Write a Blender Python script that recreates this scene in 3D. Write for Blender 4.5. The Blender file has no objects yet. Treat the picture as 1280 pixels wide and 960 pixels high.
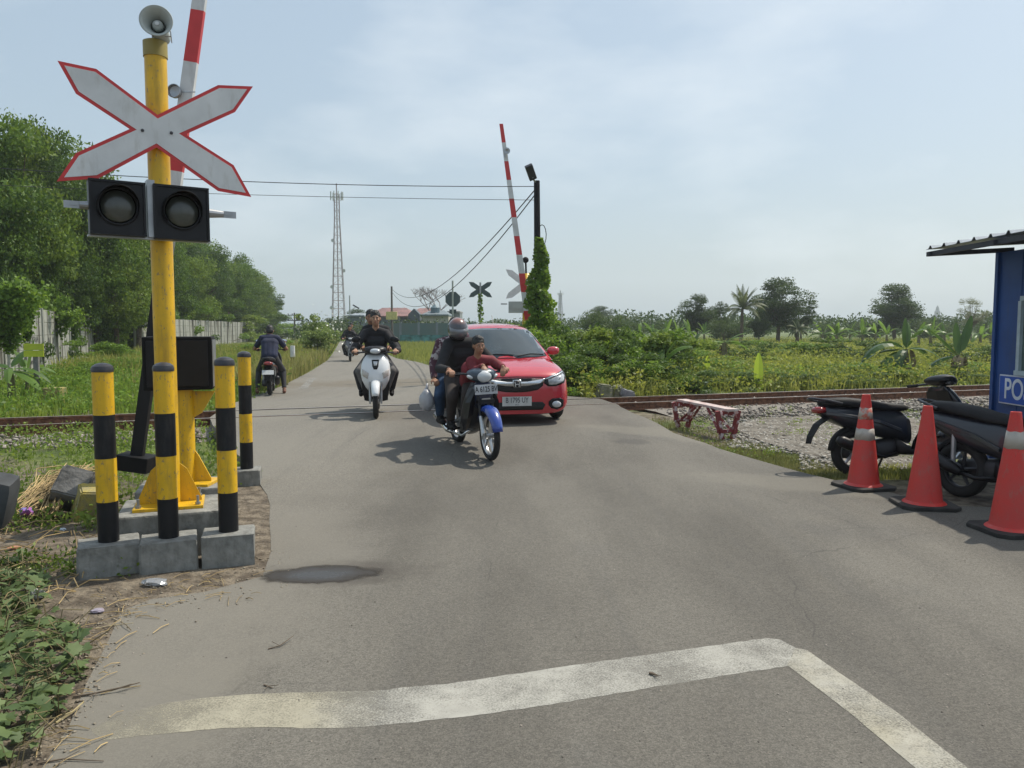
import bpy, bmesh, math, random
import numpy as np
from mathutils import Vector, Matrix
from mathutils.bvhtree import BVHTree
R = math.radians
SC = bpy.context.scene
COL = SC.collection

# ------------------------------------------------------------------ camera
CAM_H = 1.52; PITCH = math.atan(70/961); FPX = 961.0
cam_d = bpy.data.cameras.new('camera'); cam = bpy.data.objects.new('camera', cam_d); COL.objects.link(cam)
cam_d.sensor_fit = 'HORIZONTAL'; cam_d.sensor_width = 36; cam_d.lens = 36*FPX/1280
cam_d.clip_start = .05; cam_d.clip_end = 5000
cam.location = (0, 0, CAM_H); cam.rotation_euler = (R(90)-PITCH, 0, 0)
SC.camera = cam

# ------------------------------------------------------------------ light
SUN_EL = R(57); SUN_AZ = math.atan2(.84, .54)            # azimuth from +Y towards +X
S_DIR = Vector((math.sin(SUN_AZ)*math.cos(SUN_EL), math.cos(SUN_AZ)*math.cos(SUN_EL), math.sin(SUN_EL)))
sd = bpy.data.lights.new('sun', 'SUN'); sd.energy = 4.0; sd.angle = R(.6); sd.color = (1, .93, .81)
so = bpy.data.objects.new('sun', sd); COL.objects.link(so); so.location = (20, 20, 40)
so.rotation_euler = S_DIR.to_track_quat('Z', 'Y').to_euler()
w = bpy.data.worlds.new('World'); SC.world = w; w.use_nodes = True
nt = w.node_tree; nt.nodes.clear(); N = nt.nodes.new; L = nt.links.new
out = N('ShaderNodeOutputWorld'); bg = N('ShaderNodeBackground'); sky = N('ShaderNodeTexSky')
sky.sky_type = 'NISHITA'; sky.sun_disc = False; sky.sun_elevation = SUN_EL; sky.sun_rotation = SUN_AZ
sky.air_density = 1.3; sky.dust_density = 3.2; sky.ozone_density = 1.5; sky.altitude = 20
tc = N('ShaderNodeTexCoord'); mp = N('ShaderNodeMapping'); mp.inputs['Scale'].default_value = (1.2, 1.2, 3.2)
nz = N('ShaderNodeTexNoise'); nz.inputs['Scale'].default_value = 1.9; nz.inputs['Detail'].default_value = 7; nz.inputs['Roughness'].default_value = .52
rp = N('ShaderNodeValToRGB'); rp.color_ramp.elements[0].position = .50; rp.color_ramp.elements[1].position = .76
rp.color_ramp.elements[0].color = (0,0,0,1); rp.color_ramp.elements[1].color = (.6,.6,.6,1)
mx = N('ShaderNodeMix'); mx.data_type = 'RGBA'; mx.inputs[7].default_value = (8.0, 8.5, 8.8, 1)
# thin milky veil over the whole sky, then the clouds
veil = N('ShaderNodeMix'); veil.data_type = 'RGBA'; veil.inputs[0].default_value = .55; veil.inputs[7].default_value = (4.7, 5.9, 6.9, 1)
L(tc.outputs['Generated'], mp.inputs[0]); L(mp.outputs[0], nz.inputs['Vector']); L(nz.outputs[0], rp.inputs[0])
L(sky.outputs[0], veil.inputs[6]); L(veil.outputs[2], mx.inputs[6]); L(rp.outputs[0], mx.inputs[0])
L(mx.outputs[2], bg.inputs[0]); L(bg.outputs[0], out.inputs[0]); bg.inputs[1].default_value = .108
SC.view_settings.view_transform = 'Standard'; SC.view_settings.look = 'None'
SC.view_settings.exposure = 0.16; SC.view_settings.gamma = 1; SC.view_settings.use_curve_mapping = False
SC.render.engine = 'CYCLES'
SC.cycles.max_bounces = 6; SC.cycles.diffuse_bounces = 3; SC.cycles.glossy_bounces = 3; SC.cycles.transparent_max_bounces = 8
SC.cycles.volume_bounces = 1; SC.cycles.use_denoising = True; SC.cycles.sample_clamp_indirect = 5

# ------------------------------------------------------------------ helpers
def ray(u, v):
    a = (u-640)/FPX; b = -(v-480)/FPX
    c, s = math.cos(PITCH), math.sin(PITCH)
    return Vector((a, c + b*s, -s + b*c))
def P(u, v, Y):
    d = ray(u, v); t = Y/d.y; return Vector((d.x*t, Y, CAM_H + d.z*t))
RA = math.atan(.357); RCA, RSA = math.cos(RA), math.sin(RA); RY0 = 13.44
def rail_s(x, y): return -x*RSA + (y-RY0)*RCA
def rail_pt(t, s=0): return (t*RCA - s*RSA, RY0 + t*RSA + s*RCA)     # along / across the track
def sstep(a, b, x):
    t = min(1, max(0, (x-a)/(b-a))); return t*t*(3-2*t)
def H(x, y):                     # road height: a low ramp over the rails
    s = rail_s(x, y)
    return .13*sstep(-5.4, -2.0, s)*(1-sstep(1.7, 5.0, s))
def G(u, v, z=None):
    d = ray(u, v); h = 0
    for _ in range(6):
        t = (h-CAM_H)/d.z; x, y = d.x*t, d.y*t
        h = H(x, y) if z is None else z
    return Vector((x, y, h))
def lerp(a, b, t): return a + (b-a)*t

def tag(o, label=None, cat=None, group=None, kind=None):
    if label: o['label'] = label
    if cat: o['category'] = cat
    if group: o['group'] = group
    if kind: o['kind'] = kind
    return o
def link(name, me, mat=None, parent=None, smooth=False, kind=None):
    o = bpy.data.objects.new(name, me); COL.objects.link(o)
    if mat is not None:
        if len(me.materials): me.materials.clear()
        for m in (mat if isinstance(mat, (list, tuple)) else [mat]): me.materials.append(m)
    if smooth: me.polygons.foreach_set('use_smooth', [True]*len(me.polygons))
    if parent is not None: o.parent = parent
    if kind: o['kind'] = kind
    return o
def obj(name, bm, mat, parent=None, smooth=False, kind=None, recalc=True):
    if recalc: bmesh.ops.recalc_face_normals(bm, faces=bm.faces)
    me = bpy.data.meshes.new(name); bm.to_mesh(me); bm.free()
    return link(name, me, mat, parent, smooth, kind)
def smooth_by_angle(o, ang=35):
    me = o.data; me.polygons.foreach_set('use_smooth', [True]*len(me.polygons))
    me.set_sharp_from_angle(angle=R(ang)); return o
def empty(name, loc=(0,0,0), rz=0, **k):
    o = bpy.data.objects.new(name, None); COL.objects.link(o); o.location = loc; o.rotation_euler = (0,0,rz)
    o.empty_display_size = .2
    return tag(o, **k)
def copy_tree(o, parent=None, root=True):
    c = o.copy(); COL.objects.link(c)
    c.parent = parent
    if root:
        for k in ('label',):
            if k in c: del c[k]
    for ch in list(o.children): copy_tree(ch, c, False)
    return c

def B(): return bmesh.new()
def box(bm, c, s, rot=None, bev=0, mi=0):
    m = Matrix.Translation(Vector(c)) @ (rot.to_4x4() if rot is not None else Matrix()) @ Matrix.Diagonal((s[0], s[1], s[2], 1))
    r = bmesh.ops.create_cube(bm, size=1, matrix=m)
    vs = r['verts']; fs = {f for v_ in vs for f in v_.link_faces}
    for f in fs: f.material_index = mi
    if bev:
        es = list({e for v_ in vs for e in v_.link_edges})
        bmesh.ops.bevel(bm, geom=es, offset=bev, segments=2, affect='EDGES', profile=.6)
def frame(p, q):
    z = (Vector(q)-Vector(p)); l = z.length; z = z/l if l else Vector((0,0,1))
    up = Vector((0,0,1)) if abs(z.z) < .95 else Vector((1,0,0))
    x = up.cross(z).normalized(); y = z.cross(x)
    return Matrix((x, y, z)).transposed(), l
def tube(bm, pts, rad, seg=10, cap=True, mi=0, flat=1.0):
    """tube through points; rad a number or a list"""
    pts = [Vector(p) for p in pts]; n = len(pts)
    rs = rad if isinstance(rad, (list, tuple)) else [rad]*n
    rings = []
    prev = None
    for i, p in enumerate(pts):
        a = pts[max(i-1, 0)]; b = pts[min(i+1, n-1)]
        z = (b-a).normalized()
        if prev is None:
            up = Vector((0,0,1)) if abs(z.z) < .9 else Vector((0,1,0))
            x = up.cross(z).normalized()
        else:
            x = (prev - z*prev.dot(z)).normalized()
        prev = x; y = z.cross(x)
        rings.append([bm.verts.new(p + x*math.cos(t)*rs[i] + y*math.sin(t)*rs[i]*flat) for t in [2*math.pi*k/seg for k in range(seg)]])
    for a, b in zip(rings, rings[1:]):
        for k in range(seg):
            f = bm.faces.new((a[k], a[(k+1) % seg], b[(k+1) % seg], b[k])); f.material_index = mi
    if cap:
        bm.faces.new(rings[0][::-1]).material_index = mi; bm.faces.new(rings[-1]).material_index = mi
    return rings
def lathe(bm, prof, o=(0,0,0), rot=None, seg=24, close=False, mi=None):
    """profile of (radius, height) about local Z"""
    o = Vector(o); rings = []
    for r, z in prof:
        ring = []
        for k in range(seg):
            t = 2*math.pi*k/seg; p = Vector((r*math.cos(t), r*math.sin(t), z))
            if rot is not None: p = rot @ p
            ring.append(bm.verts.new(o+p))
        rings.append(ring)
    prs = list(zip(rings, rings[1:]))
    if close: prs.append((rings[-1], rings[0]))
    for i, (a, b) in enumerate(prs):
        for k in range(seg):
            f = bm.faces.new((a[k], a[(k+1) % seg], b[(k+1) % seg], b[k]))
            if mi: f.material_index = mi[i]
    if not close:
        for ring, j in ((rings[0], 0), (rings[-1], -1)):
            if prof[j][0] > 1e-5:
                try: bm.faces.new(ring).material_index = (mi[j] if mi else 0)
                except ValueError: pass
    return rings
RX = Matrix.Rotation(R(90), 3, 'X')       # local Z -> -Y
RYM = Matrix.Rotation(R(90), 3, 'Y')      # local Z -> +X
def ball(bm, c, r, seg=14, rot=None, mi=0):
    s = (r, r, r) if not isinstance(r, (tuple, list)) else r
    m = Matrix.Translation(Vector(c)) @ (rot.to_4x4() if rot is not None else Matrix()) @ Matrix.Diagonal((*s, 1))
    rr = bmesh.ops.create_uvsphere(bm, u_segments=seg, v_segments=max(6, seg*2//3), radius=1, matrix=m)
    for v_ in rr['verts']:
        for f in v_.link_faces: f.material_index = mi
def prism(bm, poly, d, mi=0):
    """poly: list of 3-D points (planar), thickened by vector d"""
    d = Vector(d); a = [bm.verts.new(Vector(p)) for p in poly]; b = [bm.verts.new(Vector(p)+d) for p in poly]
    n = len(a)
    bm.faces.new(a).material_index = mi; bm.faces.new(b[::-1]).material_index = mi
    for k in range(n):
        bm.faces.new((a[k], b[k], b[(k+1) % n], a[(k+1) % n])).material_index = mi
def loft(bm, secs, cap=True, mi=0):
    rings = [[bm.verts.new(Vector(p)) for p in s] for s in secs]; n = len(rings[0])
    for a, b in zip(rings, rings[1:]):
        for k in range(n): bm.faces.new((a[k], a[(k+1) % n], b[(k+1) % n], b[k])).material_index = mi
    if cap:
        bm.faces.new(rings[0][::-1]).material_index = mi; bm.faces.new(rings[-1]).material_index = mi
    return rings
def sell(cx, cy, cz, wy, hz, ex=3, n=20, top=1.0):
    """superellipse ring in the YZ plane at x=cx; top scales the width upwards"""
    o = []
    for k in range(n):
        t = 2*math.pi*k/n; c, s = math.cos(t), math.sin(t)
        y = math.copysign(abs(c)**(2/ex), c)*wy; z = math.copysign(abs(s)**(2/ex), s)*hz
        o.append((cx, cy + y*lerp(1, top, (z/hz+1)/2 if hz else 0), cz + z))
    return o
def cut_poly(poly, step, mapf=None, jitter=None):
    """planar polygon (2-D) cut into cells; mapf maps (a,b)->3-D"""
    bm = B(); vs = [bm.verts.new((p[0], p[1], 0)) for p in poly]; bm.faces.new(vs)
    xs = [p[0] for p in poly]; ys = [p[1] for p in poly]
    sx, sy = step if isinstance(step, (tuple, list)) else (step, step)
    for lo, hi, st, ax in ((min(xs), max(xs), sx, 0), (min(ys), max(ys), sy, 1)):
        k = 1; nn = int((hi-lo)/st)
        for k in range(1, nn+1):
            co = [0,0,0]; co[ax] = lo + st*k; no = [0,0,0]; no[ax] = 1
            bmesh.ops.bisect_plane(bm, geom=bm.verts[:]+bm.edges[:]+bm.faces[:], plane_co=co, plane_no=no, dist=1e-5)
    if mapf:
        for v_ in bm.verts: v_.co = Vector(mapf(v_.co.x, v_.co.y))
    return bm
def skirt(bm, d):
    """drop the outer edge of a sheet by vector d"""
    es = [e for e in bm.edges if e.is_boundary]
    r = bmesh.ops.extrude_edge_only(bm, edges=es)
    for v_ in [g for g in r['geom'] if isinstance(g, bmesh.types.BMVert)]: v_.co += Vector(d)
def np_mesh(name, verts, faces):
    me = bpy.data.meshes.new(name); verts = np.asarray(verts, dtype=np.float32); faces = np.asarray(faces, dtype=np.int32)
    n, k = faces.shape
    me.vertices.add(len(verts)); me.vertices.foreach_set('co', verts.ravel())
    me.loops.add(n*k); me.loops.foreach_set('vertex_index', faces.ravel())
    me.polygons.add(n); me.polygons.foreach_set('loop_start', np.arange(0, n*k, k, dtype=np.int32))
    me.polygons.foreach_set('loop_total', np.full(n, k, dtype=np.int32))
    me.update(calc_edges=True); return me
def text_bm(s, size, bold=0.0, sx=1.0):
    cu = bpy.data.curves.new('t', 'FONT'); cu.body = s; cu.size = size; cu.align_x = 'CENTER'; cu.align_y = 'CENTER'
    cu.extrude = .001; cu.offset = bold
    o = bpy.data.objects.new('t', cu); COL.objects.link(o)
    dg = bpy.context.evaluated_depsgraph_get(); me = bpy.data.meshes.new_from_object(o.evaluated_get(dg))
    bpy.data.objects.remove(o); bpy.data.curves.remove(cu)
    bm = B(); bm.from_mesh(me); bpy.data.meshes.remove(me)
    for v_ in bm.verts: v_.co.x *= sx
    return bm
def bake(me, voxel=.012, smooth=3, sm_fac=.6):
    """fuse closed shapes of a mesh into one continuous surface"""
    o = bpy.data.objects.new('tmp', me); COL.objects.link(o)
    m = o.modifiers.new('r', 'REMESH'); m.mode = 'VOXEL'; m.voxel_size = voxel
    if smooth:
        s = o.modifiers.new('s', 'SMOOTH'); s.iterations = smooth; s.factor = sm_fac
    dg = bpy.context.evaluated_depsgraph_get(); r = bpy.data.meshes.new_from_object(o.evaluated_get(dg))
    bpy.data.objects.remove(o); bpy.data.meshes.remove(me)
    return r
def bake_bm(bm, **k):
    me = bpy.data.meshes.new('t'); bmesh.ops.recalc_face_normals(bm, faces=bm.faces); bm.to_mesh(me); bm.free(); return bake(me, **k)

# ------------------------------------------------------------------ materials
def mat(name, col, rough=.6, metal=0, var=.12, scale=6, bump=0, bscale=80, col2=None, coat=0, spec=.5, trans=0, detail=6, space='Object', lo=.35, hi=.65, emis=None):
    m = bpy.data.materials.new(name); m.use_nodes = True; nt = m.node_tree; p = nt.nodes['Principled BSDF']
    N = nt.nodes.new; L = nt.links.new
    tc = N('ShaderNodeTexCoord'); nz = N('ShaderNodeTexNoise'); nz.inputs['Scale'].default_value = scale; nz.inputs['Detail'].default_value = detail
    nz.inputs['Roughness'].default_value = .6
    L(tc.outputs[space], nz.inputs['Vector'])
    rp = N('ShaderNodeMapRange'); rp.inputs[1].default_value = lo; rp.inputs[2].default_value = hi
    L(nz.outputs[0], rp.inputs[0])
    mx = N('ShaderNodeMix'); mx.data_type = 'RGBA'
    c = Vector(col[:3]); c2 = Vector(col2) if col2 else c*(1-var*1.6)
    mx.inputs[6].default_value = (*(c2), 1); mx.inputs[7].default_value = (*((c*(1+var*.5)) if not col2 else c), 1)
    L(rp.outputs[0], mx.inputs[0]); L(mx.outputs[2], p.inputs['Base Color'])
    p.inputs['Roughness'].default_value = rough; p.inputs['Metallic'].default_value = metal
    p.inputs['Specular IOR Level'].default_value = spec; p.inputs['Coat Weight'].default_value = coat
    p.inputs['Transmission Weight'].default_value = trans
    if emis: p.inputs['Emission Color'].default_value = (*emis[:3], 1); p.inputs['Emission Strength'].default_value = emis[3]
    if bump:
        n2 = N('ShaderNodeTexNoise'); n2.inputs['Scale'].default_value = bscale; n2.inputs['Detail'].default_value = 5
        L(tc.outputs[space], n2.inputs['Vector'])
        b = N('ShaderNodeBump'); b.inputs['Strength'].default_value = bump; b.inputs['Distance'].default_value = .02
        L(n2.outputs[0], b.inputs['Height']); L(b.outputs[0], p.inputs['Normal'])
    return m
def leaf_mat(name, a, b, tr=.35, rough=.55, scale=1.2):
    m = bpy.data.materials.new(name); m.use_nodes = True; nt = m.node_tree; N = nt.nodes.new; L = nt.links.new
    p = nt.nodes['Principled BSDF']; o = nt.nodes['Material Output']
    ge = N('ShaderNodeNewGeometry'); nz = N('ShaderNodeTexNoise'); nz.inputs['Scale'].default_value = scale
    tc = N('ShaderNodeTexCoord'); L(tc.outputs['Object'], nz.inputs['Vector'])
    rp = N('ShaderNodeMapRange'); rp.inputs[1].default_value = .35; rp.inputs[2].default_value = .65; L(nz.outputs[0], rp.inputs[0])
    mx = N('ShaderNodeMix'); mx.data_type = 'RGBA'; mx.inputs[6].default_value = (*a, 1); mx.inputs[7].default_value = (*b, 1)
    mt = N('ShaderNodeMath'); mt.operation = 'MULTIPLY_ADD'; mt.inputs[1].default_value = .6; mt.inputs[2].default_value = 0
    L(ge.outputs['Random Per Island'], mt.inputs[0])
    ad = N('ShaderNodeMath'); ad.operation = 'MULTIPLY_ADD'; ad.inputs[1].default_value = .5; L(rp.outputs[0], ad.inputs[0]); L(mt.outputs[0], ad.inputs[2])
    L(ad.outputs[0], mx.inputs[0]); L(mx.outputs[2], p.inputs['Base Color'])
    p.inputs['Roughness'].default_value = rough; p.inputs['Specular IOR Level'].default_value = .35
    t = N('ShaderNodeBsdfTranslucent'); hs = N('ShaderNodeHueSaturation'); hs.inputs['Value'].default_value = 1.5; hs.inputs['Hue'].default_value = .485
    L(mx.outputs[2], hs.inputs['Color']); L(hs.outputs[0], t.inputs[0])
    ms = N('ShaderNodeMixShader'); ms.inputs[0].default_value = tr; L(p.outputs[0], ms.inputs[1]); L(t.outputs[0], ms.inputs[2]); L(ms.outputs[0], o.inputs[0])
    return m
def weather(m, col, amt=.5, sc=(3,3,.5), ns=4, lo=.55, hi=.72):
    nt = m.node_tree; p = nt.nodes['Principled BSDF']; src = p.inputs['Base Color'].links[0].from_socket; N = nt.nodes.new; L = nt.links.new
    tc = N('ShaderNodeTexCoord'); mp = N('ShaderNodeMapping'); mp.inputs['Scale'].default_value = sc; L(tc.outputs['Object'], mp.inputs[0])
    n = N('ShaderNodeTexNoise'); n.inputs['Scale'].default_value = ns; n.inputs['Detail'].default_value = 9; n.inputs['Roughness'].default_value = .65; L(mp.outputs[0], n.inputs['Vector'])
    r = N('ShaderNodeMapRange'); r.inputs[1].default_value = lo; r.inputs[2].default_value = hi; r.inputs[4].default_value = amt; L(n.outputs[0], r.inputs[0])
    x = N('ShaderNodeMix'); x.data_type = 'RGBA'; L(r.outputs[0], x.inputs[0]); L(src, x.inputs[6]); x.inputs[7].default_value = (*col, 1); L(x.outputs[2], p.inputs['Base Color']); return m
MT = {}
MT['yellow'] = mat('yellow_paint', (.72,.43,.012), .42, var=.10, scale=5, bump=.05, bscale=30)
weather(MT['yellow'], (.25,.15,.04), .7, (5,5,.6), 4, .50, .76); weather(MT['yellow'], (.22,.17,.10), .75, (9,9,5), 5, .585, .64); weather(MT['yellow'], (.10,.05,.03), .7, (14,14,9), 5, .66, .69)
MT['black'] = mat('black_paint', (.008,.009,.012), .45, var=.3, spec=.35)
MT['capgrey'] = mat('cap_metal', (.055,.055,.062), .35, metal=.4)
weather(MT['black'], (.05,.046,.042), .5, (6,6,1.5), 5, .52, .75)
MT['concrete'] = mat('concrete_grey', (.26,.26,.24), .9, var=.2, scale=7, bump=.4, bscale=40)
weather(MT['concrete'], (.09,.085,.075), .7, (4,4,1.5), 4, .48, .7)
MT['concrete_dark'] = mat('concrete_stained', (.20,.195,.185), .9, var=.35, scale=5, bump=.5, bscale=30)
MT['white'] = mat('white_sheet', (.66,.67,.66), .45, var=.08, scale=4)
weather(MT['white'], (.34,.32,.27), .5, (4,4,1.2), 4, .52, .75)
MT['red'] = mat('red_paint', (.60,.035,.035), .4, var=.08)
MT['steel'] = mat('galvanised_steel', (.42,.43,.44), .38, metal=.8, var=.15)
MT['greyplastic'] = mat('grey_plastic', (.42,.45,.42), .45, var=.08)
MT['blackplastic'] = mat('black_plastic', (.009,.009,.011), .42, var=.2, spec=.35)
MT['mattblack'] = mat('matt_black', (.007,.007,.008), .7, var=.2, spec=.25)
MT['rubber'] = mat('tyre_rubber', (.018,.018,.018), .8, var=.3, bump=.2, bscale=60)
MT['chrome'] = mat('chrome', (.72,.73,.74), .15, metal=1, var=.05)
MT['silver'] = mat('silver_alloy', (.55,.56,.57), .3, metal=.85, var=.08)
MT['lens'] = mat('dim_lens', (.055,.06,.05), .25, var=.2, spec=.7)
MT['glassy'] = mat('lamp_glass', (.55,.58,.60), .08, var=.05, spec=.9, coat=.8)
MT['wood'] = mat('old_wood', (.30,.22,.14), .85, var=.3, scale=12, bump=.3)
MT['bark'] = mat('bark', (.14,.105,.075), .95, var=.35, scale=9, bump=.6, bscale=30)
MT['rust'] = mat('rusty_rail_steel', (.19,.085,.045), .8, var=.4, scale=14, bump=.3, bscale=60)
MT['railtop'] = mat('worn_rail_top', (.42,.36,.31), .35, metal=.6, var=.2)
# ================================================================== ground, road, track
def ground_mat():
    m = bpy.data.materials.new('earth_and_weeds'); m.use_nodes = True; nt = m.node_tree; N = nt.nodes.new; L = nt.links.new; p = nt.nodes['Principled BSDF']
    tc = N('ShaderNodeTexCoord')
    def noise(s, d=8):
        n = N('ShaderNodeTexNoise'); n.inputs['Scale'].default_value = s; n.inputs['Detail'].default_value = d; L(tc.outputs['Object'], n.inputs['Vector']); return n
    def ramp(n, lo, hi):
        r = N('ShaderNodeMapRange'); r.inputs[1].default_value = lo; r.inputs[2].default_value = hi; L(n.outputs[0], r.inputs[0]); return r
    def mixc(f, a, b):
        x = N('ShaderNodeMix'); x.data_type = 'RGBA'; L(f.outputs[0], x.inputs[0])
        for i, c in ((6, a), (7, b)):
            if isinstance(c, tuple): x.inputs[i].default_value = (*c, 1)
            else: L(c.outputs[2], x.inputs[i])
        return x
    soil = mixc(ramp(noise(9), .4, .62), (.085,.066,.046), (.20,.165,.12))
    grass = mixc(ramp(noise(3), .4, .6), (.06,.09,.018), (.13,.16,.04))
    al = mixc(ramp(noise(.35), .45, .56), soil, grass)
    # further out it is all green
    sp = N('ShaderNodeSeparateXYZ'); L(tc.outputs['Object'], sp.inputs[0])
    r = N('ShaderNodeMapRange'); r.inputs[1].default_value = 13; r.inputs[2].default_value = 19; L(sp.outputs[1], r.inputs[0])
    r0 = N('ShaderNodeMapRange'); r0.inputs[1].default_value = 7.2; r0.inputs[2].default_value = 9.0; L(sp.outputs[1], r0.inputs[0])
    al = mixc(r0, soil, al)
    fin = mixc(r, al, grass)
    L(fin.outputs[2], p.inputs['Base Color']); p.inputs['Roughness'].default_value = .95
    b = N('ShaderNodeBump'); b.inputs['Strength'].default_value = .8; b.inputs['Distance'].default_value = .05; L(noise(25).outputs[0], b.inputs['Height']); L(b.outputs[0], p.inputs['Normal'])
    return m
gxs = np.unique(np.concatenate([np.linspace(-900, -40, 14), np.linspace(-40, -10, 12), np.linspace(-10, 16, 80), np.linspace(16, 60, 16), np.linspace(60, 900, 14)]))
gys = np.unique(np.concatenate([np.linspace(-60, -2, 6), np.linspace(-2, 24, 80), np.linspace(24, 90, 20), np.linspace(90, 1000, 16)]))
def ground_z(x, y):
    s = rail_s(x, y)
    z = -.045 + .018*math.sin(x*1.7+y*.9)*math.cos(y*1.3-x*.6) if abs(x) < 40 and y < 60 else -.045
    # shoulder under the raised road stays below the asphalt
    if 0 < y < 22 and -5 < x < 6: z = min(z, H(x, y)-.03)
    if -3.7 < x < -1.0 and y < 7.6: z = -.003
    return z
gv = [(x, y, ground_z(x, y)) for y in gys for x in gxs]; nx = len(gxs)
gf = [(j*nx+i, j*nx+i+1, (j+1)*nx+i+1, (j+1)*nx+i) for j in range(len(gys)-1) for i in range(nx-1)]
link('ground', np_mesh('ground', gv, gf), ground_mat(), smooth=True, kind='structure')

def asphalt_mat():
    m = bpy.data.materials.new('asphalt'); m.use_nodes = True; nt = m.node_tree; N = nt.nodes.new; L = nt.links.new; p = nt.nodes['Principled BSDF']
    tc = N('ShaderNodeTexCoord')
    mp = N('ShaderNodeMapping'); mp.inputs['Rotation'].default_value = (0,0,R(12)); mp.inputs['Scale'].default_value = (1,.28,1); L(tc.outputs['Object'], mp.inputs[0])
    def noise(s, d=6, src=None, ro=.55):
        n = N('ShaderNodeTexNoise'); n.inputs['Scale'].default_value = s; n.inputs['Detail'].default_value = d; n.inputs['Roughness'].default_value = ro
        L((src or tc.outputs['Object']), n.inputs['Vector']); return n
    def mr(n, lo, hi, a=0, b=1, cl=True):
        r = N('ShaderNodeMapRange'); r.inputs[1].default_value = lo; r.inputs[2].default_value = hi; r.inputs[3].default_value = a; r.inputs[4].default_value = b; L(n.outputs[0], r.inputs[0]); return r
    def mix(f, a, b, mode='MIX'):
        x = N('ShaderNodeMix'); x.data_type = 'RGBA'; x.blend_type = mode
        if isinstance(f, float): x.inputs[0].default_value = f
        else: L(f.outputs[0], x.inputs[0])
        for i, c in ((6, a), (7, b)):
            if isinstance(c, tuple): x.inputs[i].default_value = (*c, 1)
            else: L(c.outputs[2] if len(c.outputs) > 1 else c.outputs[0], x.inputs[i])
        return x
    base = mix(mr(noise(.9, 6, mp.outputs[0]), .36, .64), (.100,.092,.078), (.156,.145,.123))
    # dusty strips towards the left edge
    sp = N('ShaderNodeSeparateXYZ'); L(tc.outputs['Object'], sp.inputs[0])
    dn = noise(1.3, 5); ad = N('ShaderNodeMath'); ad.operation = 'MULTIPLY_ADD'; ad.inputs[1].default_value = 1.4; L(dn.outputs[0], ad.inputs[0]); L(sp.outputs[0], ad.inputs[2])
    dust = mr(ad, -.1, -1.5, 0, .75)
    b2 = mix(dust, base, (.195,.182,.155))
    sp2 = mr(noise(150, 3, None, .7), .34, .66, .6, 1.38)
    cmb = N('ShaderNodeCombineColor')
    for i in range(3): L(sp2.outputs[0], cmb.inputs[i])
    b3 = mix(.85, b2, cmb, 'MULTIPLY')
    # dark flecks and grit
    vo = N('ShaderNodeTexVoronoi'); vo.inputs['Scale'].default_value = 9; L(tc.outputs['Object'], vo.inputs['Vector'])
    fl = mr(vo, .035, .06, .75, 0)
    b4 = mix(fl, b3, (.05,.045,.04))
    stain = mr(noise(.55, 3), .58, .72, 0, .35)
    b5 = mix(stain, b4, (.09,.088,.085))
    m3 = N('ShaderNodeMapping'); m3.inputs['Rotation'].default_value = (0,0,R(14)); m3.inputs['Scale'].default_value = (4.5,.22,1); L(tc.outputs['Object'], m3.inputs[0])
    b5 = mix(mr(noise(1.0, 7, m3.outputs[0], .6), .52, .70, 0, .22), b5, (.085,.083,.078))
    va = N('ShaderNodeTexVoronoi'); va.inputs['Scale'].default_value = 105; L(tc.outputs['Object'], va.inputs['Vector']); bw = N('ShaderNodeSeparateColor'); L(va.outputs['Color'], bw.inputs[0]); ag = mr(bw, 0, 1, .72, 1.30)
    cb2 = N('ShaderNodeCombineColor')
    for i in range(3): L(ag.outputs[0], cb2.inputs[i])
    b5 = mix(.75, b5, cb2, 'MULTIPLY')
    dv = N('ShaderNodeMix'); dv.data_type = 'RGBA'; dv.inputs[0].default_value = .12; L(tc.outputs['Object'], dv.inputs[6]); L(noise(3, 4).outputs['Color'], dv.inputs[7])
    vc = N('ShaderNodeTexVoronoi'); vc.feature = 'DISTANCE_TO_EDGE'; vc.inputs['Scale'].default_value = .55; L(dv.outputs[2], vc.inputs['Vector'])
    ck = N('ShaderNodeMath'); ck.operation = 'MULTIPLY'; L(mr(vc, .0028, .0012, 0, .45).outputs[0], ck.inputs[0]); L(mr(noise(.8, 3), .50, .60, 0, 1).outputs[0], ck.inputs[1])
    b5 = mix(ck, b5, (.05,.047,.042))
    b5 = mix(mr(noise(38, 8, None, .75), .60, .70, 0, .35), b5, (.26,.245,.21))
    cur = b5
    # stains, dust and broken areas with soft irregular edges
    for (u, v, rx, ry, rot_, col, amt, ns) in ((405,716,.60,.24,4,(.075,.066,.056),.7,5),(500,478,3.6,1.5,20,(.15,.128,.095),.75,2.2),(300,570,.75,1.6,0,(.20,.187,.158),.55,2.5),(290,690,.9,1.2,0,(.195,.182,.155),.55,2.2),(180,800,.75,1.0,0,(.205,.19,.16),.55,2.5),(150,900,.5,.6,0,(.205,.19,.158),.6,3),(310,520,.8,1.0,10,(.195,.182,.152),.55,2.5),
                                               (860,545,1.6,.4,-30,(.21,.195,.16),.45,3),(1050,608,1.5,.4,-25,(.21,.195,.16),.4,3),(790,552,.22,.18,0,(.07,.065,.06),.6,6)):
        c_ = G(u, v)
        m2 = N('ShaderNodeMapping'); m2.vector_type = 'TEXTURE'; m2.inputs['Location'].default_value = (c_.x, c_.y, c_.z); m2.inputs['Rotation'].default_value = (0,0,R(rot_)); m2.inputs['Scale'].default_value = (rx, ry, 1)
        L(tc.outputs['Object'], m2.inputs[0]); ln = N('ShaderNodeVectorMath'); ln.operation = 'LENGTH'; L(m2.outputs[0], ln.inputs[0])
        nn_ = noise(ns, 7, None, .6); a_ = N('ShaderNodeMath'); a_.operation = 'MULTIPLY_ADD'; a_.inputs[1].default_value = -1.5; L(nn_.outputs[0], a_.inputs[0]); L(ln.outputs['Value'], a_.inputs[2])
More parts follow.
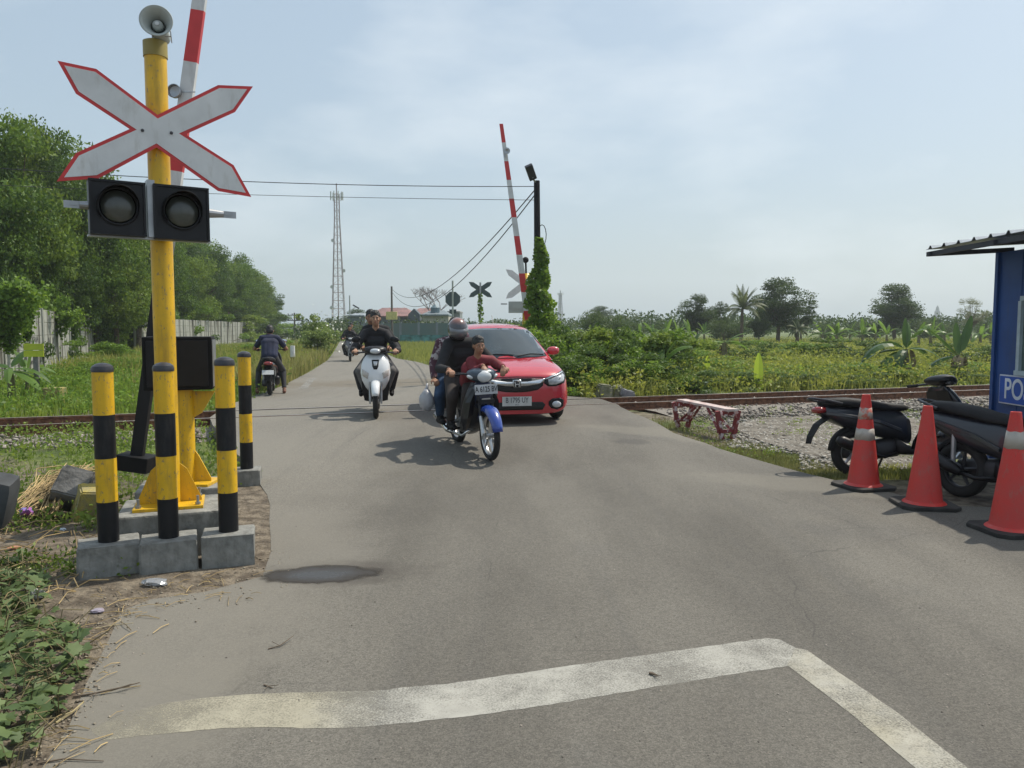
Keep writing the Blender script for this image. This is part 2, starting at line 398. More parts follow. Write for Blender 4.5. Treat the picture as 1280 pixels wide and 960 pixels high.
        cur = mix(mr(a_, .45, -.05, 0, amt), cur, col)
    L(cur.outputs[2], p.inputs['Base Color']); p.inputs['Roughness'].default_value = .82; p.inputs['Specular IOR Level'].default_value = .35
    b = N('ShaderNodeBump'); b.inputs['Strength'].default_value = .5; b.inputs['Distance'].default_value = .01; L(noise(300, 6, None, .75).outputs[0], b.inputs['Height']); L(b.outputs[0], p.inputs['Normal'])
    return m
MT['asphalt'] = asphalt_mat()
rnd = random.Random(4)
def g2(u, v): p_ = G(u, v); return (p_.x, p_.y)
left_px = [(60,960),(92,905),(118,850),(128,800),(150,762),(190,748),(262,738),(330,722),(334,690),(338,650),(332,618),(312,585),(278,548),(262,522)]
left_far = [(300,500),(345,486),(362,479),(388,463),(410,450),(421,433),(427,423)]
right_far = [(431,423),(446,429),(470,437),(497,448),(522,452),(544,459),(580,474),(640,487),(700,494),(752,499)]
right_near = [(772,506),(800,520),(840,540),(880,554),(925,569),(985,586),(1050,602),(1110,616),(1180,632)]
def jit(pl, a):
    o = []
    for (p, q) in zip(pl, pl[1:]):
        n = max(1, int((Vector(p)-Vector(q)).length/.35)) if p[1] < 20 else 1
        for k in range(n):
            t = k/n; o.append((lerp(p[0], q[0], t)+rnd.uniform(-a, a), lerp(p[1], q[1], t)+rnd.uniform(-a, a)))
    return o+[pl[-1]]
outline = ([(-3.2,-6), (-2.6, 0)] + jit([g2(*p) for p in left_px], .03) + jit([g2(*p) for p in left_far], .06)
           + jit([g2(*p) for p in right_far], .06) + jit([g2(*p) for p in right_near], .025) + [(6.4,6.1), (10,5.0), (16,3.0), (16,-6)])
bm = cut_poly(outline, (.5, .5) if False else (1.0, .6), lambda a, b: (a, b, H(a, b)))
skirt(bm, (0,0,-.16))
obj('road', bm, MT['asphalt'], kind='structure', smooth=False)

# painted stop line, worn
def paint_mat(name, col, lo, hi, dust=0.0):
    m = bpy.data.materials.new(name); m.use_nodes = True; nt = m.node_tree; N = nt.nodes.new; L = nt.links.new; p = nt.nodes['Principled BSDF']; o = nt.nodes['Material Output']
    tc = N('ShaderNodeTexCoord'); n = N('ShaderNodeTexNoise'); n.inputs['Scale'].default_value = 95; n.inputs['Detail'].default_value = 5; n.inputs['Roughness'].default_value = .7; L(tc.outputs['Object'], n.inputs['Vector'])
    n2 = N('ShaderNodeTexNoise'); n2.inputs['Scale'].default_value = 3.2; n2.inputs['Detail'].default_value = 4; L(tc.outputs['Object'], n2.inputs['Vector'])
    a = N('ShaderNodeMath'); a.operation = 'MULTIPLY_ADD'; a.inputs[1].default_value = .55; L(n2.outputs[0], a.inputs[0]); L(n.outputs[0], a.inputs[2])
    r = N('ShaderNodeMapRange'); r.inputs[1].default_value = lo; r.inputs[2].default_value = hi; L(a.outputs[0], r.inputs[0])
    n3 = N('ShaderNodeTexNoise'); n3.inputs['Scale'].default_value = 6; L(tc.outputs['Object'], n3.inputs['Vector'])
    x = N('ShaderNodeMix'); x.data_type = 'RGBA'; x.inputs[6].default_value = (*(c*.72 for c in col), 1); x.inputs[7].default_value = (*col, 1); L(n3.outputs[0], x.inputs[0]); L(x.outputs[2], p.inputs['Base Color'])
    p.inputs['Roughness'].default_value = .7
    t = N('ShaderNodeBsdfTransparent'); s = N('ShaderNodeMixShader'); L(r.outputs[0], s.inputs[0]); L(t.outputs[0], s.inputs[1]); L(p.outputs[0], s.inputs[2]); L(s.outputs[0], o.inputs[0])
    return m
# rough patched concrete strips beside the rails, across the road
def patch_sheet(name, px, m, dz=.004, step=.25, world=False, kind='structure', parent=None):
    pl = px if world else [g2(*p) for p in px]
    return obj(name, cut_poly(pl, step, lambda a, b: (a, b, H(a, b)+dz)), m, kind=kind, parent=parent)
MT['roughpatch0'] = mat('broken_asphalt', (.24,.21,.165), .95, col2=(.12,.105,.09), scale=7, bump=.9, bscale=25)

def jag(px, amp=.007, step=.035, sd=1):
    q = random.Random(sd); pl = [g2(*p) for p in px]; o = []
    for a, b in zip(pl, pl[1:]+pl[:1]):
        n = max(1, int((Vector(a)-Vector(b)).length/step))
        for k in range(n):
            t = k/n; o.append((lerp(a[0],b[0],t)+q.gauss(0,amp)*.6, lerp(a[1],b[1],t)+q.gauss(0,amp)))
    return o
def marking(name, px, m, dz=.006, sd=1, amp=.007):
    return obj(name, cut_poly(jag(px, amp, sd=sd), .3, lambda a, b: (a, b, H(a,b)+dz)), m, kind='structure')
def line_mat(name, side=False):
    m = bpy.data.materials.new(name); m.use_nodes = True; nt = m.node_tree; N = nt.nodes.new; L = nt.links.new; p = nt.nodes['Principled BSDF']; o = nt.nodes['Material Output']
    tc = N('ShaderNodeTexCoord'); sp = N('ShaderNodeSeparateXYZ'); L(tc.outputs['Object'], sp.inputs[0])
    def nz(s, d=6, r=.65): n = N('ShaderNodeTexNoise'); n.inputs['Scale'].default_value = s; n.inputs['Detail'].default_value = d; n.inputs['Roughness'].default_value = r; L(tc.outputs['Object'], n.inputs['Vector']); return n.outputs[0]
    def mr(i, a, b, c=0, d=1): r = N('ShaderNodeMapRange'); r.inputs[1].default_value = a; r.inputs[2].default_value = b; r.inputs[3].default_value = c; r.inputs[4].default_value = d; L(i, r.inputs[0]); return r.outputs[0]
    def ma(op, a, b, c=None):
        q = N('ShaderNodeMath'); q.operation = op
        for k, v_ in enumerate((a, b, c)):
            if v_ is None: continue
            if isinstance(v_, (int, float)): q.inputs[k].default_value = v_
            else: L(v_, q.inputs[k])
        return q.outputs[0]
    xw = ma('MULTIPLY_ADD', nz(5), .35, sp.outputs[0])          # position along the line, wobbled
    wear = ma('MULTIPLY_ADD', nz(2.3, 4), .9, ma('MULTIPLY', nz(110, 4, .75), .9))
    wear = ma('ADD', wear, mr(xw, -1.45, -1.0, -.28, 0)) if not side else wear
    wear = ma('SUBTRACT', wear, ma('MULTIPLY', mr(xw, -.62, -.45), mr(xw, .0, -.3, 0, .04)) if not side else 0)
    al = mr(wear, .58, .98)
    x = N('ShaderNodeMix'); x.data_type = 'RGBA'; x.inputs[6].default_value = (.335,.31,.235,1); x.inputs[7].default_value = (.355,.345,.305,1); L(mr(xw, -.65, -.35) if not side else mr(nz(3), .3, .7), x.inputs[0])
    y = N('ShaderNodeMix'); y.data_type = 'RGBA'; y.blend_type = 'MULTIPLY'; y.inputs[0].default_value = .5; L(x.outputs[2], y.inputs[6]); z_ = N('ShaderNodeCombineColor'); g_ = mr(nz(14), .3, .7, .6, 1.15)
    for k in range(3): L(g_, z_.inputs[k])
    L(z_.outputs[0], y.inputs[7]); L(y.outputs[2], p.inputs['Base Color']); p.inputs['Roughness'].default_value = .75
    t = N('ShaderNodeBsdfTransparent'); s_ = N('ShaderNodeMixShader'); L(al, s_.inputs[0]); L(t.outputs[0], s_.inputs[1]); L(p.outputs[0], s_.inputs[2]); L(s_.outputs[0], o.inputs[0]); return m
marking('stop_line_marking', [(112,912),(150,893),(200,881),(250,873),(330,867),(400,865),(470,864),(500,860),(560,855),(700,834),(800,820),(900,806),(958,798),(976,800),(994,810),(986,832),(900,846),(800,862),(700,879),(600,894),(520,903),(452,909),(400,911),(320,909),(262,912),(200,918),(130,926)], line_mat('worn_line_paint'), dz=.0012, amp=.0025)
marking('turning_line_marking', [(984,832),(994,810),(1010,814),(1120,890),(1205,957),(1250,995),(1200,1000),(1140,957),(1060,890)], line_mat('worn_line_paint_side', True), dz=.0018, sd=4, amp=.0025)
obj('small_arrow_marking', cut_poly([g2(*p) for p in [(372,487),(386,474),(396,472),(384,486)]], .2, lambda a, b: (a, b, H(a,b)+.006)), paint_mat('worn_white_far', (.34,.33,.30), .6, .95), kind='structure')

# pale dust lying over the left road edge
# oil-dark puddle
pc_ = G(401, 718)
def puddle_mat():
    m = bpy.data.materials.new('wet_patch'); m.use_nodes = True; nt = m.node_tree; N = nt.nodes.new; L = nt.links.new; p = nt.nodes['Principled BSDF']; o = nt.nodes['Material Output']
    tc = N('ShaderNodeTexCoord'); mp = N('ShaderNodeMapping'); mp.vector_type = 'TEXTURE'; mp.inputs['Location'].default_value = tuple(pc_); mp.inputs['Rotation'].default_value = (0,0,R(5)); mp.inputs['Scale'].default_value = (.42,.20,1); L(tc.outputs['Object'], mp.inputs[0])
    ln = N('ShaderNodeVectorMath'); ln.operation = 'LENGTH'; L(mp.outputs[0], ln.inputs[0])
    n = N('ShaderNodeTexNoise'); n.inputs['Scale'].default_value = 9; n.inputs['Detail'].default_value = 8; L(tc.outputs['Object'], n.inputs['Vector'])
    a = N('ShaderNodeMath'); a.operation = 'MULTIPLY_ADD'; a.inputs[1].default_value = .55; L(n.outputs[0], a.inputs[0]); L(ln.outputs['Value'], a.inputs[2])
    r = N('ShaderNodeMapRange'); r.inputs[1].default_value = 1.20; r.inputs[2].default_value = .98; L(a.outputs[0], r.inputs[0])
    ro = N('ShaderNodeMapRange'); ro.inputs[1].default_value = .55; ro.inputs[2].default_value = 1.05; ro.inputs[3].default_value = .22; ro.inputs[4].default_value = .6; L(a.outputs[0], ro.inputs[0]); L(ro.outputs[0], p.inputs['Roughness'])
    p.inputs['Base Color'].default_value = (.040,.034,.028,1); p.inputs['Specular IOR Level'].default_value = .2
    t = N('ShaderNodeBsdfTransparent'); s_ = N('ShaderNodeMixShader'); L(r.outputs[0], s_.inputs[0]); L(t.outputs[0], s_.inputs[1]); L(p.outputs[0], s_.inputs[2]); L(s_.outputs[0], o.inputs[0]); return m
obj('puddle', cut_poly([(pc_.x+.58*math.cos(t), pc_.y+.28*math.sin(t)) for t in np.linspace(0, 2*math.pi, 41)[:-1]], .2, lambda a, b: (a, b, H(a,b)+.0014)), puddle_mat(), kind='structure')

# ------------------------------------------------ railway track
root = empty('railway_track', (0, RY0, 0), math.atan2(RSA, RCA), label='rusty single railway track on ballast crossing the road', cat='railway track')
prof = [(-.055,0),(.055,0),(.055,.018),(.012,.03),(.012,.10),(.034,.112),(.034,.142),(-.034,.142),(-.034,.112),(-.012,.10),(-.012,.03),(-.055,.018)]
for s in (0, 1.067):
    bm = B(); t0, t1 = -70, 90; rings = []
    for t in (t0, -8, -2, 1, 6, 14, t1):
        rings.append([(t, s+a, z-.004) for a, z in prof])
    loft(bm, rings)
    bm.faces.ensure_lookup_table(); bmesh.ops.recalc_face_normals(bm, faces=bm.faces)
    for f in bm.faces:
        if f.calc_center_median().z > .135: f.material_index = 1
    obj('rail', bm, [MT['rust'], MT['railtop']], root)
    bm = B(); box(bm, (t0/2-2.2+33.0-33.0, s+(.07 if s == 0 else -.07), 0), (.01,.01,.01)) ; bm.free()
mts = mat('sleeper_concrete', (.27,.25,.22), .9, var=.25, bump=.4)
for k in range(100):
    t = -22 + k*.62
    if -3.5 < t < 2.6: continue
    bm = B(); box(bm, (t, .533, -.085), (.22, 2.0, .16), bev=.02); obj('sleeper', bm, mts, root)
# asphalt flangeway edges: two thin dark grooves beside the rails over the road
for s in (.052, 1.015):
    bm = B()
    pts = [rail_pt(t, s) for t in np.linspace(-4.4, 2.2, 14)]
    for (a, b) in zip(pts, pts[1:]):
        vs = [bm.verts.new((p[0]-o*RSA, p[1]+o*RCA, H(p[0], p[1])+.006)) for p, o in ((a, -.022), (b, -.022), (b, .022), (a, .022))]
        bm.faces.new(vs)
    obj('flangeway_groove', bm, MT['mattblack'], kind='structure')

# ballast bed and loose stones
def bedpoly(t0, t1, s0, s1): return [rail_pt(t0, s0), rail_pt(t1, s0), rail_pt(t1, s1), rail_pt(t0, s1)]
MT['gravel'] = mat('gravel_bed', (.30,.27,.23), .95, col2=(.10,.09,.08), scale=22, bump=1.0, bscale=30)
for nm, (t0, t1) in (('ballast_bed', (-60, -4.9)), ('ballast_bed', (2.6, 60))):
    bm = B(); secs = []
    for t in np.linspace(t0, t1, 40):
        sec = []
        for s, z in ((-1.6,-.09),(-.95,-.03),(-.45,.0),(1.5,.0),(2.0,-.03),(2.5,-.09)):
            x, y = rail_pt(t, s); sec.append((x, y, z + rnd.uniform(-.012,.012)))
        secs.append(sec)
    loft(bm, secs, cap=False)
    for f in [f for f in bm.faces if len(f.verts) == 4 and abs((f.verts[0].co-f.verts[2].co).length) > 5]: bm.faces.remove(f)
    obj(nm, bm, MT['gravel'], kind='structure')
def rocks(name, pos, size, seed, m, parent=None, kind='stuff', label=None, flat=.7):
    g = np.random.default_rng(seed); pos = np.asarray(pos); n = len(pos)
    base = np.array([(1,0,0),(-1,0,0),(0,1,0),(0,-1,0),(0,0,1),(0,0,-1),(.6,.6,.6),(-.6,.6,.55),(.6,-.6,.55),(-.6,-.6,.6)])[:6]
    F = np.array([(0,2,4),(2,1,4),(1,3,4),(3,0,4),(2,0,5),(1,2,5),(3,1,5),(0,3,5)])
    v = base[None]*g.uniform(.6, 1.25, (n, 6, 1)) + g.normal(0, .16, (n, 6, 3))
    a = g.uniform(0, 2*np.pi, n); c, s = np.cos(a), np.sin(a)
    x = v[...,0]*c[:,None]-v[...,1]*s[:,None]; y = v[...,0]*s[:,None]+v[...,1]*c[:,None]; z = v[...,2]*flat
    sz = g.uniform(size[0], size[1], n)[:,None]
    V = np.stack([x*sz, y*sz, z*sz], -1) + pos[:,None,:]
    me = np_mesh(name, V.reshape(-1,3), (F[None]+np.arange(n)[:,None,None]*6).reshape(-1,3))
    o = link(name, me, m, parent, kind=kind)
    if label: o['label'] = label
    return o
def stone_mat(name, a, b):
    m = bpy.data.materials.new(name); m.use_nodes = True; nt = m.node_tree; N = nt.nodes.new; L = nt.links.new; p = nt.nodes['Principled BSDF']
    ge = N('ShaderNodeNewGeometry'); x = N('ShaderNodeMix'); x.data_type = 'RGBA'; x.inputs[6].default_value = (*a, 1); x.inputs[7].default_value = (*b, 1)
    L(ge.outputs['Random Per Island'], x.inputs[0]); L(x.outputs[2], p.inputs['Base Color']); p.inputs['Roughness'].default_value = .9
    return m
g = np.random.default_rng(7)
def track_scatter(n, t0, t1, s0, s1, z0, z1):
    t = g.uniform(t0, t1, n); s = g.uniform(s0, s1, n)
    return np.stack([t*RCA-s*RSA, RY0+t*RSA+s*RCA, g.uniform(z0, z1, n)], -1)
def inroad(x, y): return False
pb = np.concatenate([track_scatter(5200, 2.7, 17, -1.75, -.08, -.05, .02), track_scatter(1500, 2.7, 17, .1, 1.0, -.03, .03), track_scatter(900, 2.7, 20, 1.15, 2.3, -.06, .02),
                     track_scatter(3200, -14, -5.0, -1.5, -.08, -.05, .02), track_scatter(900, -14, -5.0, .1, 1.0, -.03, .03), track_scatter(500, -14, -5.0, 1.15, 2.2, -.06, .01)])
ps = g.uniform(0, 1, len(pb)); 
rocks('track_ballast', pb, (.022, .05), 3, stone_mat('ballast_stone', (.11,.09,.075), (.36,.33,.29)), label='crushed grey brown ballast stones along the rails')
ex = np.array([tuple(G(a, b, -.045)) for a, b in zip(g.uniform(850, 1245, 6000), g.uniform(500, 560, 6000))]); ex = ex[(ex[:,1] > 8.6)]
rocks('crushed_stone', ex[~np.isnan(ex[:,0])], (.014, .04), 8, stone_mat('crushed_stone_grey', (.07,.06,.05), (.25,.225,.19)), label='grey crushed stone between the ballast and the road edge')
# pale rubble by the bench and under the scooters
px = g.uniform(905, 1190, 5200); py = g.uniform(517, 588, 5200)
keep = (py < 560 - (1050-px)*.10 + 14) | (px > 1000)
rub = np.array([tuple(G(a, b, -.04)) for a, b, k in zip(px, py, keep) if k])
rub = rub[(rub[:,1] > 7.4)]
rub[:,2] += .01
rocks('pale_rubble', rub, (.015, .05), 5, stone_mat('pale_rubble_stone', (.08,.07,.055), (.40,.38,.34)), flat=.5, label='pale broken concrete rubble between track and road')
patch = [G(*p, -.04) for p in [(912,534),(960,521),(1040,517),(1130,522),(1180,530),(1220,560),(1150,590),(1080,580),(1010,570),(950,552)]]
obj('rubble_ground', cut_poly([(p.x, p.y) for p in patch], .3, lambda a, b: (a, b, -.022)), mat('rubble_dust', (.20,.18,.15), .95, col2=(.08,.068,.05), scale=3.5, bump=1, bscale=30), kind='structure')
# ================================================================== level crossing equipment, near left
def bollard(u, v, Y, hgt, blk, rz, label):
    """striped post standing in a concrete block; origin on the ground"""
    base = P(u, v, Y); bw, bd, bh = blk
    r = empty('striped_bollard', (base.x, base.y, -.02), rz, label=label, cat='bollard', group='striped bollards on the left of the crossing')
    bm = B(); box(bm, (0, 0, bh/2), (bw, bd, bh), bev=.012)
    for v_ in bm.verts: v_.co += Vector((rnd.uniform(-.006,.006), rnd.uniform(-.006,.006), rnd.uniform(-.004,.004)))
    obj('concrete_block', bm, MT['concrete'], r)
    z0, z1 = bh-.02, bh+hgt-.035; zz = [z0+(z1-z0)*k/4 for k in range(5)]
    bm = B(); pf = []; mi = []
    for k in range(4):
        pf += [(.061, zz[k]+(.0008 if k else 0)), (.061, zz[k+1])]
        mi += [0 if k % 2 == 0 else 1] * 2
    lathe(bm, pf, seg=28, mi=mi)
    o = obj('post', bm, [MT['black'], MT['yellow']], r); smooth_by_angle(o)
    bm = B(); lathe(bm, [(.0635, z1-.005),(.0645, z1+.012),(.059, z1+.030),(.041, z1+.043),(.018, z1+.050),(.002, z1+.051)], seg=28); smooth_by_angle(obj('cap', bm, MT['capgrey'], r))
    return r
bollard(137, 700, 4.74, 1.10, (.345,.27,.21), R(27), 'yellow and black bollard on a concrete block, farthest left, beside the weeds')
bollard(212, 700, 4.83, 1.10, (.33,.27,.21), R(23), 'yellow and black bollard standing directly in front of the signal pole')
bollard(287, 700, 4.94, 1.12, (.315,.27,.22), R(18), 'yellow and black bollard at the road edge right of the signal pole, beside the puddle')
bollard(309, 600, 7.45, 1.13, (.26,.27,.17), R(14), 'yellow and black bollard set back behind the others near the rails')

# crossing signal
SX, SY = P(213, 640, 5.28).x, 5.28
sig = empty('crossing_signal', (SX, SY, -.02), 0, label='yellow railway crossing signal pole with white crossbuck, two dark lamps and horn', cat='crossing signal')
def loc(p, o=sig): return Vector(p)-o.location
bm = B(); box(bm, (.02, .0, .155), (.66, .56, .31), bev=.015); obj('plinth', bm, MT['concrete'], sig)
bm = B(); box(bm, (0,0,.321), (.44,.36,.022), bev=.003); obj('base_plate', bm, MT['yellow'], sig)
bm = B()
for a in range(4):
    t = R(90*a); dx, dy = math.cos(t), math.sin(t)
    bm = B(); prism(bm, [(dx*.07, dy*.07, .333), (dx*.205, dy*.205, .333), (dx*.205, dy*.205, .35), (dx*.115, dy*.115, .56), (dx*.07, dy*.07, .60)], (-dy*.012, dx*.012, 0)); obj('gusset', bm, MT['yellow'], sig)
for sx in (-1, 1):
    for sy in (-1, 1):
        bm = B(); lathe(bm, [(.018,.333),(.018,.35),(.010,.35),(.010,.395)], o=(sx*.185, sy*.145, 0), seg=6); obj('anchor_bolt', bm, MT['steel'], sig)
ptop = 3.44
bm = B(); lathe(bm, [(.070,.33),(.070,ptop-.09)], seg=32); smooth_by_angle(obj('pole', bm, MT['yellow'], sig))
bm = B(); lathe(bm, [(.070,ptop-.10),(.076,ptop-.10),(.076,ptop),(.06,ptop+.008),(.002,ptop+.01)], seg=32)
smooth_by_angle(obj('pole_cap', bm, mat('olive_cap', (.30,.24,.06), .5), sig))
# crossbuck
cs = 2.8235
oc = [(203,214),(340,243),(556,405),(770,300),(893,305),(830,395),(655,474),(825,583),(887,695),(770,674),(553,520),(347,630),(200,640),(268,540),(458,455),(268,330)]
YS = SY-.105; FA = R(33)
def PLN(u, v, off=.105):
    nn = Vector((math.sin(FA), -math.cos(FA), 0)); o = Vector((SX, SY, 0))+nn*off; d = ray(u, v); c_ = Vector((0,0,CAM_H)); return c_+d*((o-c_).dot(nn)/d.dot(nn))
pts = [PLN(a/cs, b/cs) for a, b in oc]; ctr = sum(pts, Vector())/len(pts)
rot = Matrix.Rotation(FA, 3, 'Z')
def inset(pl, d):
    o = []; n = len(pl)
    area = sum(pl[i][0]*pl[(i+1)%n][1]-pl[(i+1)%n][0]*pl[i][1] for i in range(n)); sg = 1 if area > 0 else -1
    for i in range(n):
        a, b, c = Vector(pl[i-1]), Vector(pl[i]), Vector(pl[(i+1)%n])
        e1 = (b-a).normalized(); e2 = (c-b).normalized(); n1 = Vector((-e1.y, e1.x))*sg; n2 = Vector((-e2.y, e2.x))*sg
        k = 1+n1.dot(n2); m_ = (n1+n2)/max(k, .35); o.append(b+m_*d)
    return o
fl = [((p-ctr).dot(Vector((math.cos(FA), math.sin(FA), 0))), p.z-ctr.z) for p in pts]
def place(pl, y): return [loc(ctr + rot @ Vector((a[0], y, a[1]))) for a in pl]
bm = B(); prism(bm, place(fl, 0), rot @ Vector((0,.006,0))); obj('crossbuck_border', bm, MT['red'], sig)
bm = B(); prism(bm, place(inset(fl, .021), -.0035), rot @ Vector((0,.0030,0))); cb = obj('crossbuck_panel', bm, MT['white'], sig)
for u, v in ((503,460),(605,469)):
    c = loc(PLN(u/cs, v/cs, .112)); bm = B(); lathe(bm, [(.011,0),(.009,.007),(.002,.009)], o=c, rot=rot @ RX, seg=10); obj('sign_bolt', bm, MT['capgrey'], cb)
bm = B(); box(bm, loc(PLN(200, 158, .088)), (.22,.03,.05), rot=rot); obj('sign_bracket', bm, MT['steel'], sig)
# lamps
def lampbox(u0, v0, u1, v1, rz):
    c = PLN((u0+u1)/2, (v0+v1)/2+1.5, .20); e0 = PLN(u0, (v0+v1)/2, .2); e1 = PLN(u1, (v0+v1)/2, .2); wd = (e1-e0).length; hg = PLN(u0+30, v0, .2).z-PLN(u0+30, v1, .2).z
    e = empty('lamp_unit', loc(c), FA); e.parent = sig
    bm = B(); box(bm, (0, .06, 0), (wd, .12, hg), bev=.008); obj('lamp_housing', bm, MT['blackplastic'], e)
    bm = B()
    for (cx, cz, w_, h_) in ((0, hg/2-.008, wd, .014), (0, -hg/2+.008, wd, .014), (-wd/2+.008, 0, .014, hg-.034), (wd/2-.008, 0, .014, hg-.034)): box(bm, (cx, -.006, cz), (w_, .014, h_))
    obj('housing_rim', bm, MT['blackplastic'], e)
    bm = B(); rr = .125; sg = 28
    A = []; Bv = []
    for k in range(sg+1):
        t = R(-35 + 250*k/sg); d = .10*(.35+.65*max(0, math.sin(t)))
        A.append(bm.verts.new((rr*math.cos(t), -.002, rr*math.sin(t)+.01))); Bv.append(bm.verts.new((rr*.97*math.cos(t), -.002-d-.02, rr*.97*math.sin(t)+.01)))
    for k in range(sg): bm.faces.new((A[k], A[k+1], Bv[k+1], Bv[k]))
    ho = obj('hood', bm, MT['mattblack'], e, smooth=True); so_ = ho.modifiers.new('s', 'SOLIDIFY'); so_.thickness = .004
    bm = B(); lathe(bm, [(.122,0),(.122,.012),(.108,.014),(.108,0)], o=(0,-.001,.01), rot=RX, seg=32, close=True); obj('bezel', bm, MT['blackplastic'], e, smooth=True)
    bm = B(); lathe(bm, [(.108,0),(.095,.018),(.06,.032),(.02,.038),(.001,.039)], o=(0,-.002,.01), rot=RX, seg=32); obj('lens', bm, MT['lens'], e, smooth=True)
lampbox(112, 224, 183, 293, -3); lampbox(193, 231, 262, 299, -3)
bm = B(); c = loc(PLN(188, 262, .13)); box(bm, c, (.045,.10,.37), rot=rot); box(bm, c-Vector((0,0,.192)), (.74,.05,.012), rot=rot); obj('lamp_bracket', bm, MT['steel'], sig)
for u, v, s in ((99,256,-1),(279,268,1)):
    bm = B(); c = loc(PLN(u, v, .15)); X_ = rot @ Vector((s,0,0)); tube(bm, [c-X_*.10, c], [.032,.022], seg=12); box(bm, c+X_*.035, (.10,.008,.045), rot=rot); box(bm, c+X_*.035+rot @ Vector((0,-.006,0)), (.05,.004,.012), rot=rot); obj('terminal_arm', bm, MT['steel'], sig)
for o_ in sig.children:
    if o_.name.split('.')[0] in ('plinth','base_plate','gusset','anchor_bolt'): o_.rotation_euler.z = R(20)
# horn loudspeaker
hc = P(197.8, 33.5, SY-.10); bm = B()
RH = Matrix.Rotation(R(16), 3, 'Z') @ Matrix.Rotation(R(-6), 3, 'X') @ RX
lathe(bm, [(.102,.085),(.099,.089),(.086,.072),(.067,.038),(.049,.003),(.043,-.03),(.040,-.03),(.046,.004),(.063,.040),(.082,.075),(.097,.085)], o=loc(hc), rot=RH, seg=36, close=True)
horn = obj('horn', bm, MT['greyplastic'], sig, smooth=True)
bm = B(); lathe(bm, [(.052,-.16),(.055,-.15),(.055,-.06),(.048,-.03)], o=loc(hc), rot=RH, seg=20); smooth_by_angle(obj('horn_driver', bm, MT['greyplastic'], horn))
bm = B(); lathe(bm, [(.001,.03),(.022,.045),(.034,.02),(.036,-.02)][::-1], o=loc(hc), rot=RH, seg=20); obj('horn_core', bm, MT['greyplastic'], horn, smooth=True)
bm = B(); lathe(bm, [(.014,.046),(.012,.050),(.001,.051)], o=loc(hc), rot=RH, seg=14); obj('horn_button', bm, MT['white'], horn)
bm = B(); bz = ptop+.0
for s in (-1, 1): tube(bm, [Vector((s*.062+hc.x-SX, -.045, bz-.02)), Vector((s*.062+hc.x-SX, -.06, bz+.05)), Vector((s*.045+hc.x-SX, -.07, bz+.085))], .004, seg=6)
tube(bm, [Vector((-.062+hc.x-SX,-.05,bz+.02)), Vector((.062+hc.x-SX,-.05,bz+.02))], .004, seg=6); obj('horn_bracket', bm, MT['steel'], sig)

# ------------------------------------------------ barrier machine
BX, BY = P(233, 600, 6.15).x, 6.15
bar = empty('barrier_gate', (BX, BY, -.02), 0, label='raised red and white barrier arm with black machine box, nearest on the left', cat='barrier gate', group='raised crossing barriers')
def lb(p): return Vector(p)-bar.location
bm = B(); box(bm, (-.02, .0, .14), (.66, .50, .29), rot=Matrix.Rotation(R(18),3,'Z'), bev=.015); obj('plinth', bm, MT['concrete'], bar)
bm = B(); box(bm, (.06,0,.296), (.34,.30,.02)); obj('base_plate', bm, MT['yellow'], bar)
bm = B()
tube(bm, [(.0,0,.30), (.0,0,1.05)], .075, seg=24); o = obj('stand', bm, MT['yellow'], bar); smooth_by_angle(o)
for pl in ([(.07,0,.306),(.20,0,.306),(.20,0,.33),(.10,0,.52),(.07,0,.56)], [(-.07,0,.306),(-.20,0,.306),(-.20,0,.33),(-.10,0,.52),(-.07,0,.56)], [(.07,0,.82),(.14,0,.86),(.25,0,1.035),(.07,0,1.035)]):
    bm = B(); prism(bm, pl, (0,.012,0)); obj('gusset', bm, MT['yellow'], bar)
c0, c1 = P(173, 421, 6.0), P(256, 488, 6.0)
QM = Matrix.Rotation(R(17), 3, 'Z'); mc = lb(((c0.x+c1.x)/2, 6.15, (c0.z+c1.z)/2))
bm = B(); box(bm, mc, (c1.x-c0.x, .32, c0.z-c1.z), rot=QM, bev=.012); mb = obj('machine_box', bm, MT['mattblack'], bar)
bm = B(); box(bm, mc+QM @ Vector(((c1.x-c0.x)/2+.005,0,0)), (.006, .30, c0.z-c1.z-.05), rot=QM); obj('box_side_panel', bm, MT['steel'], mb)
bm = B(); box(bm, mc+QM @ Vector((0,-.165,0)), (c1.x-c0.x-.06, .008, c0.z-c1.z-.06), rot=QM, bev=.004); obj('box_door', bm, MT['blackplastic'], mb)
YB = 6.40
def seg(name, uv0, uv1, w0, w1, m, par, dep=.05, Y=YB, bv=0):
    a, b = P(*uv0, Y), P(*uv1, Y); d = (b-a).normalized(); n = Vector((d.z, 0, -d.x))
    bm = B(); loft(bm, [[lb(a+n*w0/2+Vector((0,-dep/2,0))), lb(a-n*w0/2+Vector((0,-dep/2,0))), lb(a-n*w0/2+Vector((0,dep/2,0))), lb(a+n*w0/2+Vector((0,dep/2,0)))],
                        [lb(b+n*w1/2+Vector((0,-dep/2,0))), lb(b-n*w1/2+Vector((0,-dep/2,0))), lb(b-n*w1/2+Vector((0,dep/2,0))), lb(b+n*w1/2+Vector((0,dep/2,0)))]])
    return obj(name, bm, m, par)
def al(t): return (lerp(170, 249.5, t), lerp(582, 0, t))         # along the arm
seg('lower_arm', al(-.01), al(.50), .10, .105, MT['blackplastic'], bar)
seg('arm_edge', (al(.30)[0]+7.2, al(.30)[1]), (al(.50)[0]+8.2, al(.50)[1]), .012, .012, MT['steel'], bar, dep=.06)
bnd = [0.50, .632, .745, .866, .977, 1.09, 1.20, 1.31, 1.42, 1.53, 1.64]
ba = empty('boom', (0,0,0)); ba.parent = bar
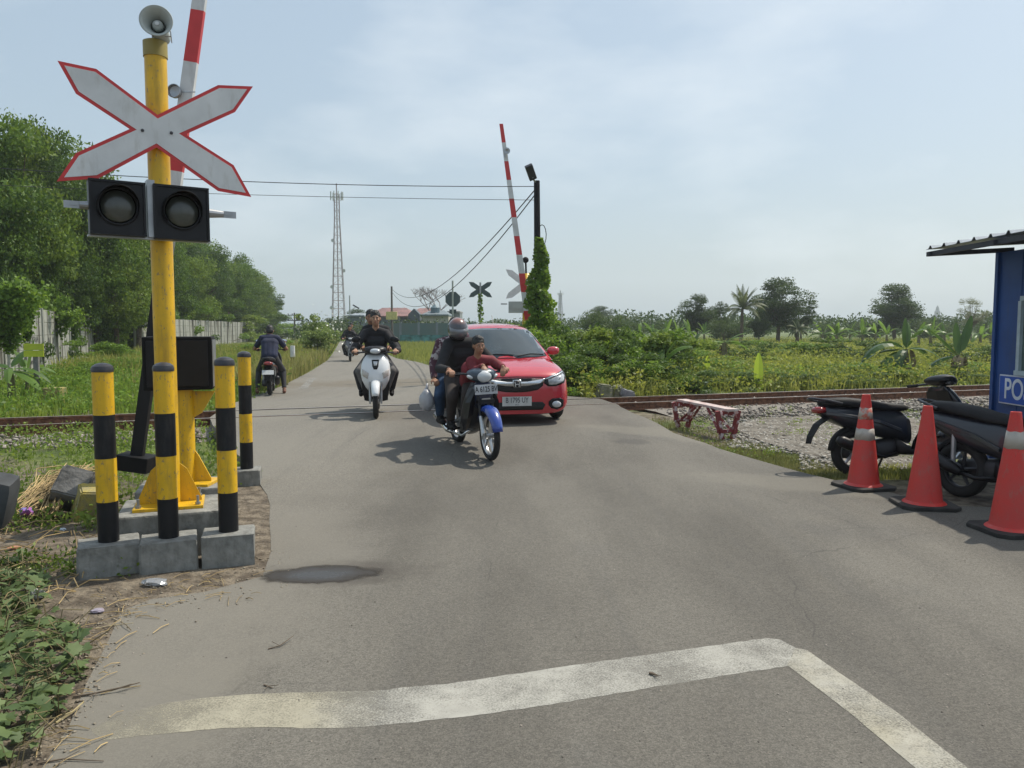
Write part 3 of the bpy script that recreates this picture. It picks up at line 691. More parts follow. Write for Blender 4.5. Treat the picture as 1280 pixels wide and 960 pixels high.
for i, (a, b) in enumerate(zip(bnd, bnd[1:])):
    seg('boom_band', al(a), al(b), .118-.003*i, .115-.003*i, MT['red'] if i % 2 else MT['white'], ba, dep=.04)
c = lb(P(171, 578, YB)); q = Matrix.Rotation(R(8), 3, 'Y')
bm = B(); box(bm, c, (.27,.22,.13), rot=q, bev=.008); obj('counterweight', bm, MT['mattblack'], bar)
c = lb(P(219.5, 115, YB-.02)); bm = B(); lathe(bm, [(.052,.0),(.056,.035),(.050,.038),(.044,.010),(.002,.004)], o=c, rot=RX, seg=24); lathe(bm, [(.05,0),(.035,-.04),(.002,-.045)], o=c, rot=RX, seg=24); box(bm, c+Vector((.10,0,0)), (.12,.006,.008)); obj('boom_lamp', bm, MT['steel'], bar, smooth=False)

# loose blocks, debris on the left
def hull(name, pts, m, bev=.01, sub=None, **k):
    bm = B(); vs = [bm.verts.new(p) for p in pts]; r = bmesh.ops.convex_hull(bm, input=vs)
    bmesh.ops.bevel(bm, geom=bm.edges[:], offset=bev, segments=2, affect='EDGES') if bev else None
    o = obj(name, bm, m); o.data.transform(Matrix.Translation(-Vector(pts[0]))); o.location = pts[0]; tag(o, **k); return o
def blk(u, v, Y, w_, d_, h_, rx, ry, rz, taper=.7):
    c = P(u, v, Y); q = Matrix.Rotation(R(rz), 3, 'Z') @ Matrix.Rotation(R(ry), 3, 'Y') @ Matrix.Rotation(R(rx), 3, 'X')
    return [c + q @ Vector((sx*w_/2*(taper if sz > 0 else 1), sy*d_/2*(taper if sz > 0 else 1), sz*h_/2)) for sx in (-1,1) for sy in (-1,1) for sz in (-1,1)]
hull('fallen_concrete_block', blk(96, 610, 6.3, .36, .34, .34, 58, 18, 10), MT['concrete_dark'], .012, label='tapered grey concrete block lying tipped over in the weeds', cat='concrete block')
hull('painted_concrete_block', blk(118, 630, 6.15, .30, .30, .28, 10, 8, 35, .8), mat('faded_yellow_concrete', (.42,.33,.06), .85, col2=(.25,.22,.12), scale=9, bump=.4), .012, label='faded yellow concrete block in the weeds behind the leftmost bollard', cat='concrete block')
bm = B(); box(bm, (0,0,0), (.46,.30,.34), rot=Matrix.Rotation(R(14),3,'Y') @ Matrix.Rotation(R(20),3,'Z'), bev=.07)
o = obj('rubber_slab', bm, mat('slab_dark', (.05,.055,.06), .75, var=.3)); smooth_by_angle(o, 40); o.location = P(-32, 622, 5.0); tag(o, 'dark grey rounded slab at the left edge above the litter', 'slab')
# ================================================================== vegetation
def leaf_quads(C, size, g, aspect=.5, up=.0, normals=None):
    """rhombic, slightly folded leaves around centres C"""
    C = np.asarray(C); n = len(C)
    d = g.normal(0, 1, (n, 3)); d[:,2] -= .35; d /= np.linalg.norm(d, axis=1)[:,None]
    e = g.normal(0, 1, (n, 3)); e[:,2] *= (1-up); e -= (e*d).sum(1)[:,None]*d; e /= np.linalg.norm(e, axis=1)[:,None]
    s = g.uniform(size*.6, size*1.35, n)[:,None]; nn = np.cross(d, e)
    V = np.stack([C-d*s*.5, C+e*s*aspect*.5+nn*s*.08, C+d*s*.5, C-e*s*aspect*.5+nn*s*.08], 1)
    return V.reshape(-1,3), np.arange(n*4).reshape(-1,4)
def crown_pts(g, n, clumps, power=.5):
    k = g.choice(len(clumps), n, p=np.array([c[3]**2 for c in clumps])/sum(c[3]**2 for c in clumps))
    c = np.array([c[:3] for c in clumps])[k]; r = np.array([c[3] for c in clumps])[k]
    d = g.normal(0, 1, (n,3)); d /= np.linalg.norm(d, axis=1)[:,None]; d[:,2] = np.where(d[:,2] < -.3, d[:,2]*.5, d[:,2])
    rr = r*g.uniform(.25, 1, n)**power*g.uniform(.85, 1.18, n)
    return c + d*rr[:,None]*np.array([1,1,.8])
def tree_parts(seed, h, cr, zc, rz, nclump, crad, nleaf, leaf, lm, aspect=.5, trunk_r=.14, limbs=7, hollow=.55):
    g = np.random.default_rng(seed); rr = random.Random(seed)
    cl = []
    for i in range(nclump):
        d = g.normal(0,1,3); d /= np.linalg.norm(d); f = g.uniform(hollow, 1)
        cl.append((d[0]*cr*f*g.uniform(.8,1.15), d[1]*cr*f*g.uniform(.8,1.15), zc+d[2]*rz*f*(1 if d[2] > 0 else .9), crad*g.uniform(.65,1.3)))
    V, F = leaf_quads(crown_pts(g, nleaf, cl), leaf, g, aspect)
    crown = np_mesh('crown', V, F); crown.materials.append(lm)
    bm = B(); zt = zc
    spine = [(0,0,-.15),(rr.uniform(-.1,.1),rr.uniform(-.1,.1),zc*.35),(rr.uniform(-.2,.2),rr.uniform(-.2,.2),zc*.7),(rr.uniform(-.3,.3),rr.uniform(-.3,.3),zt)]
    tube(bm, spine, [trunk_r*1.25, trunk_r, trunk_r*.75, trunk_r*.4], seg=9)
    for c in sorted(cl, key=lambda c: -c[3])[:limbs]:
        a = Vector(spine[2]).lerp(Vector(spine[1]), rr.random()*.6); m_ = a.lerp(Vector(c[:3]), .5)+Vector((rr.uniform(-.2,.2), rr.uniform(-.2,.2), .15))
        tube(bm, [a, m_, Vector(c[:3])], [trunk_r*.5, trunk_r*.32, trunk_r*.12], seg=6)
    tm = bpy.data.meshes.new('trunk'); bmesh.ops.recalc_face_normals(bm, faces=bm.faces); bm.to_mesh(tm); bm.free(); tm.materials.append(MT['bark'])
    return crown, tm
def plant(kind, meshes, x, y, z, s, rz, label, cat, group=None, names=('crown','trunk')):
    r = empty(kind, (x, y, z), rz, label=label, cat=cat, group=group); r.scale = s if isinstance(s, (tuple, list)) else (s, s, s)
    for n_, me in zip(names, meshes):
        o = bpy.data.objects.new(n_, me); COL.objects.link(o); o.parent = r
    return r
LG = [leaf_mat('leaves_forest_a', (.026,.070,.010), (.125,.215,.026), .36, scale=.7), leaf_mat('leaves_forest_b', (.045,.10,.012), (.18,.265,.036), .36, scale=.7), leaf_mat('leaves_forest_c', (.022,.055,.011), (.085,.155,.024), .34, scale=.7)]
LF = [tree_parts(11, 9, 3.1, 4.9, 4.1, 44, 1.0, 26000, .17, LG[0], trunk_r=.17),
      tree_parts(12, 9, 2.9, 4.8, 4.1, 40, 1.1, 24000, .18, LG[1], trunk_r=.16),
      tree_parts(13, 9, 3.3, 5.0, 3.8, 50, .9, 26000, .15, LG[2], trunk_r=.18),
      tree_parts(14, 9, 2.7, 4.8, 4.2, 36, 1.15, 24000, .20, LG[0], aspect=.38, trunk_r=.15)]
def put_tree(u, vtop, Y, i, wf, label, kind='broadleaf_tree', group='trees behind the concrete wall on the left', hp=8.7, lib=LF, cat='tree'):
    if lib is LF and u < 135: Y += 3.6
    top = P(u, vtop, Y); h = top.z+.05; s = h/hp
    return plant(kind, lib[i], top.x, Y, -.05, (s*wf, s*wf, s), u*.7, label, cat, group)
for a in [(-35,140,27,0,.85,'tall dark green tree at the far left edge behind the graffiti wall'),
          (12,163,29,1,.72,'tallest tree at the left, its crown reaching up beside the crossbuck sign'),
          (52,166,31.5,2,.70,'tall tree rising left of the crossbuck, above the graffiti'),
          (84,192,34.5,0,.70,'tree whose top shows just under the left arm of the crossbuck'),
          (112,232,38,3,.75,'tree behind the left lamp of the crossing signal'),
          (140,262,42,1,.8,'tree behind the wall, seen below the left lamp housing'),
          (168,278,46,2,.85,'tree behind the yellow signal pole, left side'),
          (196,290,59,0,.85,'tree mostly hidden behind the yellow signal pole'),
          (222,297,66,1,.9,'tree just right of the yellow signal pole'),
          (247,304,74,2,.9,'tree above the black machine box of the barrier'),
          (272,313,84,0,.9,'tree in the descending row above the end of the second wall'),
          (296,327,94,3,.9,'tree fifth from the right end of the wooded row'),
          (315,343,104,1,.95,'smaller tree near the right end of the wooded row'),
          (330,358,116,2,1.0,'tree second from the right end of the wooded row, above the rear view rider'),
          (341,376,128,0,1.05,'last low tree at the right end of the wooded row')]:
    put_tree(*a)
for a in [(34,200,33,1,.8,'pale lower crown left of the crossbuck, between the two tallest trees'),(70,235,36,3,.8,'lower tree below the left arm of the crossbuck'),(100,268,40,2,.8,'lower tree left of the left signal lamp'),
          (128,300,44,1,.85,'lower tree beneath the left signal lamp'),(154,310,48,0,.85,'lower tree left of the yellow pole under the lamps'),(182,318,57,3,.9,'lower tree beside the yellow pole under the lamps'),
          (208,322,61,2,.85,'lower tree behind the barrier arm'),(234,330,69,1,.9,'lower tree above the second wall start'),(260,336,78,0,.9,'lower pale tree above the second wall'),(284,345,88,2,.95,'lower dark tree above the second wall'),(305,358,100,1,1.0,'lower tree close to the right end of the wooded row'),
          (-20,250,26,3,.8,'low tree at the left edge over the wall'),(20,275,28.5,0,.75,'low tree above the big creeper'),(55,300,33,2,.8,'low dark tree above the graffiti wall'),(92,322,39,1,.8,'low pale tree above the far end of the graffiti wall')]:
    put_tree(*a)
for a in [(64,186,36,1,.9,'back row tree filling the bank left of the crossbuck'),(103,226,41,0,.9,'back row tree filling the bank above the left signal lamp'),(150,268,54,3,.9,'back row tree filling the bank behind the left lamp'),(186,284,66,0,.9,'back row tree directly behind the yellow pole top'),
          (210,293,72,2,.95,'back row tree just right of the yellow pole'),(233,300,80,0,.95,'back row tree right of the barrier arm'),(258,308,88,1,1.0,'back row tree over the second wall, left half'),(284,320,98,2,1.0,'back row tree over the second wall, right half'),(304,335,110,0,1.0,'back row tree near the right end of the bank'),(322,350,120,3,1.0,'back row tree at the right tip of the bank')]:
    put_tree(*a)
# understorey: bushes along and over the wall
def shrub_mesh(seed, w, h, nc, nleaf, leaf, m, aspect=.55, crad=.35, stems=9):
    g = np.random.default_rng(seed); rr = random.Random(seed)
    cl = [(g.normal(0, w*.42), g.normal(0, w*.42), abs(g.normal(h*.45, h*.27)), crad*g.uniform(.6,1.25)) for _ in range(nc)]
    cl = [(a, b, min(c, h*.92), d) for a, b, c, d in cl]
    p = crown_pts(g, nleaf, cl); p[:,2] = np.abs(p[:,2])+.02
    V, F = leaf_quads(p, leaf, g, aspect); me = np_mesh('foliage', V, F); me.materials.append(m)
    bm = B()
    for c in cl[:stems]: tube(bm, [(c[0]*.2, c[1]*.2, -.1), (c[0]*.7, c[1]*.7, c[2]*.5), (c[0], c[1], c[2])], [.018, .013, .006], seg=5)
    sm = bpy.data.meshes.new('stem'); bm.to_mesh(sm); bm.free(); sm.materials.append(MT['bark'])
    return me, sm
LS = [leaf_mat('leaves_shrub_a', (.055,.12,.015), (.19,.31,.04), .42), leaf_mat('leaves_shrub_b', (.07,.13,.02), (.21,.29,.05), .4), leaf_mat('leaves_shrub_dark', (.03,.068,.014), (.10,.17,.03), .4)]
SHR = [shrub_mesh(21, 1.5, 1.9, 26, 7000, .10, LS[0]), shrub_mesh(22, 1.6, 1.6, 24, 6500, .12, LS[1], .6), shrub_mesh(23, 1.4, 1.9, 24, 6500, .10, LS[2]), shrub_mesh(24, 1.7, 1.3, 26, 7500, .085, LS[0], .4)]
def shrub(u, vtop, Y, i, wf, label, group=None, kind='shrub', z0=-.05, hp=2.0):
    top = P(u, vtop, Y); h = top.z-z0; s = h/hp; w_ = wf
    return plant(kind, SHR[i], top.x, Y, z0, (w_, w_, s), u*1.3, label, 'shrub', group, ('foliage', 'stem'))
gl = 'bushes growing against the left wall'
for a in [(-20,338,27.5,2,1.1,'dark bush behind the wall at the left edge'),(25,350,30,0,1.2,'leafy bush behind the wall left of the graffiti'),
          (62,366,35,2,1.2,'bush behind the wall above the yellow green board'),(96,368,43,0,1.4,'bush behind the far end of the graffiti wall'),
          (132,350,50,2,1.8,'dark bush in the gap where the graffiti wall ends'),(146,385,48,1,1.5,'pale green bush just right of the graffiti wall end'),
          (160,380,50,0,2.3,'bush left of the signal pole between the two walls'),(182,380,54,2,1.6,'bush hidden behind the signal pole between the walls'),
          (215,378,62,0,1.7,'bush over the second wall right of the pole'),(240,382,70,2,1.9,'bush over the second wall above the machine box'),
          (266,386,78,0,2.0,'bush over the second wall near its middle'),(292,388,86,1,2.4,'bright bush covering the end of the second wall'),
          (318,392,96,2,3.0,'dark bush above the rear view rider'),(345,402,120,0,4.0,'low far bush at the end of the left wooded row'),(372,409,135,0,5.0,'low far scrub left of the road end')]:
    shrub(*a[:5], a[5], gl)

# weeds: many small mixed plants over the fields, as ground cover
def weeds(name, XY, h, leaf, m, seed, label, per=14, r_=.16):
    g = np.random.default_rng(seed); XY = np.asarray(XY); n = len(XY); hh = g.uniform(h[0], h[1], n)
    C = np.repeat(np.concatenate([XY, np.zeros((n,1))], 1), per, 0); t = g.uniform(.05,1,n*per); H_ = np.repeat(hh, per)
    C[:,:2] += g.normal(0, r_, (n*per,2))*(.4+t[:,None]*.7); C[:,2] = t*H_-.03
    V, F = leaf_quads(C, leaf, g, .5); o = link(name, np_mesh(name, V, F), m, kind='stuff'); o['label'] = label
# concrete walls
def wall_mat():
    m = bpy.data.materials.new('mouldy_wall_panel'); m.use_nodes = True; nt = m.node_tree; N = nt.nodes.new; L = nt.links.new; p = nt.nodes['Principled BSDF']
    tc = N('ShaderNodeTexCoord'); mp = N('ShaderNodeMapping'); mp.inputs['Scale'].default_value = (1.6,1.6,.12); L(tc.outputs['Object'], mp.inputs[0])
    n = N('ShaderNodeTexNoise'); n.inputs['Scale'].default_value = 1.5; n.inputs['Detail'].default_value = 6; L(mp.outputs[0], n.inputs['Vector'])
    r = N('ShaderNodeMapRange'); r.inputs[1].default_value = .46; r.inputs[2].default_value = .60; L(n.outputs[0], r.inputs[0])
    x = N('ShaderNodeMix'); x.data_type = 'RGBA'; x.inputs[6].default_value = (.42,.43,.385,1); x.inputs[7].default_value = (.085,.08,.062,1); L(r.outputs[0], x.inputs[0])
    n2 = N('ShaderNodeTexNoise'); n2.inputs['Scale'].default_value = 3; n2.inputs['Detail'].default_value = 8; L(tc.outputs['Object'], n2.inputs['Vector'])
    y = N('ShaderNodeMix'); y.data_type = 'RGBA'; y.blend_type = 'MULTIPLY'; y.inputs[0].default_value = .5; L(x.outputs[2], y.inputs[6]); L(n2.outputs[0], y.inputs[7])
    L(y.outputs[2], p.inputs['Base Color']); p.inputs['Roughness'].default_value = .95
    return m
MT['wall'] = wall_mat(); MT['ink'] = mat('black_spray_paint', (.03,.03,.035), .7)
def wall(A, Bp, n, h, label, graffiti=False):
    A = Vector((*A, 0)); Bp = Vector((*Bp, 0)); d = (Bp-A); l = d.length/n; rz = math.atan2(d.y, d.x)
    r = empty('concrete_wall', (A.x, A.y, -.2), rz, label=label, cat='wall', group='stained concrete panel walls along the left')
    for k in range(n):
        bm = B(); q = 5
        for j in range(q): box(bm, (l*(k+.5), 0, (j+.5)*h/q), (l-.12, .06, h/q-.012), bev=.006)
        obj('panel', bm, MT['wall'], r)
    for k in range(n+1):
        bm = B(); box(bm, (l*k, 0, h/2+.02), (.13,.16,h+.04), bev=.01); obj('post', bm, MT['wall'], r)
    return r, l
wl, pl_ = wall((-13.4,18.0), (-24.0,45.2), 10, 2.42, 'stained white concrete panel wall with black graffiti, nearest on the left')
wall((-22.5,46), (-31.5,94), 16, 2.35, 'stained concrete panel wall further along, right of the signal pole')
# scribbled graffiti as sprayed strokes on the wall face (wall's right-hand side faces the camera)
def wall_pt(u, v):          # intersection with the wall plane
    dd = ray(u, v); A = Vector((-13.4,18.0,0)); D = Vector((-10.6,27.2,0)).normalized(); nrm = Vector((D.y,-D.x,0))
    if nrm.dot(-A) < 0: nrm = -nrm
    o = Vector((0,0,CAM_H)); t = (A-o).dot(nrm)/dd.dot(nrm); return o+dd*t+nrm*.045, nrm
wl.rotation_euler.z = wl.rotation_euler.z
bm = B(); gr = random.Random(9)
def stroke(uv, wdt=.02):
    ps = [wall_pt(*p)[0] for p in uv]
    for a, b in zip(ps, ps[1:]):
        d = (b-a); 
        if d.length < .01: continue
        d.normalize(); _, nn = wall_pt(*uv[0]); s = d.cross(nn)*wdt
        f = bm.faces.new([bm.verts.new(q_) for q_ in (a-s, b-s, b+s, a+s)])
rowtxt = [(24.5,431,46,422,'X'), (23,433,46,424,'N')]
for x0, y0, n_, dx, hh in ((24.5,424,8,2.8,7.5),(24,431.5,7,3.0,5.0),(59,426,3,2.6,8.5),(23,447,4,2.8,5),(37,453,3,2.0,5)):
    for i in range(n_):
        x = x0+i*dx; k = gr.randint(0, 4)
        if k == 0: stroke([(x,y0+hh/2),(x+.3,y0-hh/2),(x+dx*.7,y0+hh/2),(x+dx*.8,y0-hh/2)])
        elif k == 1: stroke([(x,y0-hh/2),(x+dx*.7,y0+hh/2)]); stroke([(x+dx*.7,y0-hh/2),(x,y0+hh/2)])
        elif k == 2: stroke([(x,y0+hh/2),(x+dx*.35,y0-hh/2),(x+dx*.7,y0+hh/2)]); stroke([(x+.4,y0),(x+dx*.6,y0)])
        elif k == 3: stroke([(x,y0-hh/2),(x,y0+hh/2),(x+dx*.6,y0+hh/2)])
        else: stroke([(x,y0-hh/2),(x,y0+hh/2)]); stroke([(x+dx*.6,y0-hh/2),(x,y0),(x+dx*.6,y0+hh/2)])
go = obj('graffiti', bm, MT['ink']); go.data.transform(wl.matrix_basis.inverted() if False else (Matrix.Translation(wl.location) @ Matrix.Rotation(wl.rotation_euler.z, 4, 'Z')).inverted()); go.parent = wl

def hang(u, v0, v1, Y, r_, n, label, seed):
    a, b = P(u, v0, Y), P(u, v1, Y); g = np.random.default_rng(seed); t = g.beta(1.5, .75, n); z = b.z+(a.z-b.z)*t
    w_ = r_*(.25+.75*t**.8); C = np.stack([g.normal(0,.55,n)*w_, g.normal(0,.22,n)*w_, z], -1); C[:,2] -= (1-t)*(.3+.3*np.sin(C[:,0]*4.0+seed))+t*.28*np.abs(np.sin(C[:,0]*2.7+seed*2))-g.normal(0,.10,n); V, F = leaf_quads(C, .13, g, .75)
    o = link('creeper', np_mesh('creeper', V, F), LS[0]); o.location = (a.x, a.y, 0); return tag(o, label, 'creeper', 'creepers hanging over the left wall')
hang(6, 352, 416, 22.6, .95, 4200, 'big leafy creeper hanging over the wall left of the graffiti', 1)
hang(31, 378, 424, 24.3, .35, 800, 'narrow creeper tongue hanging down the wall beside the graffiti', 4)
hang(77, 384, 402, 31.5, .8, 900, 'small creeper over the wall top right of the graffiti', 2)
hang(92, 388, 426, 35.0, .5, 800, 'long thin creeper down the right part of the graffiti wall', 3)
hang(131, 392, 440, 43.5, 1.6, 2400, 'creeper swallowing the far end of the graffiti wall', 5)
# grass -----------------------------------------------------------
def blades(name, XY, h, wd, m, seed, zf=lambda x, y: -.05, label=None, lean=.35, parent=None):
    g = np.random.default_rng(seed); XY = np.asarray(XY); n = len(XY)
    z = np.array([zf(x, y) for x, y in XY]); base = np.concatenate([XY, z[:,None]], 1)
    a = g.uniform(0, 2*np.pi, n); hh = (g.uniform(h[0], h[1], n)*g.uniform(.6,1,n))[:,None]; s = np.stack([np.cos(a), np.sin(a), 0*a], -1)
    la = g.uniform(0, 2*np.pi, n); l = np.stack([np.cos(la), np.sin(la), 0*la], -1)*(g.uniform(.1, 1, n)**1.2)[:,None]*lean*hh
    up = np.array([0,0,1.])[None]; w_ = wd*g.uniform(.6,1.3,n)[:,None]
    V = np.stack([base-s*w_/2, base+s*w_/2, base+l*.35+up*hh*.6+s*w_*.42, base+l*.35+up*hh*.6-s*w_*.42, base+l*1.1+up*hh*.97+s*w_*.06, base+l*1.1+up*hh*.97-s*w_*.06], 1)
    F = np.concatenate([np.array([[0,1,2,3]])+np.arange(n)[:,None]*6, np.array([[3,2,4,5]])+np.arange(n)[:,None]*6])
    o = link(name, np_mesh(name, V.reshape(-1,3), F), m, parent)
    if parent is None: o['kind'] = 'stuff'
    if label: o['label'] = label
    return o
LGR = [leaf_mat('grass_lush', (.065,.12,.014), (.22,.30,.045), .4, scale=.5), leaf_mat('grass_dry', (.13,.15,.035), (.36,.34,.12), .35, scale=.6), leaf_mat('grass_field', (.12,.165,.028), (.32,.33,.085), .4, scale=.35)]
def inpoly(P_, poly):
    P_ = np.asarray(P_); x, y = P_[:,0], P_[:,1]; r = np.zeros(len(P_), bool); n = len(poly)
    for i in range(n):
        x1, y1 = poly[i]; x2, y2 = poly[(i+1)%n]
        c = ((y1 > y) != (y2 > y)); xi = (x2-x1)*(y-y1)/((y2-y1) if y2 != y1 else 1e-9)+x1; r ^= c & (x < xi)
    return r
def scatter(n, x0, x1, y0, y1, seed, poly=None, excl=True, clump=0, powr=1.0):
    """positions; density falls with distance (powr>1)"""
    g = np.random.default_rng(seed); t = g.uniform(0,1,n)**powr; y = y0+(y1-y0)*t; f = (y/y1 if powr > 1 else 1)
    x = g.uniform(0,1,n)*(x1-x0)+x0
    p = np.stack([x, y], -1)
    if clump: p += g.normal(0, clump, p.shape)
    k = np.ones(n, bool)
    if poly is not None: k &= inpoly(p, poly)
    if excl: k &= ~inpoly(p, outline)
    p = p[k]; s = -p[:,0]*RSA+(p[:,1]-RY0)*RCA
    return p, s
road_l = [g2(*p) for p in left_far]
# left verge, between wall and road
pv, s_ = scatter(80000, -30, -3, 11.5, 55, 31, poly=[rail_pt(-26,1.9), rail_pt(-5.2,1.9), (-5.0,16.5), (-6.3,21), (-9,36), (-14.5,74), (-27,74), (-22,46), (-13.4,18.4)], powr=1.5)
near = pv[:,1] < 26
blades('grass_verge', pv[near], (.12,.42), .022, LGR[0], 1, label='lush green grass verge between the track and the left wall')
blades('grass_verge', pv[~near], (.3,.75), .05, LGR[2], 2, label='tall green grass further along the left wall')
# dry roadside strip right of it
ed = []
gg = np.random.default_rng(8)
for a, b in zip(road_l[1:], road_l[2:]):
    for _ in range(3500):
        t = gg.uniform(); ed.append((lerp(a[0], b[0], t)-abs(gg.normal(0, .9+.02*a[1]))-.05, lerp(a[1], b[1], t)))
blades('roadside_grass', ed, (.2,.75), .032, LGR[1], 3, label='dry yellowish tall grass on the left roadside past the rails')
# right verge past crossing
pr, s_ = scatter(60000, -14, 3.5, 17.5, 80, 33, poly=[g2(431,423),g2(446,429),g2(470,437),g2(497,448),g2(522,452),g2(544,459),g2(580,474),g2(640,486),g2(700,492),(5,24),(6,60),(-6,80)], powr=1.8)
blades('field_grass', pr, (.15,.45), .03, LGR[2], 4, label='green grass field on the right of the far road')
# big right field
pf, s_ = scatter(190000, 1.5, 60, 16.5, 85, 35, powr=1.9); pf = pf[s_[:len(pf)] > 2.3]; k = (pf[:,0] < .72*pf[:,1]+1); pf = pf[k]
nr = pf[:,1] < 38
nzz = np.sin(pf[:,0]*.9+.5)*np.cos(pf[:,1]*.7)+.6*np.sin(pf[:,0]*2.3+pf[:,1]*1.9)
blades('field_grass', pf[nr & (nzz > -.5)], (.12,.62), .018, LGR[2], 5, lean=.6, label='tall green grass and reeds right behind the track')
blades('field_grass', pf[~nr], (.2,.6), .06, LGR[2], 6, lean=.6, label='overgrown pale green field in the middle distance')
wq = pf[(pf[:,1] < 36)]; gw = np.random.default_rng(77); kk = gw.permutation(len(wq)); wn = np.sin(wq[:,0]*.55+wq[:,1]*.33)+np.cos(wq[:,0]*1.3-wq[:,1]*.8)*.7
wa = wq[kk][:1700]; LFD = leaf_mat('leaves_field', (.10,.145,.02), (.30,.33,.06), .42)
weeds('field_weeds', wa, (.15,.55), .08, LFD, 3, 'mixed broadleaf weeds in the field behind the track')
wb = wq[kk][5200:6900]; weeds('field_weeds', wb[(np.sin(wb[:,0]*.8)+np.cos(wb[:,1]*.6)) > -.2], (.3,.85), .09, LFD, 4, 'taller yellow green weed clumps in the field', per=24, r_=.26)
wc = pf[(pf[:,1] >= 34)]; wc = wc[gw.permutation(len(wc))][:5200]; weeds('far_field_weeds', wc, (.2,.7), .14, LFD, 5, 'scrubby weeds further out in the field', per=14, r_=.4)
wd_ = pv[gw.permutation(len(pv))][:3600]; weeds('verge_weeds', wd_, (.12,.55), .08, LS[0], 6, 'mixed weeds on the left verge', r_=.18)
# near weeds, left of the signal
def near_weeds():
    p, s = scatter(2600, -7.5, -2.2, 5.6, 11.6, 41, poly=[(-8,11.0),(-8,6.2),(-4.2,5.8),(-3.1,5.3),(-3.0,6.6),(-2.45,7.2),(-2.7,8.4),(-3.4,10.4),(-4.6,11.6)])
    return p
nw = near_weeds()
blades('low_grass', nw, (.05,.22), .009, LGR[0], 7, label='low green weeds between the bollards and the track', lean=.6)
g = np.random.default_rng(5)
wp = near_weeds(); wp = np.repeat(wp, 5, 0)+g.normal(0,.05,(len(wp)*5,2)); n_ = np.sin(wp[:,0]*2.3+1)*np.cos(wp[:,1]*1.9)
wp = wp[n_ > -.45]; wz = g.uniform(-.02, .16, len(wp))
V, F = leaf_quads(np.concatenate([wp, wz[:,None]], 1), .05, g, .6)
o = link('low_weeds', np_mesh('low_weeds', V, F), LS[1], kind='stuff'); o['label'] = 'small leafy weeds around the fallen blocks'
wl_p = [(c.x, c.y) for c in [G(rr_u, rr_v, 0) for rr_u, rr_v in zip(g.uniform(-60, 165, 900), g.uniform(585, 720, 900))]]
wl_p = np.array([p for p in wl_p if math.sin(p[0]*4.1)+math.cos(p[1]*5.3) > -.1]); wl_p = wl_p[~inpoly(wl_p, outline)]
weeds('litter_weeds', wl_p[:850], (.04,.16), .032, LS[1], 21, 'small green weeds growing through the litter on the left bank', per=11, r_=.05)
# dried cut stems draped over the left bank
bm = B(); rr = random.Random(3)
for i in range(150):
    a = P(rr.uniform(15, 75), rr.uniform(600, 640), 5.9+rr.random()*.6); a.z = rr.uniform(-.0,.12); b = P(rr.uniform(75,135), rr.uniform(560, 590), 6.9+rr.random()*.6); b.z = rr.uniform(.05,.22)
    m_ = a.lerp(b,.5)+Vector((rr.uniform(-.1,.1), rr.uniform(-.1,.1), rr.uniform(.0,.12))); tube(bm, [a, m_, b], .004, seg=4, cap=False)
for i in range(90):
    c = P(rr.uniform(-20, 110), rr.uniform(640, 730), 5); c = G(rr.uniform(-30,120), rr.uniform(635, 745), 0); t = rr.uniform(0, 6.28); l = rr.uniform(.08,.35)
    d = Vector((math.cos(t), math.sin(t), rr.uniform(-.1,.25)))*l; c.z = rr.uniform(-.03,.05); tube(bm, [c, c+d*.5+Vector((0,0,.03)), c+d], .0032, seg=4, cap=False)
for i in range(120):
    k = rr.randrange(7); a, b = left_px[k], left_px[k+1]; t_ = rr.random(); c = G(lerp(a[0],b[0],t_)+rr.gauss(-10,22), lerp(a[1],b[1],t_)+rr.gauss(0,13)); t = rr.uniform(0, 6.28); l = rr.uniform(.03,.16)
    d = Vector((math.cos(t), math.sin(t), 0))*l; c.z = .004+rr.random()*.006; tube(bm, [c, c+d*.5+Vector((0,0,.008)), c+d], rr.uniform(.0012,.0024), seg=4, cap=False)
obj('dry_stems', bm, mat('straw', (.42,.31,.15), .9, var=.4, scale=3), kind='stuff')['label'] = 'dried cut stems and straw lying among the litter on the left bank'
# leaf litter / soil debris
pd = [tuple(G(rr.uniform(-30,118), rr.uniform(640,760), -.03)) for _ in range(1800)]
rocks('leaf_litter', np.array(pd)+np.array([0,0,.0]), (.008,.03), 6, stone_mat('litter_crumbs', (.10,.06,.035), (.30,.22,.13)), flat=.25, label='brown crumbled leaf litter left of the bollards')
pe = []
for _ in range(1500):
    k = rr.randrange(8); a, b = left_px[k], left_px[k+1]; t_ = rr.random(); c = G(lerp(a[0],b[0],t_)+rr.gauss(-8,20), lerp(a[1],b[1],t_)+rr.gauss(0,12)); pe.append((c.x, c.y, rr.uniform(-.012,.004)))
rocks('edge_crumbs', np.array(pe), (.002,.010), 16, stone_mat('edge_crumb', (.12,.09,.06), (.34,.30,.23)), flat=.5, label='soil crumbs and grit along the left road edge')
# thin grass on the right road shoulder
sh = []
for _ in range(9000):
    u = rr.uniform(815, 1075); c = 524+(u-815)*.285; v = c + rr.uniform(-3, 17) + (rr.random()**2)*12; sh.append(tuple(G(u, v-4, -.04))[:2])
sh = np.array(sh); sh = sh[~inpoly(sh, outline)]
blades('shoulder_grass', sh, (.02,.08), .008, leaf_mat('grass_short', (.09,.11,.03), (.24,.24,.09), .3, scale=1.5), 9, label='thin patchy grass along the right road edge')
sg = np.array([tuple(G(rr.uniform(1085,1150), rr.uniform(583,600), -.04))[:2] for _ in range(1200)]); sg = sg[~inpoly(sg, outline)]
if len(sg): blades('shoulder_grass', sg, (.03,.10), .009, LGR[2], 10, label='grass tufts under the parked scooters')

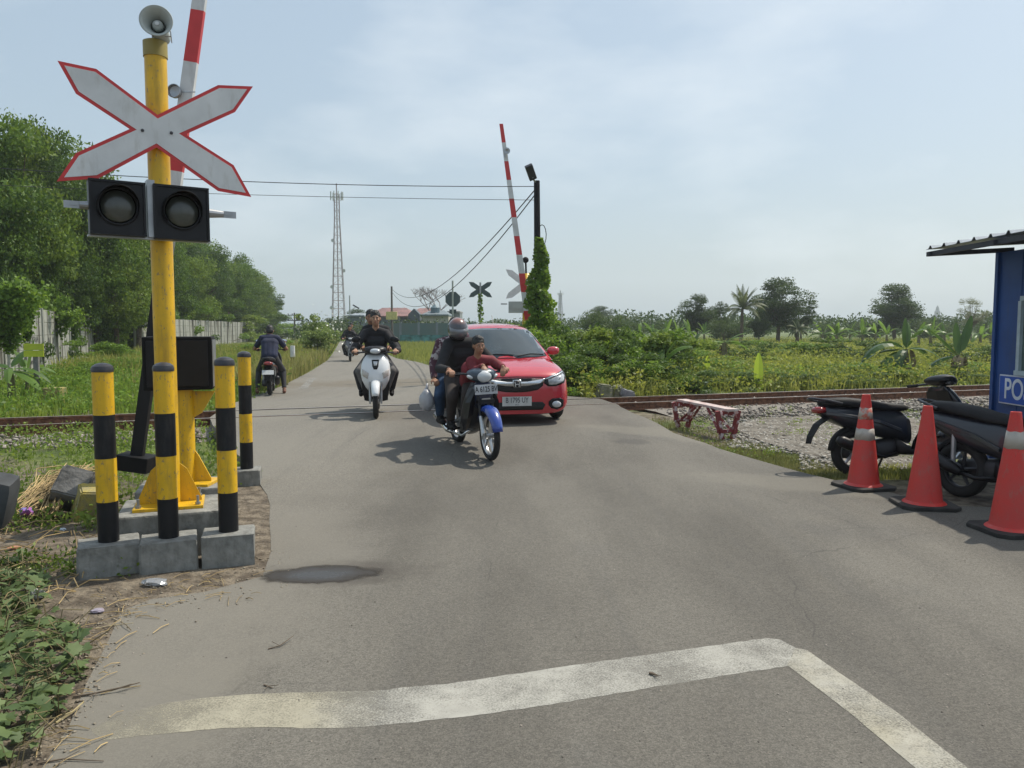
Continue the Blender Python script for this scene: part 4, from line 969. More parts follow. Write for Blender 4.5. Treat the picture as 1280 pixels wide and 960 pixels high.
gw2 = np.random.default_rng(91); gvw = np.array([tuple(G(a, b, -.04))[:2] for a, b in zip(gw2.uniform(850, 1235, 420), gw2.uniform(503, 575, 420))]); gvw = gvw[~inpoly(gvw, outline)]; gvw = gvw[(np.sin(gvw[:,0]*3)+np.cos(gvw[:,1]*4)) > .1]
weeds('gravel_weeds', gvw, (.03,.12), .03, LGR[0], 31, 'scattered small weeds growing through the trackside gravel', per=16, r_=.06)
# foreground ground cover with lobed leaves
def lobed(C, size, g, m, name):
    C = np.asarray(C); n = len(C)
    ang = np.array([0,.45,.9,1.35,1.9,2.5,3.1416,3.78,4.38,4.93,5.38,5.83]); rad = np.array([1,.66,.86,.52,.74,.45,.16,.45,.74,.52,.86,.66])
    u = np.concatenate([[[0,0]], np.stack([rad*np.cos(ang), rad*np.sin(ang)], -1)]) ; k = len(u)
    nrm = g.normal(0, .42, (n,3)); nrm[:,2] = 1; nrm /= np.linalg.norm(nrm, axis=1)[:,None]
    a = g.uniform(0, 6.28, n); t = np.stack([np.cos(a), np.sin(a), 0*a], -1); t -= (t*nrm).sum(1)[:,None]*nrm; t /= np.linalg.norm(t, axis=1)[:,None]; b = np.cross(nrm, t)
    s = g.uniform(size*.45, size*1.2, n)[:,None,None]
    bend = -.22*(u[:,0]**2+u[:,1]**2) + .16*np.abs(u[:,1])
    V = C[:,None]+s*(u[None,:,:1]*t[:,None]+u[None,:,1:]*b[:,None]+bend[None,:,None]*nrm[:,None])
    F = np.array([(0,i,i%12+1) for i in range(1,13)]); F = (F[None]+np.arange(n)[:,None,None]*k).reshape(-1,3)
    return link(name, np_mesh(name, V.reshape(-1,3), F), m, smooth=False)
g = np.random.default_rng(17)
gcp = [G(*p, 0) for p in [(-160,705),(20,700),(52,722),(70,770),(92,800),(112,815),(104,850),(80,890),(52,930),(28,975),(-300,1000)]]
gpoly = [(p.x, p.y) for p in gcp]
q = g.uniform(0,1,(6500,2))*np.array([3.4,3.2])+np.array([-4.7,1.7]); q = q[inpoly(q, gpoly)]
bumpz = .10+.07*np.sin(q[:,0]*5+1)*np.cos(q[:,1]*4)
zz = bumpz*g.uniform(.1,1.25,len(q))
LC = leaf_mat('ground_cover_leaf', (.055,.095,.030), (.15,.205,.075), .25, .6, scale=4)
o = lobed(np.concatenate([q, zz[:,None]], 1), .052, g, LC, 'ground_cover'); o['kind'] = 'stuff'; o['label'] = 'dusty green lobed ground cover at the lower left corner'
bm = B()
for i in range(420):
    c = q[rr.randrange(len(q))]; t = rr.uniform(0,6.28); tube(bm, [(c[0], c[1], -.03), (c[0]+.03*math.cos(t), c[1]+.03*math.sin(t), rr.uniform(.04,.13)), (c[0]+.13*math.cos(t), c[1]+.13*math.sin(t), rr.uniform(.04,.16))], .0025, seg=4, cap=False)
obj('ground_cover_stems', bm, mat('vine_stem', (.16,.13,.06), .9), kind='stuff')['label'] = 'thin stems within the lower left ground cover'

# ------------------------------------------------ banana plants, palm, shrubs on the right
LB = leaf_mat('banana_leaf', (.045,.10,.018), (.14,.24,.045), .45, .4, scale=1.5); LBY = leaf_mat('banana_leaf_young', (.22,.36,.03), (.40,.52,.06), .5, .4)
LBD = leaf_mat('banana_leaf_dark', (.022,.055,.016), (.085,.16,.035), .3, .3, scale=1.2)
DRY = mat('dry_banana_leaf', (.30,.23,.13), .9, var=.4, scale=8)
def banana_leaf(bm, base, az, el, ln, wd, droop, tw=0, rag=0, rr=random):
    """arching broad leaf with a midrib"""
    n = 10; d = Vector((math.cos(az)*math.cos(el), math.sin(az)*math.cos(el), math.sin(el))); side = Vector((-math.sin(az), math.cos(az), 0))
    p = Vector(base); prev = None; rows = []
    for i in range(n+1):
        t = i/n; w_ = wd*.5*math.sin(math.pi*min(1, (t*.93+.05)))**.6*(1 if t > .14 else .12)
        up = side.cross(d); s = (side*math.cos(tw)+up*math.sin(tw))
        rows.append((bm.verts.new(p+s*w_+up*w_*.25), bm.verts.new(p), bm.verts.new(p-s*w_+up*w_*.25)))
        d = (d+Vector((0,0,-droop/n))).normalized(); p = p+d*ln/n
    for a, b in zip(rows, rows[1:]):
        if rr.random() < rag: continue
        bm.faces.new((a[0], a[1], b[1], b[0])); bm.faces.new((a[1], a[2], b[2], b[1]))
def banana(x, y, h, seed, label, group, nleaf=8, ln=1.5, young=False, dry=0, leaves=None, kind='banana_plant', z0=-.05, cat='banana plant'):
    rr = random.Random(seed); r = empty(kind, (x, y, z0), 0, label=label, cat=cat, group=group)
    sh_ = h*.42
    if sh_ > .2 and not young:
        bm = B(); tube(bm, [(0,0,-.1),(.02,0,sh_*.5),(0,.02,sh_)], [.11*h/2.2,.095*h/2.2,.06*h/2.2], seg=9); obj('stem', bm, mat('banana_stem', (.17,.15,.08), .8, var=.4, scale=6), r)
    bm = B(); spec = leaves or [(rr.uniform(0,6.28), R(rr.uniform(25,85)), ln*rr.uniform(.7,1.1), rr.uniform(.8,2.2)) for _ in range(nleaf)]
    for az, el, l, dr in spec: banana_leaf(bm, (0,0,sh_-.05 if not young else 0), az, el, l, l*.21 if not young else l*.24, dr, rr.uniform(-.5,.5), .05, rr)
    obj('leaves', bm, LBY if young else (LBD if leaves and z0 == -.05 and h > 1.75 else LB), r)
    if dry:
        bm = B()
        for k in range(dry): banana_leaf(bm, (rr.uniform(-.05,.05),rr.uniform(-.05,.05),sh_), rr.uniform(0,6.28), R(10), rr.uniform(.5,.95)*h/2.3, .14, 4.5, rr.uniform(-1,1), .2, rr)
        obj('dry_leaves', bm, DRY, r)
    return r
def gp(u, v): p = G(u, v, -.05); return p.x, p.y
gb = 'banana plants behind the track on the right'
x, y = gp(1131, 478)
banana(x, y, 2.3, 3, 'large banana plant with drooping leaves left of the guard post', gb, leaves=[(R(175),R(20),1.5,1.3),(R(330),R(35),1.1,1.8),(R(185),R(48),1.6,2.2),(R(200),R(5),1.35,1.4),(R(95),R(86),.95,.2),(R(60),R(70),1.0,.9),(R(10),R(45),.9,2.2),(R(150),R(60),1.2,2.5),(R(280),R(70),1.1,1.6),(R(230),R(30),1.3,2.4)], dry=3)
x, y = gp(1197, 478)
banana(x, y, 1.9, 4, 'banana plant with a skirt of dried brown leaves beside the guard post', gb, leaves=[(R(20),R(72),1.25,.2),(R(160),R(55),1.2,.5),(R(182),R(12),1.1,1.2),(R(90),R(80),1.0,.3)], dry=12)
for (u, v, h, lab) in ((948,489,.95,'bright yellow green banana sprout with one upright leaf by the rail'),(925,487,.45,'short yellow green banana sprout beside the taller one'),(1001,462,.5,'small yellow banana sprout in the field left of the scooters'),
                       (884,455,.75,'yellow green banana sprout in the field above the bench'),(1020,482,.4,'low green sprout behind the leftmost cone')):
    x, y = gp(u, v if v > 470 else 476); y = y if v > 470 else y
    banana(x, y, h, int(u), lab, 'young banana sprouts', young=True, leaves=[(R(80),R(86),h,.1),(R(170),R(60),h*.55,.8),(R(10),R(55),h*.5,.9)], cat='banana sprout')
for i, (u, v, h, lab) in enumerate(((720,478,2.0,'banana plant half buried in the bushes right of the red car'),(826,487,1.5,'thin banana plant with a dead stem above the bench'),(905,440,2.4,'banana plant with one arching leaf in the middle field'))):
    x, y = gp(u, v); y0_ = min(y, 30); banana(x*y0_/y, y0_, h, 50+i, lab, gb, nleaf=5, ln=1.1, dry=3)
rr = random.Random(77)
far_b = [(800,60),(815,63),(832,58),(848,64),(862,60),(880,66),(1028,62),(1045,58),(1062,64),(1078,60),(1094,66),(1108,58),(1148,52),(1163,50),(1180,56),(1225,54),(1238,60)]
names = ['first from the left','second from the left','third from the left','fourth from the left','fifth from the left','just left of the dark spreading tree','left of the palm hedge gap','behind the young sprouts','in the grove centre','right of the grove centre','at the grove right end','left of the large banana plant','left of the far spire','under the far spire','between the spire and the pale tree','beneath the pale bare tree','nearest the guard post wall']
for (u, Y), nm in zip(far_b, names):
    p = P(u, 431, Y); banana(p.x, Y, 2.5, u, 'distant banana plant, '+nm, 'distant banana plants along the treeline', nleaf=9, ln=1.35)
# left banana clump by the board
x, y = gp(14, 502); banana(x, y, 1.7, 61, 'banana plant at the left edge under the graffiti wall', 'banana plants on the left verge', leaves=[(R(0),R(30),1.0,1.6),(R(30),R(10),.9,1.3),(R(-20),R(5),1.0,1.0),(R(80),R(60),.9,1.2),(R(150),R(40),.9,1.4),(R(-60),R(35),.8,1.8),(R(200),R(20),.9,1.5)])
x, y = gp(34, 492); banana(x, y, 1.2, 62, 'smaller banana plant beside the yellow green board', 'banana plants on the left verge', nleaf=6, ln=.8)

# coconut palm
def palm(u, vtop, Y, label, seed, up=R(60)):
    rr = random.Random(seed); top = P(u, vtop, Y); h = top.z; r = empty('coconut_palm', (top.x, Y, -.05), 0, label=label, cat='palm tree', group='palms in the far treeline')
    zt = h*.56; bm = B(); tube(bm, [(0,0,-.1),(.1,0,zt*.5),(.15,.1,zt)], [.2,.15,.12], seg=8); obj('trunk', bm, MT['bark'], r)
    bm = B()
    for k in range(22):
        az = rr.uniform(0, 6.28); el = rr.uniform(.15, 1.45); d = Vector((math.cos(az)*math.cos(el), math.sin(az)*math.cos(el), math.sin(el))); p = Vector((.15,.1,zt)); l = h*rr.uniform(.36,.46); n = 12; side = Vector((-math.sin(az), math.cos(az), 0))
        pts = []
        for i in range(n+1): pts.append((p.copy(), d.copy())); d = (d+Vector((0,0,-.10-.02*i*(1.3-el)))).normalized(); p += d*l/n
        tube(bm, [q_[0] for q_ in pts], [.03-.002*i for i in range(n+1)], seg=4)
        for i in range(2, n+1):
            for j in (0,.5):
                q_, dd = pts[i]; q_ = q_-dd*l/n*j
                for s in (-1,1):
                    ll = l*.19*math.sin(math.pi*min(.95, i/n*.85+.12)); tip = q_+side*s*ll*.75+dd*ll*.5+Vector((0,0,-ll*.55)); a = bm.verts.new(q_-dd*.04); b = bm.verts.new(q_+dd*.05); c = bm.verts.new(tip+dd*.02); e = bm.verts.new(tip); bm.faces.new((a,b,c,e))
    obj('crown', bm, leaf_mat('palm_leaf', (.05,.075,.03), (.14,.17,.07), .3), r, recalc=False)
palm(927, 350, 66, 'tall pale coconut palm left of the biggest tree', 5)
palm(996, 395, 62, 'short palm under the right side of the biggest tree', 8)

# right-hand trees
LR = [leaf_mat('leaves_right_dark', (.022,.050,.016), (.07,.115,.030), .35), leaf_mat('leaves_right_mid', (.03,.065,.016), (.09,.14,.035), .35), leaf_mat('leaves_pale', (.12,.14,.08), (.26,.28,.17), .3)]
RF = [tree_parts(31, 9, 2.4, 5.6, 3.0, 30, .9, 11000, .20, LR[0], trunk_r=.16, limbs=14, hollow=.5),
      tree_parts(32, 9, 3.1, 5.0, 3.7, 50, 1.15, 20000, .22, LR[0], trunk_r=.2, limbs=14, hollow=.35),
      tree_parts(33, 6, 3.8, 3.0, 2.8, 50, 1.1, 13000, .22, LR[1], trunk_r=.12),
      tree_parts(34, 9, 3.2, 5.6, 2.8, 40, .7, 6500, .15, LR[2], trunk_r=.12, limbs=34, hollow=.5)]
gt = 'trees in the far treeline on the right'
for a in [(872,367,75,1,.9,'dark tree with thin open crown left of the palm','dark_tree'),(902,374,78,0,.8,'smaller dark tree touching the palm on its left','dark_tree'),
          (974,346,70,1,1.15,'biggest spreading tree in the right treeline','spreading_tree'),(950,385,68,1,.8,'low dark tree between palm and biggest tree','dark_tree'),(1003,372,72,0,.9,'small tree with a side branch right of the biggest tree','dark_tree'),
          (1121,354,80,1,1.2,'round dark tree above the large banana plant','spreading_tree'),(1216,371,72,3,.95,'pale half bare tree beside the guard post','bare_tree')]:
    put_tree(a[0], a[1], a[2], a[3], a[4], a[5], a[6], gt, 8.6, RF)
for a in [(752,387,62,2,.95,'rounded olive green tree right of the red car','round_tree'),(790,402,70,2,1.0,'low rounded tree right of the olive one','round_tree'),(835,401,75,2,1.1,'low bushy tree behind the distant bananas','round_tree'),
          (905,398,72,2,1.0,'low bright green tree under the dark pair','round_tree'),(1040,404,80,2,1.1,'low bushy tree behind the banana grove','round_tree'),(1085,402,82,2,1.1,'low bushy tree left of the round dark tree','round_tree'),(1165,400,78,2,1.2,'low bushy tree right of the round dark tree','round_tree'),(1240,404,80,2,1.1,'low bushy tree behind the guard post edge','round_tree')]:
    put_tree(a[0], a[1], a[2], a[3], a[4], a[5], a[6], gt, 5.8, RF)
for a in [(752,382,150,1,1.3,'far dark tree crown peeping over the olive tree','dark_tree'),(777,391,150,0,.9,'small far dark tree right of the olive one','dark_tree'),
          (447,386,150,1,1.6,'dark tree clump at the foot of the lattice tower','dark_tree'),(462,388,140,0,1.3,'dark tree left of the red roofed house','dark_tree'),(412,397,150,1,1.3,'low dark tree left of the lattice tower','dark_tree'),
          (625,399,95,2,1.6,'dark green tree behind the red car roof','round_tree'),(645,402,90,2,1.3,'low dark tree beside the far signal','round_tree'),(597,404,130,2,1.4,'small tree right of the octagonal sign','round_tree')]:
    put_tree(a[0], a[1], a[2], a[3], a[4], a[5], a[6], 'trees at the far end of the road', 8.6 if a[3] != 2 else 5.8, RF)
# leafless tree by the houses
bm = B(); rr = random.Random(12)
def br(p, d, l, r_, k):
    q_ = p+d*l; tube(bm, [p, q_], [r_, r_*.7], seg=5, cap=False)
    if k:
        for _ in range(3): br(q_, (d+Vector((rr.uniform(-.9,.9), rr.uniform(-.9,.9), rr.uniform(-.2,.5)))).normalized(), l*.72, r_*.65, k-1)
br(Vector((0,0,0)), Vector((0,0,1)), 2.4, .12, 5); p = P(545, 430, 105)
tr = empty('leafless_tree', (p.x, 105, -.1), label='leafless pale tree behind the houses', cat='tree'); obj('branches', bm, mat('dead_wood', (.20,.17,.16), .9), tr); tr.scale = (1.35, 1.35, 1.05)
# distant treeline, one mass
g = np.random.default_rng(2); cl = []
for i in range(330):
    t = g.uniform(); Y = g.uniform(88, 150); u = g.uniform(380, 1330); p = P(u, 410, Y); hh = g.uniform(2.2, 5.0)*(1.0 if u > 680 else .55); cl.append((p.x, Y, hh*.5, g.uniform(1.3,2.3)))
V, F = leaf_quads(crown_pts(g, 60000, cl), .36, g, .6); V[:,2] = np.abs(V[:,2])
link('distant_treeline', np_mesh('distant_treeline', V, F), LR[0], kind='stuff')['label'] = 'far dark green treeline along the horizon'

# shrub thicket right of the car
th = [(690,402,19.5,0,1.0,'leafy shrub directly behind the car mirror'),(712,398,20.5,1,1.1,'taller bright shrub right of the vine covered pole'),(735,404,20,2,1.0,'dark leafed shrub in the thicket right of the car'),
      (758,402,21.5,1,1.1,'bright shrub in the thicket above the two stones'),(780,408,20.5,0,1.0,'mid green shrub above the grey stones'),(803,412,21,2,.9,'dark shrub in the thicket, left of the dead stem'),
      (828,414,23,1,1.1,'yellowish shrub behind the bench'),(700,432,18.0,2,.9,'low dark shrub by the track right of the car'),(728,440,17.8,0,.85,'low green shrub just beyond the rail'),
      (762,440,18.3,2,.85,'low dark shrub left of the stones'),(797,445,18.6,0,.8,'low shrub right of the stones'),(845,446,19.3,3,.9,'low spreading shrub behind the bench right end'),
      (868,428,24,0,1.1,'green shrub in the field left of the yellow sprout'),(905,440,22,3,1.0,'spreading shrub behind the tall sprout'),(940,432,26,1,1.2,'bright shrub in the field past the sprouts'),
      (980,446,21,0,1.0,'low shrub behind the rail right of the sprouts'),(1010,436,24,3,1.2,'wide low shrub in the field behind the leftmost cone'),(1050,440,23,0,1.1,'low shrub left of the large banana plant'),
      (1095,440,22.5,3,1.0,'wide low shrub at the foot of the large banana plant'),(1160,444,22.5,2,.9,'dark low shrub between the two big banana plants'),(1225,440,23,0,1.1,'low shrub beside the guard post wall'),
      (672,415,22.5,2,.8,'dark shrub at the foot of the vine covered pole'),(655,436,22,0,.8,'shrub behind the red car roof'),(1130,446,21.5,0,.9,'shrub beneath the drooping banana leaves')]
th += [(705,415,21.8,2,1.3,'tall dark shrub at the back of the thicket beside the vine covered pole'),(746,418,22.8,2,1.4,'tall dark shrub at the back of the thicket above the stones'),(786,424,22.6,2,1.3,'dark shrub at the back of the thicket, middle'),
      (816,440,19.6,2,.9,'dark low shrub between the stones and the dead stemmed banana'),(858,450,18.9,2,.8,'dark low shrub above the bench end'),(892,452,19.8,2,.9,'dark low shrub left of the short sprout'),(965,455,19.6,2,.8,'dark low shrub right of the tall sprout'),
      (1030,456,20.2,2,.9,'dark low shrub behind the cone gap'),(1080,452,21.2,2,.9,'dark low shrub left of the drooping banana leaves'),(1182,455,21.4,2,.8,'dark low shrub left of the dried banana skirt'),(930,425,33,2,1.3,'dark shrub in the far field below the palm'),
      (1000,424,36,0,1.5,'green shrub in the far field below the biggest tree'),(1060,422,34,2,1.4,'dark shrub in the far field before the banana grove'),(850,424,32,0,1.4,'green shrub in the far field below the dark pair of trees'),(1210,428,30,2,1.2,'dark shrub in the far field behind the dried banana')]
for a in th: shrub(a[0], a[1]+(11 if a[0] > 850 and a[2] < 27 else 0), a[2], a[3], a[4], a[5], 'shrubs in the thicket behind the track')
for (u, v, Y, i, wf, lab) in [(92,462,20,3,.4,'low shrub under the graffiti wall'),(112,450,24,0,.5,'low shrub in front of the graffiti wall end'),(140,424,33,0,1.0,'green shrub left of the first bollard top'),(158,440,27,3,.8,'shrub between the first bollard and the signal pole'),(268,438,30,3,.7,'low shrub right of the machine box'),(330,424,45,0,1.4,'shrub behind the rear view rider'),(362,418,52,1,1.5,'shrub right of the rear view rider')]:
    shrub(u, v, Y, i, wf, lab, 'low shrubs on the left verge')
# flowering shrub beside the far road
me_f = shrub_mesh(40, 1.3, 2.0, 30, 3600, .14, leaf_mat('leaves_flowering', (.11,.17,.045), (.26,.34,.11), .35), .6)
x, y = gp(404, 447); fs = plant('flowering_shrub', me_f, x, y, -.05, (1.05,1.05,1.15), 0, 'pale green flowering shrub at the left edge of the far road', 'shrub', None, ('foliage', 'stem'))
g = np.random.default_rng(3); V, F = leaf_quads(np.stack([g.normal(0,.75,150), g.normal(0,.75,150), np.abs(g.normal(1.25,.5,150))], -1), .10, g, .9); fl_ = link('flowers', np_mesh('flowers', V, F), mat('white_petals', (.75,.75,.66), .6), fs)

# climbing vine up the lamp pole is built with the pole
# ================================================================== street furniture past the rails
def cross_poly(c, hw, hh, wd, tipk=.35):
    """two crossed pointed boards in the XZ plane, one outline each"""
    out_ = []
    for s in (1, -1):
        a = Vector((-hw, 0, -hh*s)); b = Vector((hw, 0, hh*s)); d = (b-a).normalized(); n = Vector((-d.z, 0, d.x))*wd/2
        L_ = (b-a).length; t = wd*.9
        out_.append([c+p for p in (a, a+d*t+n, b-d*t+n, b, b-d*t-n, a+d*t-n)])
    return out_
# far barrier
FY = 23.5; fp = P(659, 430, FY)
fb = empty('barrier_gate', (fp.x, FY, -.05), 0, label='raised red and white barrier arm standing beyond the red car', cat='barrier gate', group='raised crossing barriers')
def lf(p): return Vector(p)-fb.location
bm = B(); box(bm, (.35,.2,.55), (.55,.4,.6), bev=.01); obj('machine_box', bm, MT['mattblack'], fb)
bm = B(); box(bm, (.35,.2,.12), (.7,.6,.26), bev=.01); obj('plinth', bm, MT['concrete'], fb)
ba = empty('boom', (0,0,0)); ba.parent = fb
T0, T1 = (662, 412), (626.5, 155); nb = 11
for i in range(nb):
    a = P(lerp(T0[0],T1[0],i/nb), lerp(T0[1],T1[1],i/nb), FY-.2); b = P(lerp(T0[0],T1[0],(i+1)/nb), lerp(T0[1],T1[1],(i+1)/nb), FY-.2)
    w0, w1 = lerp(.22,.11,i/nb), lerp(.22,.11,(i+1)/nb); bm = B()
    loft(bm, [[lf(a+Vector((sx*w0/2,sy*.03,0))) for sx,sy in ((-1,-1),(1,-1),(1,1),(-1,1))], [lf(b+Vector((sx*w1/2,sy*.03,0))) for sx,sy in ((-1,-1),(1,-1),(1,1),(-1,1))]])
    obj('boom_band', bm, MT['red'] if i % 2 == 0 else MT['white'], ba)
a, b = P(662,412,FY-.2), P(671,470,FY-.2); bm = B(); tube(bm, [lf(a), lf(b)], [.09,.12], seg=8); obj('lower_arm', bm, MT['mattblack'], fb)
c = lf(P(633.5,189,FY-.3)); bm = B(); lathe(bm, [(.09,0),(.10,.05),(.06,.05),(.01,.02)], o=c, rot=RX, seg=14); box(bm, c+Vector((-.06,0,-.08)), (.05,.04,.2)); obj('boom_lamp', bm, MT['steel'], fb)
# far signal
gy = 24.6; sp_ = P(657.5, 430, gy); fs2 = empty('crossing_signal', (sp_.x, gy, -.05), 0, label='yellow crossing signal with grey crossbuck standing beyond the red car', cat='crossing signal')
def ls(p): return Vector(p)-fs2.location
tp = P(656.5, 340, gy).z; bm = B(); tube(bm, [(0,0,0),(0,0,tp)], .115, seg=18); obj('pole', bm, MT['yellow'], fs2, smooth=True)
bm = B(); box(bm, (0,0,.12), (.9,.7,.28), bev=.02); obj('plinth', bm, MT['concrete'], fs2)
cc = P(656, 355, gy-.16)
for pl in cross_poly(ls(cc), .60, .46, .20):
    bm = B(); prism(bm, pl, (0,.012,0)); 
    o = obj('crossbuck_board', bm, mat('pale_sign_back', (.78,.78,.77), .5, var=.08), fs2); 
o.location.y -= .016
bm = B(); c = ls(P(645.5, 384, gy-.12)); box(bm, c, (.50,.16,.36), bev=.01); box(bm, c+Vector((0,-.09,.04)), (.40,.01,.18)); obj('lamp_unit', bm, MT['greyplastic'], fs2)
bm = B(); c = ls(P(630, 380, gy-.15)); box(bm, c, (.2,.03,.04)); obj('terminal_arm', bm, MT['steel'], fs2)
bm = B(); ball(bm, ls(P(657,325,gy)), .10, 12); tube(bm, [ls(P(657,325,gy)), (0,0,tp)], .03, seg=6); obj('bell', bm, MT['mattblack'], fs2)

# dark crossbuck seen from behind, vine up its post
y0 = 33; c = P(600.5, 362, y0); r = empty('crossbuck_sign', (c.x, y0, -.05), 0, label='dark backed crossbuck sign on a thin post wrapped in vine', cat='road sign')
grn = mat('dark_sign_back', (.075,.105,.11), .55)
for k, pl in enumerate(cross_poly(Vector((0, .02*0, c.z+.05)), .50, .33, .20)):
    bm = B(); prism(bm, [p+Vector((0,k*.016,0)) for p in pl], (0,.012,0)); obj('crossbuck_board', bm, grn, r)
bm = B(); tube(bm, [(0,-.04,0),(0,-.04,c.z+.35)], .04, seg=8); obj('post', bm, MT['steel'], r)
def vine(name, x, y, z0, z1, r0, r1, n, leaf, seed, m, **k):
    g = np.random.default_rng(seed); z = g.uniform(z0, z1, n); t = (z-z0)/(z1-z0); a = g.uniform(0, 6.28, n)
    lump = 1+.28*np.sin(z*4.1+a)+.2*np.sin(z*9+2*a); rr_ = (r0+(r1-r0)*t)*lump*g.uniform(.6,1.15,n)
    C = np.stack([rr_*np.cos(a), rr_*np.sin(a), z], -1); V, F = leaf_quads(C, leaf, g, .75)
    o = link(name, np_mesh(name, V, F), m); o.location = (x, y, -.05); tag(o, **k); return o
vine('climbing_vine', c.x, y0-.04, .1, c.z-.1, .16, .07, 320, .12, 4, LS[0], label='thin green vine climbing the dark crossbuck post', cat='climbing vine')
# octagonal sign from behind
y0 = 38; c = P(566, 374, y0); r = empty('octagonal_sign', (c.x, y0, -.05), 0, label='dark octagonal sign seen from behind on a thin tall pole', cat='road sign')
bm = B(); lathe(bm, [(.39,0),(.39,.01)], o=(0,0,c.z+.05), rot=RX @ Matrix.Rotation(R(22.5),3,'Z'), seg=8); obj('sign_plate', bm, grn, r)
bm = B(); tube(bm, [(0,-.05,0),(0,-.05,c.z+.95)], .045, seg=8); obj('post', bm, MT['greyplastic'], r)
bm = B(); box(bm, (0,-.02,c.z-.55), (.34,.03,.2)); obj('small_plate', bm, grn, r)

# lamp pole
LY = 22.3; c = P(673, 430, LY); top = P(671, 226, LY)
r = empty('street_lamp', (c.x, LY, -.05), 0, label='black street lamp pole wrapped in vine behind the red car', cat='street lamp')
bm = B(); tube(bm, [(0,0,0),(top.x-c.x,0,top.z+.05)], [.11,.085], seg=12); obj('pole', bm, MT['mattblack'], r)
bm = B(); tube(bm, [(top.x-c.x,0,top.z-.02),(top.x-c.x-.10,-.15,top.z+.06),(top.x-c.x-.13,-.3,top.z+.10)], .03, seg=6); obj('bracket', bm, MT['steel'], r)
bm = B(); q = Matrix.Rotation(R(-24),3,'Y') @ Matrix.Rotation(R(40),3,'X'); box(bm, (top.x-c.x-.18,-.35,top.z+.22), (.22,.12,.46), rot=q, bev=.02); obj('lamp_head', bm, MT['capgrey'], r)
bm = B(); cx = top.x-c.x+.1; tube(bm, [(cx+.05+.12*math.sin(t),-.1,top.z-1.5+.3*math.cos(t)) for t in np.linspace(0,6.2,14)], .012, seg=5); obj('cable_coil', bm, MT['mattblack'], r)
vz = P(673, 296, LY).z
vine('climbing_vine', c.x+.03, LY-.02, .2, vz, .62, .10, 5200, .12, 6, LS[0], label='thick green vine covering the lower half of the street lamp pole', cat='climbing vine')

# utility poles beyond
def upole(u, vtop, Y, label, r_=.13, arm=False, boxv=None):
    c = P(u, vtop, Y); r = empty('utility_pole', (c.x, Y, -.05), 0, label=label, cat='utility pole', group='utility poles along the far road')
    bm = B(); tube(bm, [(0,0,0),(0,0,c.z+.05)], [r_, r_*.7], seg=8); obj('pole', bm, mat('pole_grey', (.13,.11,.10), .8), r)
    if arm:
        bm = B()
        for z in (c.z-.3, c.z-1.1): box(bm, (0,-.12,z), (2.0,.1,.12)); [box(bm, (x_,-.12,z+.16), (.09,.09,.2)) for x_ in (-.9,-.3,.3,.9)]
        obj('cross_arm', bm, MT['capgrey'], r)
    if boxv:
        q = P(u, boxv, Y); bm = B(); box(bm, (0,-.2,q.z), (1.1,.25,.8), bev=.02); obj('meter_board', bm, mat('yellow_board', (.62,.55,.22), .6), r)
    return r, c
up1, upt = upole(489.5, 358, 78, 'thin utility pole with a yellow board in front of the red roofed house', boxv=394)
upole(368, 391, 115, 'utility pole with cross arms at the end of the left trees', .16, True)
upole(377.5, 398, 150, 'smaller utility pole just right of the cross armed one', .17, True)
upole(393, 403, 170, 'lowest utility pole left of the lattice tower', .17, True)
c = P(437, 369, 130); r = empty('street_lamp', (c.x, 130, -.05), label='thin distant street lamp between lattice tower and red roof', cat='street lamp')
bm = B(); tube(bm, [(0,0,0),(0,0,c.z)], .11, seg=8); obj('pole', bm, MT['greyplastic'], r)
c2 = P(445, 383, 130)
bm = B(); tube(bm, [(0,0,c2.z-.8),(c2.x-c.x,0,c2.z)], .06, seg=6); obj('bracket', bm, MT['greyplastic'], r)
bm = B(); box(bm, (c2.x-c.x,0,c2.z), (1.2,.3,.22), rot=Matrix.Rotation(R(30),3,'Y'), bev=.04); obj('lamp_head', bm, MT['capgrey'], r)

# cables
cm = mat('cable_black', (.03,.03,.033), .6)
def cable(a, b, sag, rad, label, group=None, n=24):
    a, b = Vector(a), Vector(b); bm = B(); tube(bm, [a.lerp(b, t)-Vector((0,0,sag*4*t*(1-t))) for t in np.linspace(0,1,n)], rad, seg=5)
    o = obj('power_cable', bm, cm); return tag(o, label, 'cable', group)
pt = P(670, 234, LY)
cable(P(-140, 200, 19), P(668, 233, LY), .18, .011, 'upper overhead cable running left from the lamp pole top to the frame edge', 'overhead cables')
cable(P(-140, 224, 25), P(668, 250, LY), .12, .008, 'lower thinner overhead cable running left under the first one', 'overhead cables')
cable(P(668, 238, LY), P(489.5, 361, 78), 1.8, .018, 'upper of the two cables sagging from the lamp pole to the far utility pole', 'overhead cables')
cable(P(669, 243, LY), P(489.5, 364, 78), 2.3, .018, 'lower of the two cables sagging from the lamp pole to the far utility pole', 'overhead cables')

